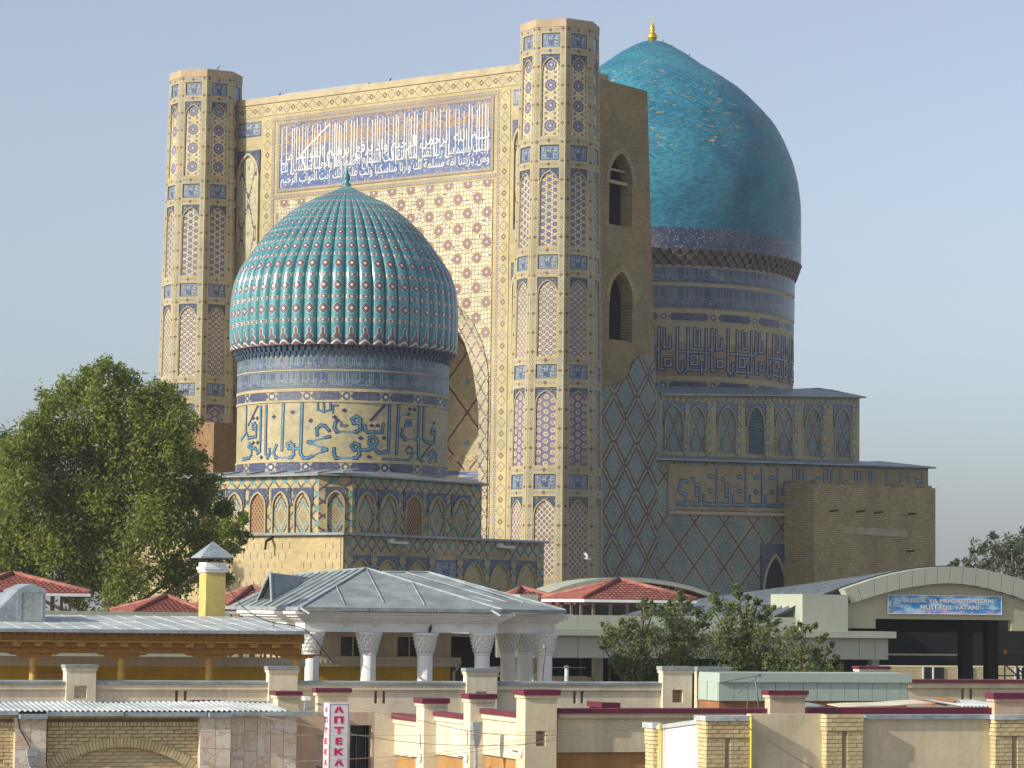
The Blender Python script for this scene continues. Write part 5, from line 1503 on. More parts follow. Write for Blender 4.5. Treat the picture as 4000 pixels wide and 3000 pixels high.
# hopper pipe on the second post and three wall lamps
hs, hz = ST.T(1855, 2850, T4 + 1.9)
m = MB()
for k in range(3): m.box(hs - 0.12 + 0.01 * k, hs + 0.12 - 0.01 * k, T4 + 1.7, T4 + 1.95, hz + 0.1 - k * 0.1, hz + 0.185 - k * 0.1)
m.hexa([(hs - 0.05, T4 + 1.75, hz - 0.4), (hs + 0.05, T4 + 1.75, hz - 0.4), (hs + 0.05, T4 + 1.9, hz - 0.4), (hs - 0.05, T4 + 1.9, hz - 0.4)], [(hs - 0.11, T4 + 1.7, hz - 0.12), (hs + 0.11, T4 + 1.7, hz - 0.12), (hs + 0.11, T4 + 1.95, hz - 0.12), (hs - 0.11, T4 + 1.95, hz - 0.12)])
m.tube([(hs, T4 + 1.82, hz - 0.38), (hs, T4 + 1.82, 0)], 0.05, 8)
loose('rain_hopper', m, K['zinc'], 'ribbed metal rain hopper between two capped wall posts', 'hopper', hs, T4 + 1.8)
for i, (x, y, tt) in enumerate(((1640, 2962, 5.2), (1822, 2960, 2.9), (2034, 2938, 0.2))):
    ls, lz = ST.T(x, y, T4 + tt)
    lp = sthing('wall_lamp', ('round white wall lamp on the lowest capped post', 'round white wall lamp on the middle capped post', 'round white wall lamp on the tall corner post')[i], 'lamp', ls, T4 + tt)
    m = MB(); m.lathe([(0.0, -0.14), (0.06, -0.11), (0.085, 0.0), (0.06, 0.1), (0.0, 0.13)], 10); m.v = [(v[0] * 0.7 + ls, v[1] * 0.7 + T4 + tt, v[2] + lz) for v in m.v]; sp('shade', m, K['white'], lp, True)
    m = MB(); m.tube([(ls, T4 + tt, lz), (ls - 0.18, T4 + tt + 0.1, lz + 0.03)], 0.02, 6); sp('bracket', m, K['steel'], lp)

# ------------------------------------------------------------------ right-hand fence with brick piers
T5 = 55.0
fe = sthing('brick_pier_fence', 'buff plastered fence between yellow brick piers with metal coping', 'fence', XS(3200, 2900, T5), T5)
random.seed(12)
def pier(xl, xe, x1, ytop, ycap, t, capm, bot=3008, slot=None):
    sl = XS(xe, ycap, t); sr = XS(x1, ycap, t); tb = max(ST.S(xl, ycap, sl)[0], t + 0.25); z1 = ZS(xe, ycap, t); zc_ = ZS(xe, ytop, t)
    m = MB(); m.box(sl + 0.02, sr - 0.02, t + 0.02, tb - 0.02, 0, z1); pr = sp('pier', m, K['mortar'], fe)
    if capm:
        m = MB(); m.box(sl - 0.05, sr + 0.05, t - 0.05, tb + 0.05, z1 + 0.002, zc_); sp('cap', m, capm, pr)
    H = 0.088; z = z1 - H / 2; row = 0; zb_ = ZS(xe, bot, t)
    while z > zb_:
        out = 0.05 if row < 4 else 0.025
        for (a0, a1, side) in ((sl, sr, 0), (t, tb, 1)):
            L = 0.25; n = max(1, int(round((a1 - a0) / L))); L = (a1 - a0) / n
            cuts = [a0 + L * k + (L / 2 if row % 2 else 0) for k in range(-1, n + 1)]
            for c in cuts:
                p, q = max(a0, c), min(a1, c + L)
                if q - p < 0.05: continue
                if slot and side == 0 and row >= 4:
                    g0, g1 = a0 + (a1 - a0) * slot[0], a0 + (a1 - a0) * slot[1]
                    if p < g1 and q > g0:
                        if p < g0 - 0.04: put_brick(fe, (p + g0) / 2, t + 0.03, z, g0 - p - 0.01, H - 0.012, out)
                        if q > g1 + 0.04: put_brick(fe, (q + g1) / 2, t + 0.03, z, q - g1 - 0.01, H - 0.012, out)
                        continue
                if side == 0: put_brick(fe, (p + q) / 2, t + 0.03, z, q - p - 0.01, H - 0.012, out)
                else: put_brick(fe, sl + 0.03, (p + q) / 2, z, q - p - 0.01, H - 0.012, out, yaw=-math.pi / 2)
        z -= H; row += 1
    return pr, sl, sr, tb, z1
pB = pier(2722, 2760, 2930, 2797, 2817, T5, K['zinc3'], slot=(0.44, 0.54))
pC = pier(3222, 3228, 3372, 2789, 2791, T5, None, slot=(0.44, 0.56))
pD = pier(3876, 3888, 4040, 2793, 2812, T5, K['zinc3'], slot=(0.44, 0.56))
tw5 = T5 + 0.22
for (x0, x1, y, cop) in ((2932, 3226, 2789, False), (3374, 3882, 2809, True)):
    a, b = XS(x0, 2900, tw5), XS(x1, 2900, tw5); z = ZS((x0 + x1) / 2, y, tw5)
    sbox('wall_panel', K['buffp'], fe, a, b, tw5, tw5 + 0.2, 0, z)
    if cop: sbox('coping', K['zinc'], fe, a, b - 0.01, tw5 - 0.09, tw5 + 0.3, z + 0.002, ZS((x0 + x1) / 2, 2792, tw5))
sP = pB[1] + 0.16; tA_, zA_ = ST.S(2568, 2850, sP); zB_ = ST.S(2722, 2822, sP)[1]
m = MB(); m.hexa([(sP, pB[3], 0), (sP + 0.2, pB[3], 0), (sP + 0.2, tA_, 0), (sP, tA_, 0)], [(sP, pB[3], zB_), (sP + 0.2, pB[3], zB_), (sP + 0.2, tA_, zA_), (sP, tA_, zA_)]); sp('side_panel', m, K['white'], fe)
m = MB(); m.hexa([(sP - 0.06, pB[3], zB_ + .002), (sP + 0.26, pB[3], zB_ + .002), (sP + 0.26, tA_, zA_ + .002), (sP - 0.06, tA_, zA_ + .002)], [(sP - 0.06, pB[3], zB_ + .09), (sP + 0.26, pB[3], zB_ + .09), (sP + 0.26, tA_, zA_ + .09), (sP - 0.06, tA_, zA_ + .09)]); sp('coping', m, K['zinc3'], fe)
pA = pier(2520, 2552, 2574, 2824, 2846, tA_ - 0.05, K['zinc3'])
for (x, y0, t) in ((2577, 2830, tA_ - 0.4), (2934, 2805, T5 - 0.06)):
    a, z = ST.T(x, y0, t); m = MB(); m.tube([(a, t, z + 0.03), (a, t, 0)], 0.028, 8); m.tube([(a + 0.06, t, z - 0.02), (a + 0.06, t, 0)], 0.018, 6) if x < 2900 else None
    sp('gas_pipe', m, K['gas'], fe, True)

# ------------------------------------------------------------------ long cream parapet
T6 = 74.0
pw = sthing('roof_parapet', 'long cream plastered parapet with grey capped square posts and paired slots', 'wall', XS(1200, 2700, T6), T6)
a, b = XS(-80, 2700, T6), XS(2580, 2700, T6); z0, z1, z2_ = ZS(1200, 2663, T6), ZS(1200, 2675, T6), ZS(1200, 2695, T6)
hol = []
for x in (690, 724, 1468, 1500, 2245, 2274):
    p, q = XS(x - 6, 2720, T6), XS(x + 6, 2720, T6); hol.append([(p, ZS(x, 2748, T6)), (q, ZS(x, 2748, T6)), (q, z2_ - 0.03), (p, z2_ - 0.03)])
m = MB(); m.prism([(a, 0), (b, 0), (b, z2_), (a, z2_)], front(T6), -0.22, 0, holes=hol); sp('wall', m, K['cream'], pw)
sbox('moulding', K['cream'], pw, a, b, T6 - 0.07, T6 + 0.25, z2_ + 0.002, z1); 
for i in range(9):
    p = a + (b - a) * i / 9; q = a + (b - a) * (i + 1) / 9 - 0.006
    m = MB(); w_ = random.uniform(-.006, .006); m.hexa([(p, T6 - 0.10, z1 + .002), (q, T6 - 0.10, z1 + .002 + w_), (q, T6 + 0.32, z1 + .03), (p, T6 + 0.32, z1 + .03)], [(p, T6 - 0.10, z0 - 0.01 + w_), (q, T6 - 0.10, z0 - 0.006), (q, T6 + 0.32, z0 + 0.02), (p, T6 + 0.32, z0 + 0.02)]); sp('coping_sheet', m, K['zinc2'], pw)
sbox('slot_back', K['pink'], pw, a, b, T6 + 0.15, T6 + 0.20, z2_ - 1.0, z2_ - 0.01)
for (x0, xe, x1, y0, y1, h) in ((247, 261, 376, 2597, 2609, (291, 340, 2679, 2728)), (1040, 1052, 1163, 2603, 2617, None), (1810, 1824, 1943, 2610, 2625, (1860, 1902, 2701, 2735)), (2573, 2590, 2704, 2603, 2619, (2627, 2667, 2695, 2744))):
    capped_post(pw, x0, xe, x1, y0, y1, None, T6 - 0.16, K['zinc2'], K['cream'], 0.05, h)
a, b = XS(2718, 2610, T6 + 1.5), XS(2840, 2610, T6 + 1.5); sbox('end_wall', K['buffp'], pw, a, b, T6 + 1.4, T6 + 1.6, 0, ZS(2780, 2622, T6 + 1.5)); sbox('end_coping', K['zinc2'], pw, a - 0.03, b + 0.05, T6 + 1.34, T6 + 1.66, ZS(2780, 2620, T6 + 1.5), ZS(2780, 2604, T6 + 1.5))

# ------------------------------------------------------------------ sage green fascia shed on the right
T7 = 72.5
gs = sthing('panelled_shed', 'long low shed faced with sage green metal panels', 'shed', XS(3100, 2700, T7), T7)
a, e = XS(2806, 2650, T7), XS(3550, 2650, T7); tb = ST.S(2722, 2650, a)[0]
zt7, zm7, zb7 = ZS(3100, 2629, T7), ZS(3100, 2666, T7), ZS(3100, 2738, T7)
sbox('fascia', K['green2'], gs, a, e + 0.06, T7 - 0.08, tb, zm7 + 0.004, zt7)
edges = [2806] + [2813 + 54 * k for k in range(1, 14)] + [3545]
for x0, x1 in zip(edges[:-1], edges[1:]): sbox('panel', K['green2'], gs, XS(x0, 2700, T7) + 0.007, XS(x1, 2700, T7) - 0.007, T7 - 0.015, T7 + 0.03, zb7, zm7)
n = 2
for k in range(n): sbox('side_panel', K['green2'], gs, a - 0.0, a + 0.03, T7 + 0.03 + (tb - T7) * k / n + 0.01, T7 + (tb - T7) * (k + 1) / n - 0.005, zb7, zm7)
sbox('frame', K['seam'], gs, a + 0.032, e - 0.01, T7 + 0.035, tb - 0.02, zb7 + 0.01, zm7 - 0.002); sbox('rusty_beam', K['rust'], gs, a + 0.05, e - 0.05, T7 + 0.05, tb - 0.1, zb7 - 0.25, zb7 + 0.008)
sbox('wall', K['ochre'], gs, a + 0.08, e - 0.02, T7 + 0.08, tb - 0.12, 0, zb7 - 0.255)
T7b = 78.0
rw = sthing('low_fence', 'buff wall with burgundy coping and paired slots behind the sage shed', 'wall', XS(3780, 2700, T7b), T7b)
a, b = XS(3530, 2690, T7b), XS(4080, 2690, T7b); zz = [ZS(3780, y, T7b) for y in (2654, 2667, 2687)]
sbox('coping', K['burg'], rw, a, b, T7b - 0.15, T7b + 0.3, zz[1], zz[0]); sbox('moulding', K['buffp'], rw, a, b, T7b - 0.09, T7b + 0.2, zz[2], zz[1] - 0.003)
hol = [[(XS(x - 6, 2700, T7b), zz[2] - 0.35), (XS(x + 6, 2700, T7b), zz[2] - 0.35), (XS(x + 6, 2700, T7b), zz[2] - 0.03), (XS(x - 6, 2700, T7b), zz[2] - 0.03)] for x in (3761, 3793)]
m = MB(); m.prism([(a, 0), (b, 0), (b, zz[2] - 0.004), (a, zz[2] - 0.004)], front(T7b), -0.2, 0, holes=hol); sp('wall', m, K['buffp'], rw); sbox('slot_back', K['pink'], rw, a, b, T7b + 0.13, T7b + 0.16, zz[2] - 0.8, zz[2] - 0.02)
capped_post(rw, 3338, 3358, 3470, 2602, 2614, None, T7b + 1.0, K['burg'], K['cream'], 0.06)
# roof clutter between the walls
cl, cz = ST.T(3760, 2760, T4 + 2.5)
m = corr(XS(3690, 2750, T4 + 2), XS(3885, 2750, T4 + 2), T4 + 1.2, T4 + 3.2, ZS(3780, 2762, T4 + 1.2), ZS(3780, 2738, T4 + 3), 0.11, 0.03); loose('corrugated_sheet', m, K['zinc3'], 'loose corrugated metal sheet lying behind the burgundy coping', 'metal sheet', cl, T4 + 2)
def sheet(x0, x1, y0, y1, t, mat, label, nm, bend=0.05):
    a, b = XS(x0, y0, t), XS(x1, y0, t); z0, z1 = ZS(x0, y0, t), ZS(x1, y1, t); m = MB(); n = 6
    for i in range(n):
        f, g_ = i / n, (i + 1) / n; p = lambda f: a + (b - a) * f; zf = lambda f: z0 + (z1 - z0) * f + bend * math.sin(f * 9)
        m.hexa([(p(f), t, zf(f) - 0.05), (p(g_), t, zf(g_) - 0.05), (p(g_), t + 1.0, zf(g_)), (p(f), t + 1.0, zf(f))], [(p(f), t, zf(f) - 0.03), (p(g_), t, zf(g_) - 0.03), (p(g_), t + 1.0, zf(g_) + 0.02), (p(f), t + 1.0, zf(f) + 0.02)])
    loose(nm, m, mat, label, 'sheet', a, t)
sheet(3640, 3750, 2750, 2736, T4 + 2.2, K['rust'], 'crumpled rusty metal sheet beside the loose corrugated sheet', 'rusty_sheet')
sheet(3300, 3640, 2758, 2742, T4 + 1.6, K['cream'], 'long pale board lying behind the burgundy coping', 'pale_board', 0.01)
sheet(3150, 3222, 2756, 2752, T4 + 1.6, K['zinc2'], 'short grey metal offcut behind the burgundy coping', 'metal_offcut', 0.01)
# ------------------------------------------------------------------ veranda with carved wooden cornice
T8 = 93.0
ve = sthing('wooden_veranda', 'veranda with carved orange wooden cornice and turned yellow columns', 'veranda', XS(600, 2600, T8), T8)
a, b = XS(-120, 2460, T8), XS(1178, 2470, T8)
Z8 = lambda y: ZS(600, y, T8)
rt = T8 + 6.0
m = MB(); zf, zb_ = Z8(2461), ZS(600, 2408, rt)
m.hexa([(a, T8 - 0.9, zf - .02), (b, T8 - 0.9, zf - .02), (b, rt, zb_ - .02), (a, rt, zb_ - .02)], [(a, T8 - 0.9, zf + .02), (b, T8 - 0.9, zf + .02), (b, rt, zb_ + .02), (a, rt, zb_ + .02)]); vroof = sp('roof', m, K['zinc3'], ve)
random.seed(2)
for k in range(17):
    s = a + (b - a) * (k + 0.3) / 17; m = MB(); m.hexa([(s, T8 - 0.9, zf + .02), (s + .022, T8 - 0.9, zf + .02), (s + .022, rt, zb_ + .02), (s, rt, zb_ + .02)], [(s, T8 - 0.9, zf + .035), (s + .022, T8 - 0.9, zf + .035), (s + .022, rt, zb_ + .035), (s, rt, zb_ + .035)]); sp('standing_seam', m, K['zinc3'], vroof)
for k in range(14):
    p, q = a + (b - a) * k / 14, a + (b - a) * (k + 1) / 14 - 0.006; sbox('gutter', K['zinc'], vroof, p, q, T8 - 1.02, T8 - 0.88, zf - 0.09, zf + 0.015)
sbox('frieze_board', K['wood'], ve, a, b - 0.05, T8 - 0.55, T8 - 0.3, Z8(2508), Z8(2466))
for k in range(46):
    s = a + 0.1 + (b - a - 0.3) * k / 46; sbox('frieze_dentil', K['wood'], ve, s, s + 0.16, T8 - 0.60, T8 - 0.551, Z8(2486), Z8(2468))
sbox('frieze_rail', K['wood2'], ve, a, b - 0.06, T8 - 0.6, T8 - 0.552, Z8(2510), Z8(2504))
sbox('soffit_board', K['wood'], ve, a, b - 0.08, T8 - 0.35, T8 - 0.1, Z8(2530), Z8(2509))
for x in [55 + 84 * k for k in range(-1, 14)]:
    s = XS(x, 2520, T8); m = MB(); m.prism([(s - 0.1, Z8(2527)), (s + 0.1, Z8(2527)), (s + 0.17, Z8(2511)), (s - 0.17, Z8(2511))], front(T8), 0.36, 0.48); sp('bracket', m, K['wood2'], ve)
sbox('beam', K['wood'], ve, a, b - 0.05, T8 - 0.22, T8 + 0.12, Z8(2553), Z8(2531))
for x in (130, 475, 817, 1160):
    s = XS(x, 2560, T8); z1, z0 = Z8(2552), Z8(2571)
    P = [(s - 0.88, z1), (s - 0.72, z1 - 0.07), (s - 0.62, z1 - 0.05), (s - 0.5, z1 - 0.13), (s - 0.36, z1 - 0.12), (s - 0.3, z0), (s + 0.3, z0), (s + 0.36, z1 - 0.12), (s + 0.5, z1 - 0.13), (s + 0.62, z1 - 0.05), (s + 0.72, z1 - 0.07), (s + 0.88, z1)]
    m = MB(); m.prism(P, front(T8), -0.06, 0.14, back=True); sp('corbel', m, K['wood'], ve)
    m = MB(); zt_ = z0; m.lathe([(0.13, 0), (0.13, zt_ - 0.5), (0.125, zt_ - 0.42), (0.10, zt_ - 0.38), (0.12, zt_ - 0.3), (0.14, zt_ - 0.2), (0.125, zt_ - 0.1), (0.105, zt_ - 0.02), (0.105, zt_)], 14, (s, T8 - 0.03)); sp('column', m, K['wood2'], ve, True)
sbox('back_wall', K['yellow'], ve, a, XS(1190, 2600, T8 + 4.5), T8 + 4.5, T8 + 4.8, 0, ZS(600, 2603, T8 + 4.5)); sbox('wall_band', K['wallin'], ve, a, XS(1190, 2600, T8 + 4.4), T8 + 4.3, T8 + 4.8, ZS(600, 2603, T8 + 4.4), ZS(600, 2566, T8 + 4.4))
sbox('ceiling', K['wood'], ve, a, b, T8 - 0.1, T8 + 4.6, Z8(2529), Z8(2524))
m = MB(); s0 = XS(140, 2640, T8 + 4.2); m.box(s0, s0 + 2.1, T8 + 4.2, T8 + 4.29, ZS(140, 2660, T8 + 4.2), ZS(140, 2630, T8 + 4.2)); sp('brown_panel', m, K['ochre'], ve)
# metal vent box on the roof
vb = sthing('roof_vent', 'grey metal gabled vent box standing on the veranda roof', 'vent', XS(120, 2420, T8 + 2.2), T8 + 2.2)
tv = T8 + 2.2; s0, s1 = XS(66, 2400, tv), XS(177, 2400, tv); z0, z1, z2_ = ZS(120, 2432, tv), ZS(120, 2302, tv), ZS(120, 2280, tv); sm = (s0 + s1) / 2
m = MB(); m.prism([(s0, z0 - 0.1), (s1, z0 - 0.1), (s1, z1), (sm, z2_), (s0, z1)], front(tv), -2.6, 0); sp('housing', m, K['zinc'], vb)
m = MB(); m.hexa([(s0 - 1.1, tv + .05, z0 - .1), (s0, tv + .05, z0 - .1), (s0, tv + 2.5, z0 - .1), (s0 - 1.1, tv + 2.5, z0 - .1)], [(s0 - .9, tv + .05, z0 + .1), (s0 - .002, tv + .05, z1 - .05), (s0 - .002, tv + 2.5, z1 - .05), (s0 - .9, tv + 2.5, z0 + .1)]); sp('side_apron', m, K['zinc'], vb)
m = MB(); f = 0.12; m.box(s0 + f, s1 - f, tv - 0.025, tv, z0 + 0.05, z1 - 0.08); sp('hatch', m, K['zinc2'], vb)
for (q0, q1, w0, w1) in ((s0 + f, s1 - f, z1 - 0.1, z1 - 0.06), (s0 + f - .02, s0 + f + .02, z0 + .05, z1 - .06), (s1 - f - .02, s1 - f + .02, z0 + .05, z1 - .06)): sbox('hatch_frame', K['zinc'], vb, q0, q1, tv - 0.04, tv - 0.026, w0, w1)
# yellow chimney
tc_ = T8 + 7.5
ch_ = sthing('chimney', 'yellow painted brick chimney with white collar and metal pyramid hood', 'chimney', XS(840, 2400, tc_), tc_)
s0, s1 = XS(804, 2320, tc_), XS(880, 2320, tc_); tb = ST.S(777, 2320, s0)[0]; ZC = lambda y: ZS(840, y, tc_); dd = tb - tc_
g = G('yellow_painted_brick'); mk, r = g.bricks(0.26, 0.09, 0.012); g.bump(1.0 - mk, 0.012, 0.6); YB = g.done(g.weather((0.60, 0.475, 0.16), 0.22, 1.0, 7.0), 0.8)
sbox('stack', YB, ch_, s0, s1, tc_, tb, 0, ZC(2236))
for (o, y0, y1) in ((0.05, 2236, 2225), (0.09, 2224.6, 2214), (0.02, 2213.6, 2197)): sbox('collar', K['white'], ch_, s0 - o, s1 + o, tc_ - o, tb + o, ZC(y0) + .002, ZC(y1))
for p in (s0 + .02, s1 - .02):
    for q in (tc_ + .02, tb - .02): m = MB(); m.tube([(p, q, ZC(2200)), (p, q, ZC(2174))], 0.015, 6); sp('hood_leg', m, K['steel'], ch_)
o = 0.26; sm, tm = (s0 + s1) / 2, (tc_ + tb) / 2; zz, za = ZC(2176), ZC(2113)
c4 = [(s0 - o, tc_ - o, zz), (s1 + o, tc_ - o, zz), (s1 + o, tb + o, zz), (s0 - o, tb + o, zz)]
m = MB()
for k in range(4): m.face([c4[k], c4[(k + 1) % 4], (sm, tm, za)])
m.hexa([(x, y, z - 0.03) for x, y, z in c4], c4); hood = sp('hood', m, K['zinc'], ch_)
# fascia beyond the veranda
T8c = T8 + 14
fa = sthing('flat_roof_fascia', 'long pale grey green fascia behind the veranda roof', 'fascia', XS(470, 2400, T8c), T8c)
for x0, x1 in zip((-100, 160, 410, 525, 640, 760), (160, 410, 525, 640, 760, 900)): sbox('panel', K['green'], fa, XS(x0, 2400, T8c) + .005, XS(x1, 2400, T8c) - .005, T8c, T8c + 0.1, 0, ZS(470, 2389, T8c))

# ------------------------------------------------------------------ white pavilion with columns
T9 = 100.0
wb = sthing('white_pavilion', 'white colonnaded pavilion with muqarnas capitals and grey metal hipped roof', 'building', XS(1600, 2600, T9), T9)
Z9 = lambda y, x=1600, t=T9: ZS(x, y, t)
sL, sR = XS(1206, 2450, T9), XS(1915, 2450, T9); sR2 = XS(2140, 2450, T9 + 1.2); tB = T9 + 7.6
def lshape(d, z0, z1, name, mat=K['white']):
    m = MB(); P = [(sL - d, T9 - d), (sR + d, T9 - d), (sR + d, T9 + 1.2 - d), (sR2 + d, T9 + 1.2 - d), (sR2 + d, tB), (sL - d, tB)]
    a = [(x, y, z0) for x, y in P]; b_ = [(x, y, z1) for x, y in P]
    n = len(P)
    for i in range(n): m.face([a[i], a[(i + 1) % n], b_[(i + 1) % n], b_[i]])
    for q, zz in ((P, z1), (list(reversed(P)), z0)):
        for quad in ((0, 1, 4, 5), ):
            pass
    m.face([b_[0], b_[1], b_[2], b_[5]]); m.face([b_[2], b_[3], b_[4], b_[5]]); m.face([a[5], a[2], a[1], a[0]]); m.face([a[5], a[4], a[3], a[2]])
    return sp(name, m, mat, wb)
lshape(0.22, Z9(2470), Z9(2432), 'architrave')
for d, y0, y1 in ((0.32, 2431.6, 2424), (0.45, 2423.6, 2414), (0.6, 2413.6, 2404), (0.72, 2403.6, 2392)): lshape(d, Z9(y0), Z9(y1), 'cornice')
for x in (1345, 1456, 1567, 1678, 1788, 1895):
    s = XS(x, 2440, T9 - .2); m = MB(); m.hexa([(s - .03, T9 - .27, Z9(2449)), (s + .03, T9 - .27, Z9(2449)), (s + .03, T9 - .221, Z9(2449)), (s - .03, T9 - .221, Z9(2449))], [(s - .11, T9 - .4, Z9(2432)), (s + .11, T9 - .4, Z9(2432)), (s + .11, T9 - .221, Z9(2432)), (s - .11, T9 - .221, Z9(2432))]); sp('corbel', m, K['white'], wb)
def colmesh():
    zc1, zc0 = Z9(2471), Z9(2560)
    sh = MB(); sh.lathe([(0.285, 0), (0.285, 4.0), (0.28, zc0)], 20)
    cp = MB(); h = zc1 - zc0
    cp.lathe([(0.27, zc0), (0.305, zc0 + .02), (0.305, zc0 + .06), (0.28, zc0 + .07)], 20)
    T_ = 5
    for k in range(T_):
        r0 = 0.285 + 0.165 * (k / T_) ** 0.9; r1 = 0.285 + 0.165 * ((k + 1) / T_) ** 0.9 + 0.02; za = zc0 + .06 + (h - .16) * k / T_; zb__ = zc0 + .06 + (h - .16) * (k + 1) / T_
        cp.lathe([(r0 - .03, za), (r0 + .0, zb__)], 20)
        N = 14
        for i in range(N):
            an = 2 * math.pi * (i + .5 * (k % 2)) / N; w = math.pi / N * 0.86
            P = lambda r, aa, z: (r * math.sin(aa), -r * math.cos(aa), z)
            cp.hexa([P(r0 - .04, an - w * .3, za + .01), P(r0 + .0, an - w * .2, za + .01), P(r0 + .0, an + w * .2, za + .01), P(r0 - .04, an + w * .3, za + .01)], [P(r0 - .04, an - w, zb__), P(r1 + .032, an - w * .92, zb__), P(r1 + .032, an + w * .92, zb__), P(r0 - .04, an + w, zb__)])
    cp.lathe([(0.46, zc1 - .10), (0.50, zc1 - .07), (0.50, zc1)], 20)
    return sh.mesh('column', K['white'], True), cp.mesh('capital', K['white'])
shm, cpm = colmesh()
s_0, t_0 = ORG[wb.name]
for (x, t) in ((1217, T9), (1440, T9), (1662, T9), (1885, T9), (2130, T9 + 1.2), (1985, T9 + 5.5), (2052, T9 + 6.2)):
    s = XS(x, 2560, t); c = link('column', shm, wb, (s - s_0, t + .05 - t_0, 0)); link('capital', cpm, c)
# inner wall with windows
ti = T9 + 4.2; a, b = XS(1180, 2520, ti), XS(1762, 2520, ti); zw0, zw1 = ZS(1500, 2566, ti), ZS(1500, 2440, ti)
wins = [(1330, 1412), (1552, 1632), (1200, 1262)]
hol = [[(XS(x0, 2520, ti), zw0 + .02), (XS(x1, 2520, ti), zw0 + .02), (XS(x1, 2520, ti), ZS(x0, 2488, ti)), (XS(x0, 2520, ti), ZS(x0, 2488, ti))] for x0, x1 in wins]
m = MB(); m.prism([(a, zw0), (b, zw0), (b, zw1), (a, zw1)], front(ti), -0.2, 0, holes=hol); iw = sp('inner_wall', m, K['wallin'], wb)
for h in hol:
    (x0, z0), (x1, _), (_, z1), _ = h; wn_ = sbox('window', K['glass'], wb, x0, x1, ti + .14, ti + .17, z0, z1)
    m = MB(); xm = x0 + (x1 - x0) * .62; m.box(xm - .025, xm + .025, ti + .08, ti + .139, z0, z1); m.box(x0, x0 + .035, ti + .08, ti + .139, z0, z1); m.box(x1 - .035, x1, ti + .08, ti + .139, z0, z1); sp('window_frame', m, K['wallin'], wn_)
m = MB()
for k in range(30): s = a + (b - a) * k / 30; m.box(s + .03, s + .11, ti - .33, ti - .30, ZS(1500, 2592, ti), ZS(1500, 2578, ti))
sp('ledge_dentils', m, K['wallin'], wb, kind='stuff'); sbox('ledge', K['wallin'], wb, a, b + .3, ti - .30, ti, ZS(1500, 2603, ti), ZS(1500, 2566, ti)); sbox('lower_wall', K['yellow'], wb, a, b - .05, ti - .1, ti + .1, 0, ZS(1500, 2604, ti))
m = MB(); ds, dz = ST.T(1795, 2572, ti - .4); m.tube([(ds - .3, ti - .4, dz), (ds, ti - .4, dz - .04), (ds + .03, ti - .4, dz - .2), (ds - .1, ti - .4, dz - .4), (ds - .22, ti - .4, dz - .5), (ds - .22, ti - .4, 0)], 0.055, 8); sp('downpipe', m, K['wallin'], wb, True)
# roof
def PT(x, y, t): s, z = ST.T(x, y, t); return Vector((s, t, z))
ov = 0.85
C1 = PT(1177, 2374, T9 - ov); E1 = PT(1960, 2384, T9 - ov); C2 = PT(2210, 2391, T9 + .3)
zE = C1.z; E1.z = zE + 0.0; C2.z = zE
P1 = PT(1430, 2221, T9 + 4.2); P3 = PT(1492, 2236, T9 + 4.4); P4 = PT(1672, 2237, T9 + 4.4); P2 = PT(1140, 2247, T9 + 11.5)
tC0 = ST.S(885, 2362, C1.x)[0]; C0 = Vector((C1.x, tC0, zE)); C3 = Vector((C2.x, T9 + 8.5, zE)); P5 = Vector((P4.x, T9 + 9, P4.z))
m = MB()
for f in ([C1, E1, P1], [E1, C2, P4, P3, P1], [C0, C1, P1, P2], [C2, C3, P4], [C0, P2, P1, P3, P4, C3]): m.face([tuple(v) for v in f])
wr = sp('roof', m, K['zinc2'], wb)
m = MB(); m.face([(v.x, v.y, v.z - .05) for v in (C1, C0, C3, C2, E1)]); sp('soffit', m, K['white'], wr)
def seam(A, B, name='standing_seam', r=0.028, mat=K['zinc']):
    m = MB(); up = Vector((0, 0, .02)); m.tube([A + up, B + up], r, 5); sp(name, m, mat, wr)
lerp = lambda A, B, f: A + (B - A) * f
for k in range(1, 10): seam(lerp(P1, P2, k / 10), lerp(C1, C0, k / 10 * 0.98))
for k in (0.22, 0.42, 0.62): 
    B = lerp(C1, E1, k); A = lerp(C1, P1, k / 0.42) if k <= 0.42 else lerp(P1, E1, (k - .42) / .58); seam(A, lerp(A, B, .86))
for fa_, fb in ((0.0, .30), (.5, .5), (1.0, .72)):
    A = lerp(P3, P4, fa_); B = lerp(E1, C2, fb); seam(A, lerp(A, B, .8))
for A, B in ((C1, P1), (P1, E1), (P4, C2), (P1, P2), (P3, P4)): seam(A, B, 'ridge_cap', 0.045)
for A, B in ((C1, E1), (E1, C2), (C0, C1)):
    d = (B - A); n = max(1, int(d.length / 2.0))
    for k in range(n):
        p, q = lerp(A, B, k / n), lerp(A, B, (k + 1) / n - .004); m = MB()
        o_ = Vector((0, -.1, 0)) if abs(d.x) > abs(d.y) else Vector((-.1, 0, 0))
        m.hexa([tuple(p + Vector((0, 0, -.1))), tuple(q + Vector((0, 0, -.1))), tuple(q + o_ + Vector((0, 0, -.1))), tuple(p + o_ + Vector((0, 0, -.1)))], [tuple(p + Vector((0, 0, .03))), tuple(q + Vector((0, 0, .03))), tuple(q + o_ + Vector((0, 0, .03))), tuple(p + o_ + Vector((0, 0, .03)))]); sp('gutter', m, K['zinc2'], wr)
for q in (C1, lerp(E1, C2, -.15)): m = MB(); m.tube([q + Vector((-.05, -.1, -.02)), q + Vector((.2, -.4, -.22))], .05, 6); sp('gutter_spout', m, K['zinc'], wr)
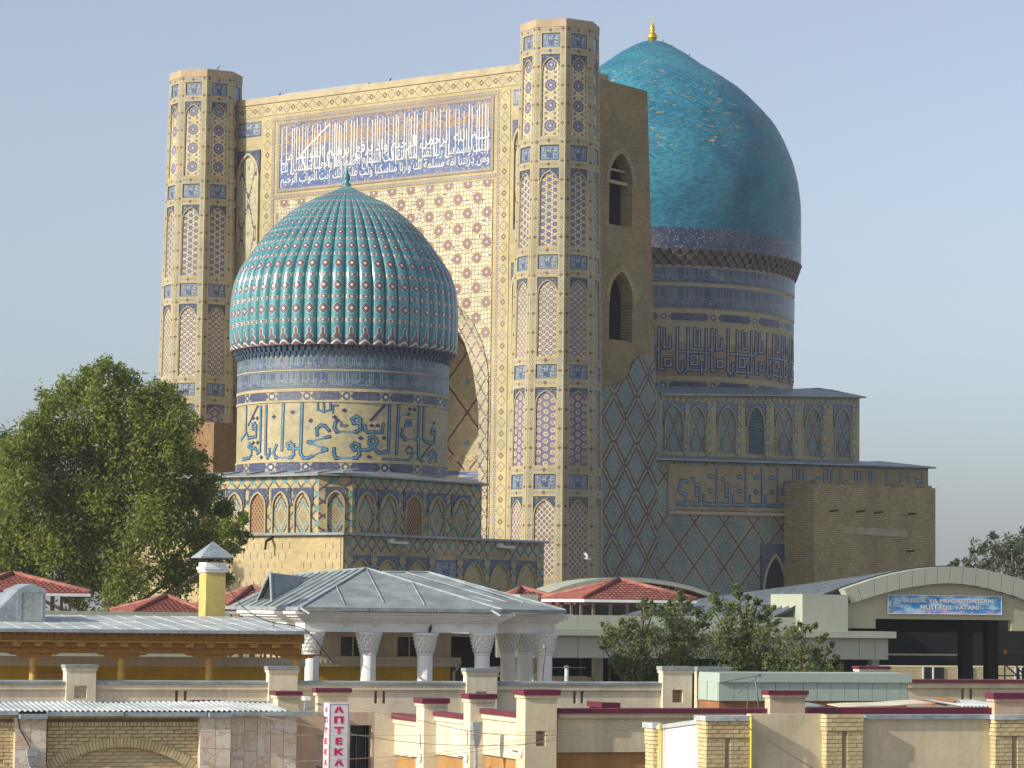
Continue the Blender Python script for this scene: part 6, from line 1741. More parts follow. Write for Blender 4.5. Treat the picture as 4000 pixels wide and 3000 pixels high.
# triangular dormer on the left slope
nL = (C0 - C1).cross(P1 - C1).normalized(); base = lerp(lerp(C1, C0, .62), lerp(P1, P2, .62), .28); apx = base + Vector((-.1, 0, 0.95))
d0, d1 = base + Vector((-.35, -1.2, -.25)), base + Vector((-.35, 1.2, -.25)); rdg = lerp(lerp(C1, C0, .62), lerp(P1, P2, .62), .86)
m = MB(); m.face([tuple(apx), tuple(d0), tuple(rdg)]); m.face([tuple(apx), tuple(rdg), tuple(d1)]); dm = sp('dormer', m, K['zinc2'], wr)
m = MB(); k_ = Vector((.15, 0, -.12)); m.face([tuple(d0 + k_), tuple(d1 + k_), tuple(apx + k_)]); sp('dormer_vent', m, K['inner'], dm)
for A, B in ((d0, apx), (d1, apx)): m = MB(); m.tube([A, B], .05, 5); sp('dormer_trim', m, K['zinc'], dm)

# ------------------------------------------------------------------ red tiled pavilions
def pavilion(label, cF, cR, xBL, apx_, t, yb, legs=True, group='red tiled market pavilions'):
    s0, z = ST.T(cF[0], cF[1], t); s1 = XS(cR, cF[1], t); tb = ST.S(xBL[0], xBL[1], s0)[0]
    tb = min(max(tb, t + 3), t + 9); sm, tm = (s0 + s1) / 2, (t + tb) / 2
    sm2, za = ST.T(apx_[0], apx_[1], tm)
    sm = min(max(sm2, s0 + 1.0), s1 - 1.0)
    pv = sthing('tiled_pavilion', label, 'pavilion', sm, tm, group)
    C = [Vector((s0, t, z)), Vector((s1, t, z)), Vector((s1, tb, z)), Vector((s0, tb, z))]; A = Vector((sm, tm, za))
    m = MB(); m.face([tuple(v - Vector((0, 0, .06))) for v in (C[0], C[3], C[2], C[1])]); sp('soffit', m, K['white'], pv)
    m = MB()
    for k in range(4):
        p, q = C[k], C[(k + 1) % 4]; d = (q - p).normalized(); n_ = Vector((d.y, -d.x, 0)) * 0.05
        m.hexa([tuple(p + n_ + Vector((0, 0, -.13))), tuple(q + n_ + Vector((0, 0, -.13))), tuple(q - n_ + Vector((0, 0, -.13))), tuple(p - n_ + Vector((0, 0, -.13)))], [tuple(p + n_), tuple(q + n_), tuple(q - n_), tuple(p - n_)])
    sp('fascia', m, K['white'], pv)
    m = MB(); ROWS = 9; pit = 0.24
    for k in range(4):
        p, q = C[k], C[(k + 1) % 4]; e = (q - p); L = e.length; ed = e / L; foot = (p + ed * (A - p).dot(ed)); up = A - foot; SL = up.length; ud = up / SL; nn = ed.cross(ud).normalized()
        fL = (A - p).dot(ed)
        for r in range(ROWS):
            f0, f1 = r / ROWS, (r + 1) / ROWS
            x0 = fL * f0; x1 = L - (L - fL) * f0; x2 = fL * f1; x3 = L - (L - fL) * f1
            n = max(2, int((x1 - x0) / (pit / 4)))
            prevp = None
            for i in range(n + 1):
                xa = x0 + (x1 - x0) * i / n; xb = min(max(xa, x2), x3)
                w = 0.045 * (0.5 + 0.5 * math.sin(2 * math.pi * xa / pit))
                lo = p + ed * xa + ud * (SL * f0) + nn * (0.075 + w); hi = p + ed * xb + ud * (SL * f1 * 1.0) + nn * (0.02 + w * 0.6); fd_ = p + ed * xa + ud * (SL * f0) + nn * 0.0
                if prevp:
                    m.face([tuple(prevp[0]), tuple(lo), tuple(hi), tuple(prevp[1])], [(prevp[3], r * .28), (xa, r * .28), (xa, r * .28 + .27), (prevp[3], r * .28 + .27)])
                    m.face([tuple(prevp[2]), tuple(fd_), tuple(lo), tuple(prevp[0])], [(xa, r * .28)] * 4)
                prevp = (lo, hi, fd_, xa)
    sp('roof_tiles', m, K['tile'], pv, True, kind='stuff')
    for k in range(4):
        n = 12
        for i in range(n): pass
        m = MB(); m.tube([C[k] + Vector((0, 0, .1)), A + Vector((0, 0, .12))], .11, 8); sp('ridge_tiles', m, K['tile'] if k else K['ridge'], pv, True)
    if legs:
        zb_ = 0.0
        for k in range(4):
            p, q = C[k], C[(k + 1) % 4]; n = 6 if k % 2 == 0 else 4
            for i in range(n):
                f = (i + .35) / n; v = lerp(p, q, f); v = lerp(v, Vector((sm, tm, z)), .10); mm = MB(); mm.box(v.x - .06, v.x + .06, v.y - .06, v.y + .06, zb_, z - .06); sp('post', mm, plain('brown_post', (0.17, 0.13, 0.11), 0.6) if 'bp' not in K else K['bp'], pv)
    return pv
K['bp'] = plain('brown_post', (0.17, 0.13, 0.11), 0.6)
pavilion('open pavilion with red tiled hip roof before the arched market hall', (2280, 2341), 2722, (2118, 2349), (2420, 2272), 131.0, 2405)
pavilion('red tiled pavilion under the tall tree beside the metal vent box', (-130, 2313), 352, (-260, 2313), (50, 2248), 128.0, 2390)
pavilion('low red tiled roof between the vent box and the yellow chimney', (525, 2392), 800, (432, 2392), (652, 2336), 134.0, 2400, False)
pavilion('red tiled roof half hidden by the yellow chimney and grey hipped roof', (872, 2388), 1180, (700, 2380), (985, 2300), 138.0, 2400)
pavilion('red tiled roof peeking out beyond the white pavilion roof', (1985, 2370), 2300, (1880, 2362), (2036, 2303), 141.0, 2400)
bx0, bz0 = ST.T(2030, 2365, 126); m = MB(); m.box(bx0, XS(2102, 2340, 126), 126, 127.2, 0, ZS(2060, 2322, 126)); loose('plastered_stack', m, K['green'], 'small plain grey box stack in front of a red tiled roof', 'stack', bx0, 126)

# ------------------------------------------------------------------ market canopy and arched hall
T10 = 118.0
mc = sthing('market_canopy', 'long flat market canopy with pale grey green panels', 'canopy', XS(2800, 2600, T10), T10)
Z10 = lambda y: ZS(2800, y, T10)
a, e = XS(1940, 2500, T10), XS(3480, 2500, T10)
sbox('trim', K['green'], mc, a, e + .1, T10 - .35, T10 + 14, Z10(2487), Z10(2461))
ed_ = [1940, 2060, 2158, 2258, 2358, 2470, 2580, 2690, 2800, 2910, 3020, 3130, 3160, 3258, 3357, 3418, 3468]
for x0, x1 in zip(ed_[:-1], ed_[1:]): sbox('panel', K['green'], mc, XS(x0, 2530, T10) + .012, XS(x1, 2530, T10) - .012, T10, T10 + .06, Z10(2573), Z10(2489))
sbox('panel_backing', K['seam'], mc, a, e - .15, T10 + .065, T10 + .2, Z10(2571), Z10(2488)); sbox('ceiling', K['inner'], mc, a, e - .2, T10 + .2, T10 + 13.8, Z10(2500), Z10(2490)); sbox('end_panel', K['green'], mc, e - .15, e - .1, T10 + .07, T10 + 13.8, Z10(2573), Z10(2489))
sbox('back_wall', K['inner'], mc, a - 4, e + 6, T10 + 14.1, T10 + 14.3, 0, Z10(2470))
t_ = T10 + 1.4
for x0, x1 in ((2000, 2258), (2258, 2370), (2370, 2600), (2600, 2860), (2860, 3110)): sbox('upper_panel', K['green'], mc, XS(x0, 2430, t_) + .01, XS(x1, 2430, t_) - .01, t_, t_ + .1, ZS(2600, 2462, t_), ZS(2600, 2406, t_))
for x in (2100, 2340, 2620, 2900, 3180, 3420): sbox('column', K['green'], mc, XS(x, 2600, T10 + 5) - .2, XS(x, 2600, T10 + 5) + .2, T10 + 5, T10 + 5.4, 0, Z10(2500))
for k, (y, x0, x1) in enumerate(((2605, 1900, 2290), (2640, 1900, 2290), (2645, 2150, 2310))):
    t = T10 + 3 + k; sbox('shelf_rail', K['wallin'], mc, XS(x0, y, t), XS(x1, y, t), t, t + .3, ZS(x0, y + (20 if k == 2 else 3), t), ZS(x0, y, t))
T11 = 119.5
hl = sthing('market_hall', 'arched market hall with pale panelled gable and corrugated vault roof', 'building', XS(3680, 2500, T11), T11)
def arcpts(P, k=5):
    o = []
    for i in range(len(P) - 1):
        p0, p1, p2, p3 = P[max(i - 1, 0)], P[i], P[i + 1], P[min(i + 2, len(P) - 1)]
        for j in range(k):
            t = j / k; o.append(tuple(.5 * (2 * p1[c] + (p2[c] - p0[c]) * t + (2 * p0[c] - 5 * p1[c] + 4 * p2[c] - p3[c]) * t * t + (3 * p1[c] - p0[c] - 3 * p2[c] + p3[c]) * t ** 3) for c in (0, 1)))
    o.append(P[-1]); return o
OUT = arcpts([(3283, 2302), (3400, 2262), (3500, 2236), (3600, 2219), (3700, 2213), (3800, 2220), (3900, 2241), (4000, 2271), (4130, 2322)], 2)
INN = arcpts([(3312, 2357), (3405, 2327), (3500, 2302), (3600, 2285), (3692, 2278), (3795, 2288), (3895, 2312), (3990, 2343), (4110, 2395)], 2)
o_ = [ST.T(x, y, T11) for x, y in OUT]; i_ = [ST.T(x, y, T11) for x, y in INN]
for k in range(len(o_) - 1):
    q = [i_[k], i_[k + 1], o_[k + 1], o_[k]]; g_ = 0.012
    q = [(q[0][0] + g_, q[0][1]), (q[1][0] - g_, q[1][1]), (q[2][0] - g_, q[2][1]), (q[3][0] + g_, q[3][1])]
    m = MB(); m.prism(q, front(T11), -.25, .35); sp('arch_panel', m, K['green'], hl)
m = MB(); m.prism(i_ + [(p[0], p[1]) for p in reversed([(s, z + .35) for s, z in i_])], front(T11), -.25, .30); sp('arch_backing', m, K['seam'], hl)
gx0, gx1 = XS(3309, 2450, T11), XS(4110, 2450, T11); ox0, ox1 = XS(3420, 2420, T11), XS(3950, 2420, T11); zo = ZS(3690, 2420, T11); zg = ZS(3400, 2455, T11)
gab = [(gx0, zg), (ox0, zg), (ox0, zo), (ox1, zo), (ox1, zg - .05), (gx1, zg - .05)] + list(reversed([(s, z + .05) for s, z in i_]))
m = MB(); m.prism(gab, front(T11), -.3, 0); sp('gable_wall', m, plain('gable_panel', (0.44, 0.42, 0.29), 0.5, 0.07), hl)
w0, w1 = XS(3130, 2400, T11 - .3), XS(3308, 2400, T11 - .3); m = MB(); m.box(w0, w1, T11 - .42, T11 + 3, ZS(3200, 2470, T11), ZS(3200, 2322, T11)); sp('wing_wall', m, K['green'], hl)
# banner
bx0, bx1 = XS(3470, 2360, T11 - .1), XS(3910, 2360, T11 - .1); bz0, bz1 = ZS(3690, 2397, T11 - .1), ZS(3690, 2328, T11 - .1)
bn = sthing('banner', 'blue printed banner with white lettering above the market hall opening', 'banner', (bx0 + bx1) / 2, T11 - .1)
def _banner():
    g = G('banner_print'); n = g.noise(0.9, 3.0, g.vec(g.u * 1.2, g.v * 4.0)); q = (g.v - bz0) / (bz1 - bz0)
    c = g.mix(g.rng(n, 0.42, 0.62), (0.05, 0.28, 0.60), (0.45, 0.66, 0.78)); c = g.mix(g.rng(q, 0.3, 0.05) * g.rng(g.noise(4.0, 2.0, g.uvs), 0.45, 0.6), c, (0.62, 0.42, 0.70))
    c = g.mix((g.ab(g.u - bx0 - 0.2) < 0.06) * (q < 0.9), c, (0.2, 0.35, 0.5))
    return g.done(c, 0.5, 0, 0.3)
m = MB(); m.box(bx0, bx1, T11 - .12, T11 - .08, bz0, bz1); sp('sheet', m, _banner(), bn)
m = MB()
for (p, q, w_, h_) in ((bx0 - .03, bx1 + .03, bz1, bz1 + .03), (bx0 - .03, bx1 + .03, bz0 - .03, bz0), (bx0 - .03, bx0, bz0, bz1), (bx1, bx1 + .03, bz0, bz1)): m.box(p, q, T11 - .13, T11 - .07, w_, h_)
sp('frame', m, K['white'], bn)
s_0, t_0 = ORG[bn.name]; H_ = bz1 - bz0; W_ = bx1 - bx0
for txt, f0, f1, g0, g1 in (('BUYUK VA MUQADDASSAN,', .13, .94, .56, .86), ('MUSTAQIL VATAN!', .28, .80, .18, .48)):
    for off, d, mt in ((.07, .026, plain('banner_outline', (0.12, 0.28, 0.42), 0.5)), (.035, .032, K['signw'])):  # printed blue outline under the white letters
        fit_text(txt, 'lettering', mt, bn, lambda p, q, d: (p - s_0, T11 - .1 - d - t_0, q), bx0 + W_ * f0, bx0 + W_ * f1, bz0 + H_ * g0, bz0 + H_ * g1, d, off)
# vault roof behind the arch (corrugations run over the vault)
prof = [ST.T(x, y + 2, T11) for x, y in [(2980, 2440), (3130, 2362)] + OUT]
t0_, t1_ = T11 + .3, T11 + 27; m = MB(); n = 144; prev = None; ze = prof[0][1]
for k in range(n + 1):
    t = t0_ + (t1_ - t0_) * k / n; dz = 0.20 if (k % 4) < 1 else 0.0; kt_ = 1.0 - 0.62 * (t - t0_) / (t1_ - t0_)
    rowp = [(s, t, ze + (z - ze) * kt_ - 0.13 + dz) for s, z in prof]
    if prev:
        for j in range(len(prof) - 1): m.face([prev[j], prev[j + 1], rowp[j + 1], rowp[j]])
    prev = rowp
sp('vault_roof', m, K['vault'], hl, kind='stuff')
sbox('inner_beam', K['inner'], hl, ox0 - 1, gx1, T11 + 6, T11 + 6.5, zg - .2, zo + .9); sbox('shade_screen', K['inner'], hl, ox0 - 8, gx1 + 22, T11 + 20, T11 + 20.3, ZS(3700, 2600, T11 + 20), zo + 0.5)  # hanging near-black sheet added to read as deep shade in the hall
sbox('concrete_beam', K['wallin'], hl, XS(3465, 2550, T11 + 2), XS(3740, 2550, T11 + 2), T11 + 2, T11 + 2.2, ZS(3600, 2560, T11 + 2), ZS(3600, 2554, T11 + 2))
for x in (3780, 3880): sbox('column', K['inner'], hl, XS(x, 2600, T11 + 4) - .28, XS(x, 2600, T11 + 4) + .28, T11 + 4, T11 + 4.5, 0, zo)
# sunlit brick stall row seen through the hall
T12 = T11 + 36
yb_ = sthing('brick_stall', 'sunlit yellow brick stall row with blue windows seen through the hall', 'building', XS(3700, 2640, T12), T12)
g = G('small_yellow_brick'); mk, r = g.bricks(0.26, 0.09, 0.014); SB = g.done(g.mix(mk, g.mix(r, (0.64, 0.52, 0.28), (0.72, 0.62, 0.38)), (0.3, 0.22, 0.14)), 0.85)  # brick colour raised in place of full sun on the stall
sbox('wall', SB, yb_, XS(3380, 2640, T12), XS(4120, 2640, T12), T12, T12 + 3, 0, ZS(3700, 2604, T12))
for x0, x1 in ((3600, 3686), (3738, 3800), (3960, 4010)):
    w_ = sbox('window', K['glass'], yb_, XS(x0, 2640, T12), XS(x1, 2640, T12), T12 - .05, T12 - .01, 0.5, ZS(3700, 2607, T12)); xm = XS((x0 + x1) / 2, 2640, T12)
    m = MB(); m.box(xm - .05, xm + .05, T12 - .1, T12 - .051, .5, ZS(3700, 2607, T12)); m.box(XS(x0, 2640, T12), XS(x0, 2640, T12) + .12, T12 - .1, T12 - .051, .5, ZS(3700, 2607, T12)); sp('frame', m, K['white'], w_)
# second, farther arched canopy
T13 = 150.0
a2 = sthing('arched_canopy', 'far white arched canopy edge rising behind the red tiled pavilion', 'canopy', XS(2440, 2350, T13), T13)
AO2 = arcpts([(2128, 2322), (2200, 2292), (2300, 2267), (2400, 2257), (2500, 2257), (2600, 2269), (2700, 2290), (2800, 2325)], 2)
o2 = [ST.T(x, y, T13) for x, y in AO2]; i2 = [(s, z - .24) for s, z in o2]
for k in range(len(o2) - 1):
    m = MB(); m.prism([(i2[k][0] + .008, i2[k][1]), (i2[k + 1][0] - .008, i2[k + 1][1]), (o2[k + 1][0] - .008, o2[k + 1][1]), (o2[k][0] + .008, o2[k][1])], front(T13), -3.5, 0, back=True); sp('edge_panel', m, K['green'], a2)
m = MB(); m.prism([(i2[0][0], 0), (i2[-1][0], 0)] + list(reversed(i2)), front(T13 + .6), -.1, 0); sp('tympanum', m, plain('dark_red_board', (0.16, 0.035, 0.03), 0.6), a2)
s_0, t_0 = ORG[a2.name]
for ch, x in zip('VACTПГ', (2513, 2540, 2567, 2592, 2620, 2655)):
    y = 2290 + (x - 2513) * .12; fit_text(ch, 'letter', K['signw'], a2, lambda p, q, d: (p - s_0, T13 + .5 - d - t_0, q), XS(x - 7, y, T13), XS(x + 7, y, T13), ZS(x, y + 9, T13), ZS(x, y - 9, T13), 0, .01)
# ================================================================== trees
def mat_leaf(name, a, b, c, tr=0.25):
    g = G(name); n = g.noise(0.35, 3.0)
    col = g.mix(g.u, a, b); col = g.mix(g.rng(n, 0.45, 0.7) * g.v, col, c)
    m = g.done(col, 0.55, 0.0, 0.3)
    g.bsdf.inputs['Transmission Weight'].default_value = 0.0
    t = g.N.new('ShaderNodeBsdfTranslucent'); g.L.new(col, t.inputs['Color'])
    mx = g.N.new('ShaderNodeMixShader'); mx.inputs[0].default_value = tr
    g.L.new(g.bsdf.outputs[0], mx.inputs[1]); g.L.new(t.outputs[0], mx.inputs[2])
    g.L.new(mx.outputs[0], g.N['Material Output'].inputs['Surface'])
    return m
def leaves_mesh(name, clumps, per, size, mat, seed, flat=0.35, stalk=0.0):
    """leaf-sized quads through the volume of many irregular clumps; clumps: (centre, radius vector)"""
    R = np.random.default_rng(seed); V = []; U = []
    for (c, r, dens) in clumps:
        n = max(6, int(per * dens)); c = np.array(c); r = np.array(r)
        # sub-tufts give the broken outline
        nt = max(3, n // 28)
        d = R.normal(size=(nt, 3)); d /= np.linalg.norm(d, axis=1)[:, None]
        tc = c + d * r * (R.random((nt, 1)) ** 0.45) * R.uniform(0.7, 1.32, (nt, 1))
        k = R.integers(0, nt, n); rr = r.mean() * 0.20
        p = tc[k] + R.normal(size=(n, 3)) * rr * np.array([1, 1, 1.15])
        outw = (p - c) / r; nrm = outw * 0.6 + R.normal(size=(n, 3)) * 0.7 + np.array([0, 0, flat]); nrm /= np.linalg.norm(nrm, axis=1)[:, None]
        t = R.normal(size=(n, 3)); t -= nrm * (t * nrm).sum(1)[:, None]; t /= np.linalg.norm(t, axis=1)[:, None]; b = np.cross(nrm, t)
        s = size * R.uniform(0.6, 1.35, (n, 1)); w = s * 0.42
        quad = np.stack([p - t * s * 0.5, p - b * w * 0.5 + t * s * 0.05, p + t * s * 0.5, p + b * w * 0.5 + t * s * 0.05], 1)
        V.append(quad.reshape(-1, 3)); U.append(np.repeat(np.stack([R.random(n), R.random(n)], 1), 4, 0))
    V = np.concatenate(V).astype(np.float32); U = np.concatenate(U).astype(np.float32); nf = len(V) // 4
    me = bpy.data.meshes.new(name); me.vertices.add(len(V)); me.vertices.foreach_set('co', V.ravel())
    me.loops.add(nf * 4); me.loops.foreach_set('vertex_index', np.arange(nf * 4, dtype=np.int32)); me.polygons.add(nf)
    me.polygons.foreach_set('loop_start', np.arange(0, nf * 4, 4, dtype=np.int32))
    uv = me.uv_layers.new(name='UVMap'); uv.data.foreach_set('uv', U.ravel())
    me.materials.append(mat); me.update(calc_edges=True); me.validate(); return me
K['bark'] = plain('tree_bark', (0.16, 0.12, 0.08), 0.9, 0.3, 1.0, 9.0)
LEAF1 = mat_leaf('broad_leaf_green', (0.15, 0.21, 0.03), (0.22, 0.265, 0.042), (0.29, 0.27, 0.06), 0.45)
LEAF2 = mat_leaf('dark_leaf_green', (0.045, 0.10, 0.032), (0.07, 0.13, 0.04), (0.09, 0.14, 0.04))
LEAF3 = mat_leaf('glossy_fruit_leaf', (0.115, 0.16, 0.05), (0.175, 0.215, 0.08), (0.24, 0.235, 0.105), 0.38)
LEAF4 = mat_leaf('far_leaf_grey_green', (0.075, 0.10, 0.055), (0.10, 0.125, 0.07), (0.12, 0.14, 0.08))
def tree(name, label, pts, Y, per, size, mat, seed, base_px, group=None, jitter=2.5, copies=2, twigs=()):
    R = random.Random(seed); bx, _, _ = at_depth(base_px, 2375, Y)
    root = thing(name, label, 'tree', None, group=group); root.location = (bx, Y, 0)
    cl = []; heads = []
    pm = F / Y
    for (x, y, r) in pts:
        rm = r / pm * 1.08
        for k in range(copies):
            Yk = Y + (R.uniform(-jitter, jitter) if copies > 1 else 0); X_, _, Z_ = at_depth(x + R.uniform(-.25, .25) * r, y + R.uniform(-.25, .25) * r, Yk)
            cl.append(((X_ - bx, Yk - Y, Z_), (rm * R.uniform(.8, 1.1), rm * R.uniform(.8, 1.1), rm * R.uniform(.75, 1.05)), (r / 90.0) ** 2 if r > 25 else 0.15))
        heads.append((X_ - bx, Yk - Y, Z_))
    link('crown', leaves_mesh('crown', cl, per, size, mat, seed), root)
    m = MB(); zs = sorted(h[2] for h in heads); zf = max(1.2, zs[0] - 1.5); rt = 0.05 + 0.022 * (zs[-1])
    m.tube([(0, 0, -0.1), (0.05, 0.02, zf * .5), (0.0, 0.1, zf), (0.1, 0, (zf + zs[-1]) * .5), (0.05, 0, zs[-1] * .93)], [rt, rt * .85, rt * .7, rt * .4, 0.03], 8)
    part('trunk', m, K['bark'], root, True)
    for i, h in enumerate(heads):
        if i % 2: continue
        z0 = max(zf * .8, h[2] - 0.75 * math.hypot(h[0], h[1]) - 0.6); mm = MB(); a = Vector((0.05, 0.05, min(z0, zs[-1] * .8))); b = Vector(h); c = (a + b) / 2 + Vector((0, 0, -0.25))
        mm.tube([a, c, b], [rt * .34, rt * .22, 0.02], 6); part('limb', mm, K['bark'], root, True)
    return root
big = [(415, 1445, 48), (345, 1490, 60), (490, 1480, 55), (290, 1560, 75), (420, 1550, 85), (560, 1545, 72), (640, 1530, 45), (195, 1590, 58), (690, 1580, 50), (125, 1690, 70), (255, 1680, 95), (420, 1670, 105), (580, 1670, 100), (715, 1670, 72), (60, 1770, 70), (180, 1790, 105), (345, 1810, 115), (520, 1810, 115), (680, 1800, 95), (765, 1790, 55), (70, 1900, 105), (240, 1940, 120), (420, 1950, 120), (600, 1950, 115), (760, 1930, 85), (820, 1880, 42), (860, 2000, 55),
       (70, 2060, 110), (240, 2090, 120), (430, 2100, 120), (620, 2090, 115), (790, 2080, 85), (890, 2060, 48), (945, 2030, 30), (100, 2220, 110), (300, 2240, 115), (500, 2250, 110), (690, 2230, 95), (820, 2190, 65), (910, 2150, 42), (950, 2100, 30), (880, 2260, 40), (-60, 1860, 90), (-60, 2050, 110), (-50, 2230, 100)]
tree('broad_tree', 'tall broad leafy tree hiding the left tower base beside the small mosque', big, 160.0, 1250, 0.27, LEAF1, 31, 430, None, 3.4, 2)
tree('dark_tree', 'darker green tree crowding in at the far side of the tall broad tree', [(20, 1710, 45), (-30, 1780, 80), (30, 1830, 70), (60, 1760, 30), (-60, 1950, 100)], 172.0, 900, 0.3, LEAF2, 33, -30)
tree('fruit_tree', 'bushy fruit tree nearest the white pavilion, before the market canopy', [(2395, 2500, 38), (2440, 2470, 45), (2490, 2440, 45), (2520, 2400, 28), (2545, 2390, 22), (2420, 2560, 48), (2480, 2530, 62), (2540, 2490, 50), (2460, 2610, 48), (2530, 2590, 62), (2500, 2650, 50), (2365, 2450, 20), (2350, 2520, 16), (2500, 2360, 14), (2520, 2340, 10), (2545, 2360, 12), (2430, 2425, 14), (2380, 2470, 14), (2400, 2590, 26), (2560, 2640, 50)], 112.0, 820, 0.15, LEAF3, 41, 2500, 'fruit trees before the market canopy', 0.9, 2)
tree('fruit_tree', 'taller dense fruit tree with sprouting tips before the market canopy', [(2610, 2430, 40), (2650, 2390, 42), (2655, 2340, 22), (2690, 2440, 55), (2620, 2500, 58), (2720, 2510, 62), (2660, 2560, 70), (2600, 2600, 60), (2720, 2610, 66), (2670, 2650, 60), (2590, 2370, 18), (2750, 2430, 36), (2655, 2310, 12), (2690, 2360, 16), (2620, 2350, 12), (2720, 2390, 20)], 113.0, 820, 0.15, LEAF3, 42, 2660, 'fruit trees before the market canopy', 0.9, 2)
tree('fruit_tree', 'tallest fruit tree reaching above the canopy before the vault roof', [(2880, 2320, 20), (2876, 2295, 12), (2925, 2330, 12), (2795, 2318, 10), (2960, 2355, 14), (3010, 2380, 14), (2878, 2360, 26), (2790, 2340, 20), (2800, 2390, 34), (2860, 2400, 45), (2930, 2390, 48), (2990, 2400, 36), (2830, 2460, 58), (2910, 2470, 66), (2980, 2470, 56), (3030, 2440, 26), (2820, 2550, 66), (2900, 2560, 70), (2980, 2560, 66), (2860, 2630, 62), (2960, 2630, 60)], 112.5, 820, 0.15, LEAF3, 43, 2910, 'fruit trees before the market canopy', 0.9, 2)
tree('fruit_tree', 'low spreading fruit tree above the sage green shed', [(3070, 2490, 36), (3110, 2470, 34), (3150, 2460, 22), (3060, 2560, 55), (3130, 2550, 55), (3190, 2560, 40), (3210, 2500, 16), (3225, 2480, 9), (3250, 2520, 9), (3180, 2445, 10), (3265, 2570, 12), (3130, 2440, 12), (3235, 2540, 16), (3090, 2620, 56), (3170, 2620, 50), (3240, 2600, 30), (3280, 2610, 18)], 111.5, 780, 0.15, LEAF3, 44, 3130, 'fruit trees before the market canopy', 0.9, 2)
tree('far_tree', 'grey green tree behind the arched market hall gable', [(3790, 2200, 34), (3830, 2150, 40), (3870, 2120, 34), (3900, 2170, 55), (3960, 2140, 55), (4000, 2110, 40), (4030, 2160, 70), (3850, 2220, 55), (3930, 2240, 60), (4010, 2250, 70), (3730, 2200, 14), (3710, 2215, 10), (3876, 2095, 12)], 185.0, 760, 0.27, LEAF4, 51, 3950, None, 2.0, 2)
# ================================================================== birds
def bird_mesh():
    m = MB(); m.lathe([(0.0, -0.17), (0.035, -0.15), (0.065, -0.05), (0.07, 0.03), (0.05, 0.10), (0.036, 0.13), (0.04, 0.165), (0.028, 0.20), (0.0, 0.215)], 8)
    m.v = [(v[0], -v[2] * 0.55 + v[1] * 0.7, v[2] * 0.75 + 0.16) for v in m.v]
    m.hexa([(-.03, .06, .05), (.03, .06, .05), (.035, .22, -.01), (-.035, .22, -.01)], [(-.03, .06, .08), (.03, .06, .08), (.035, .22, .01), (-.035, .22, .01)])
    m.hexa([(-.008, -.13, .285), (.008, -.13, .285), (.008, -.17, .28), (-.008, -.17, .28)], [(-.008, -.13, .3), (.008, -.13, .3), (.004, -.17, .288), (-.004, -.17, .288)])
    m.tube([(-.02, 0, .08), (-.02, 0, -.02)], .008, 4); m.tube([(.02, 0, .08), (.02, 0, -.02)], .008, 4)
    return m.mesh('pigeon', K['pig'], True)
K['pig'] = plain('pigeon_grey', (0.05, 0.055, 0.07), 0.6)
BM = bird_mesh(); random.seed(77)
def bird(px, py, Y, label, group=None, s=1.15, drop=0.0):
    x, y, z = at_depth(px, py, Y); o = link('pigeon', BM, None, (x, y, z - 0.02 + drop), (0, 0, random.uniform(0, 6.28)), (s, s, s)); tag(o, label, 'bird', group)
for (x, y) in ((2545, 163), (2530, 170), (2588, 170), (2606, 180), (2622, 188), (2632, 196), (2644, 202), (2655, 206), (2690, 226), (2480, 192), (2448, 209), (2417, 232), (2388, 250), (2822, 312)):
    bird(x, y, wy, 'dark pigeon perched on the crown of the great turquoise dome', 'pigeons on the great dome')
for (x, y) in ((1092, 372), (1524, 312)):
    s_, z_ = MO.T(x, y, TW + 0.5); X_, Y_ = MO.world(s_, TW + 0.5); o = link('pigeon', BM, None, (X_, Y_, PTOP + 0.02), (0, 0, 1.0), (1.15,) * 3); tag(o, 'dark pigeon perched on the top edge of the tall portal wall', 'bird', 'pigeons on the portal edge')
X_, Y_ = MO.world(LT + 2.5, -1.2); o = link('pigeon', BM, None, (X_, Y_, TOWER_TOP + 0.02), (0, 0, 2.2), (1.15,) * 3); tag(o, 'single pigeon standing on the rim of the octagonal tower behind the tree', 'bird')
s_, z_ = ST.T(1677, 2470, T9 - .3); X_, Y_ = ST.world(s_, T9 - .40); o = link('pigeon', BM, None, (X_, Y_, Z9(2471) - .02), (0, 0, .3), (1.0,) * 3); tag(o, 'pigeon sitting on a white muqarnas capital under the cornice', 'bird')
m = MB(); m.lathe([(0, -.2), (.05, -.12), (.065, 0), (.045, .12), (0, .19)], 8); m.v = [(v[2], v[1], v[0]) for v in m.v]
m.face([(0.06, 0, .03), (-.06, 0, .03), (-.16, .42, .2), (0, .40, .22)]); m.face([(-.06, 0, .03), (.06, 0, .03), (0.02, -.38, .24), (-.14, -.40, .2)]); m.face([(-.15, -.03, 0), (-.15, .03, 0), (-.33, .07, .02), (-.33, -.07, .02)])
o = m.build('flying_bird', plain('white_feathers', (0.7, 0.7, 0.68), 0.6), None, True); o.location = at_depth(2297, 2183, 150); o.scale = (1.1,) * 3; o.rotation_euler = (0.2, 0.1, 0.3); tag(o, 'white bird in flight before the right portal tower', 'bird')
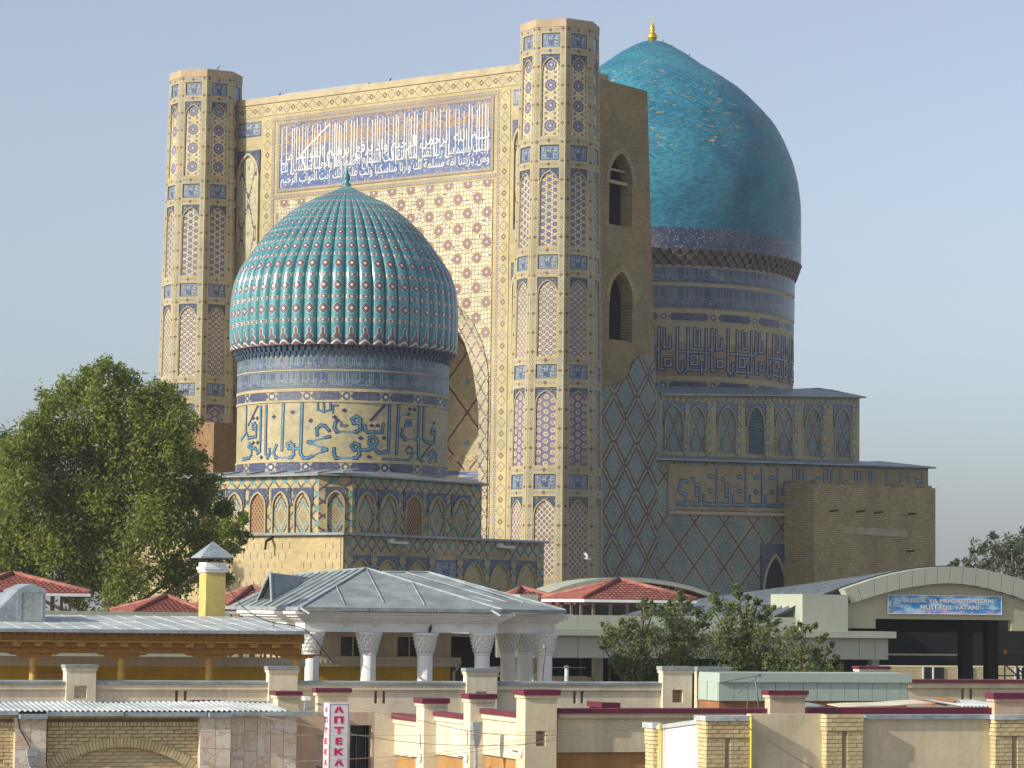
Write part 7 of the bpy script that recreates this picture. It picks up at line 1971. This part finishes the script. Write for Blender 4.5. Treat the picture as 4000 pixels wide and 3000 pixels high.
# ================================================================== poles, aerials, wires
def wire(label, pts, r=0.007, mat=None, sag=0.0, name='overhead_wire', group=None):
    P = []
    for (x, y, t) in pts: s, z = ST.T(x, y, t); P.append(Vector((s, t, z)))
    Q = []
    for i in range(len(P) - 1):
        p0, p1, p2, p3 = P[max(i - 1, 0)], P[i], P[i + 1], P[min(i + 2, len(P) - 1)]
        for j in range(5):
            t = j / 5; Q.append(.5 * (2 * p1 + (p2 - p0) * t + (2 * p0 - 5 * p1 + 4 * p2 - p3) * t * t + (3 * p1 - p0 - 3 * p2 + p3) * t ** 3))
    Q.append(P[-1]); m = MB(); m.tube(Q, r, 5); loose(name, m, mat or K['wire'], label, 'wire', P[0].x, P[0].y, True, group)
gW = 'wires strung across the cream wall'
lW = 'thin wire strung across the cream wall with burgundy caps'
tq = 59.0
wire('wire sagging from the pharmacy sign across to the small brick pier', [(1364, 2760, 60), (1628, 2812, tq), (1840, 2857, tq), (2000, 2871, tq), (2250, 2866, tq), (2525, 2826, tq)], group=gW)
wire('wire running from the marble slabs past the sign to the small brick pier', [(1022, 2799, 60.2), (1362, 2866, tq), (1633, 2903, tq), (1860, 2912, tq), (2000, 2910, tq), (2180, 2890, tq), (2540, 2832, tq)], group=gW)
wire('thin level wire from the peach shop front to the tall capped post', [(1158, 2871, 60.5), (1700, 2872, tq), (2180, 2856, tq)], 0.004, group=gW)
wire('thin wire climbing from below the sign to the tall capped post', [(1158, 2975, 60.5), (1633, 2948, tq), (2000, 2898, tq), (2200, 2860, tq)], 0.005, group=gW)
wire('thin wire climbing from the dark doorway to the tall capped post', [(1452, 2986, 60.5), (1633, 2961, tq), (2000, 2917, tq), (2180, 2880, tq)], 0.005, group=gW)
wire('pale cable slanting down from a brick pier across the buff fence panel', [(2855, 2797, 54.6), (3000, 2893, 54.5), (3190, 3010, 54.4)], 0.013)
wire('dark cable hanging from the yellow chimney down to a white capital', [(881, 2281, 99.5), (946, 2368, 95), (1044, 2425, 93), (1185, 2456, 92), (1264, 2541, 92), (1300, 2590, 92)], 0.018, K['cable'])
ma, mz = ST.T(2132, 2668, 80)
an = sthing('utility_pole', 'leaning rusty service pole with a wire tangle before the pavilion columns', 'pole', ma, 80)
p_ = lambda x, y, t=80: (lambda q: (q[0], t, q[1]))(ST.T(x, y, t))
m = MB(); m.tube([p_(2116, 2720), p_(2122, 2600), p_(2132, 2524)], 0.026, 8); sp('mast', m, K['bp'], an, True)
m = MB(); m.box(*sum(([q - .05, q + .05] for q in p_(2130, 2525)), [])); sp('insulator', m, K['zinc'], an)
m = MB(); m.tube([p_(2118, 2618), p_(2060, 2655), p_(2040, 2668)], 0.012, 5); m.tube([p_(2120, 2560), p_(2104, 2590), p_(2112, 2612), p_(2126, 2610)], 0.012, 5); m.tube([p_(2065, 2667), p_(2075, 2652), p_(2095, 2655), p_(2110, 2668)], 0.014, 5); m.tube([p_(2090, 2588), p_(2098, 2580), p_(2110, 2600), p_(2128, 2592)], 0.01, 5); sp('wire_tangle', m, K['wire'], an)
ps, pz = ST.T(2213, 2665, 78); pp = sthing('flue_pipe', 'shiny metal flue pipe with a small cap behind the parapet', 'pipe', ps, 78)
m = MB(); m.tube([(ps, 78, 0), (ps, 78, ZS(2213, 2607, 78))], 0.062, 12); sp('pipe', m, K['zinc3'], pp, True); m = MB(); m.lathe([(0.12, ZS(2213, 2606, 78)), (0.0, ZS(2213, 2598, 78))], 12, (ps, 78)); sp('cap', m, K['steel'], pp)
ts = 68.0; p_ = lambda x, y, t=68.0: (lambda q: (q[0], t, q[1]))(ST.T(x, y, t))
tv_ = sthing('television_aerial', 'thin dark television aerial on a leaning mast before the sage shed', 'aerial', p_(2960, 2765)[0], ts)
m = MB(); m.tube([p_(2968, 2790), p_(2948, 2640)], 0.022, 6); sp('mast', m, K['steel'], tv_, True)
m = MB(); m.tube([p_(2825, 2664), p_(2966, 2637)], 0.012, 5); m.tube([p_(2884, 2705), p_(2962, 2640)], 0.012, 5); sp('boom', m, K['steel'], tv_)
m = MB(); m.box(*sum(([q - .04, q + .04] for q in p_(2965, 2638)), [])); sp('head', m, K['steel'], tv_)
m = MB(); m.tube([p_(2950, 2640), p_(2930, 2700), p_(2915, 2768)], 0.007, 5); sp('cable', m, K['wire'], tv_)
p_ = lambda x, y, t: (lambda q: (q[0], t, q[1]))(ST.T(x, y, t)); tt = T11 + 3
sc_ = sthing('scaffold_tower', 'black scaffold frame standing inside the market hall opening', 'scaffold', p_(3960, 2650, tt)[0], tt)
for A, B in (((3925, 2560), (3925, 2670)), ((4000, 2560), (4000, 2670)), ((3880, 2638), (4020, 2640)), ((3900, 2560), (4040, 2562)), ((3930, 2600), (3985, 2650)), ((3960, 2590), (4010, 2650))):
    m = MB(); m.tube([p_(*A, tt), p_(*B, tt)], 0.035, 6); sp('tube', m, K['cable'], sc_)
bs, bz = ST.T(3926, 2558, tt); m = MB(); m.lathe([(0.0, 0.0), (0.07, 0.0), (0.095, 0.2), (0.085, 0.2), (0.0, 0.03)], 12); m.v = [(v[0] + bs, v[1] + tt, v[2] + bz + .03) for v in m.v]
loose('bucket', m, plain('orange_plastic', (0.75, 0.22, 0.02), 0.4), 'orange plastic bucket on the scaffold in the market hall', 'bucket', bs, tt, True)
# ================================================================== haze in the air
m = MB(); m.box(-3050, 3050, -250, 5550, -1.0, 66.0)
o = m.build('haze', None); o['kind'] = 'stuff'; o['label'] = 'thin pale haze in the air over the town'
hm = bpy.data.materials.new('thin_haze'); hm.use_nodes = True
hm.node_tree.nodes.clear(); ho = hm.node_tree.nodes.new('ShaderNodeOutputMaterial'); hv = hm.node_tree.nodes.new('ShaderNodeVolumePrincipled')
hv.inputs['Color'].default_value = (0.93, 0.95, 1.0, 1); hv.inputs['Density'].default_value = 0.0002; hv.inputs['Anisotropy'].default_value = 0.2
hm.node_tree.links.new(hv.outputs[0], ho.inputs['Volume']); o.data.materials.clear(); o.data.materials.append(hm)
# ================================================================== ground
m = MB(); m.face([(-3000, -200, 0), (3000, -200, 0), (3000, 5500, 0), (-3000, 5500, 0)])
o = m.build('ground', plain('dusty_ground', (0.24, 0.20, 0.15), 0.9)); o['kind'] = 'structure'
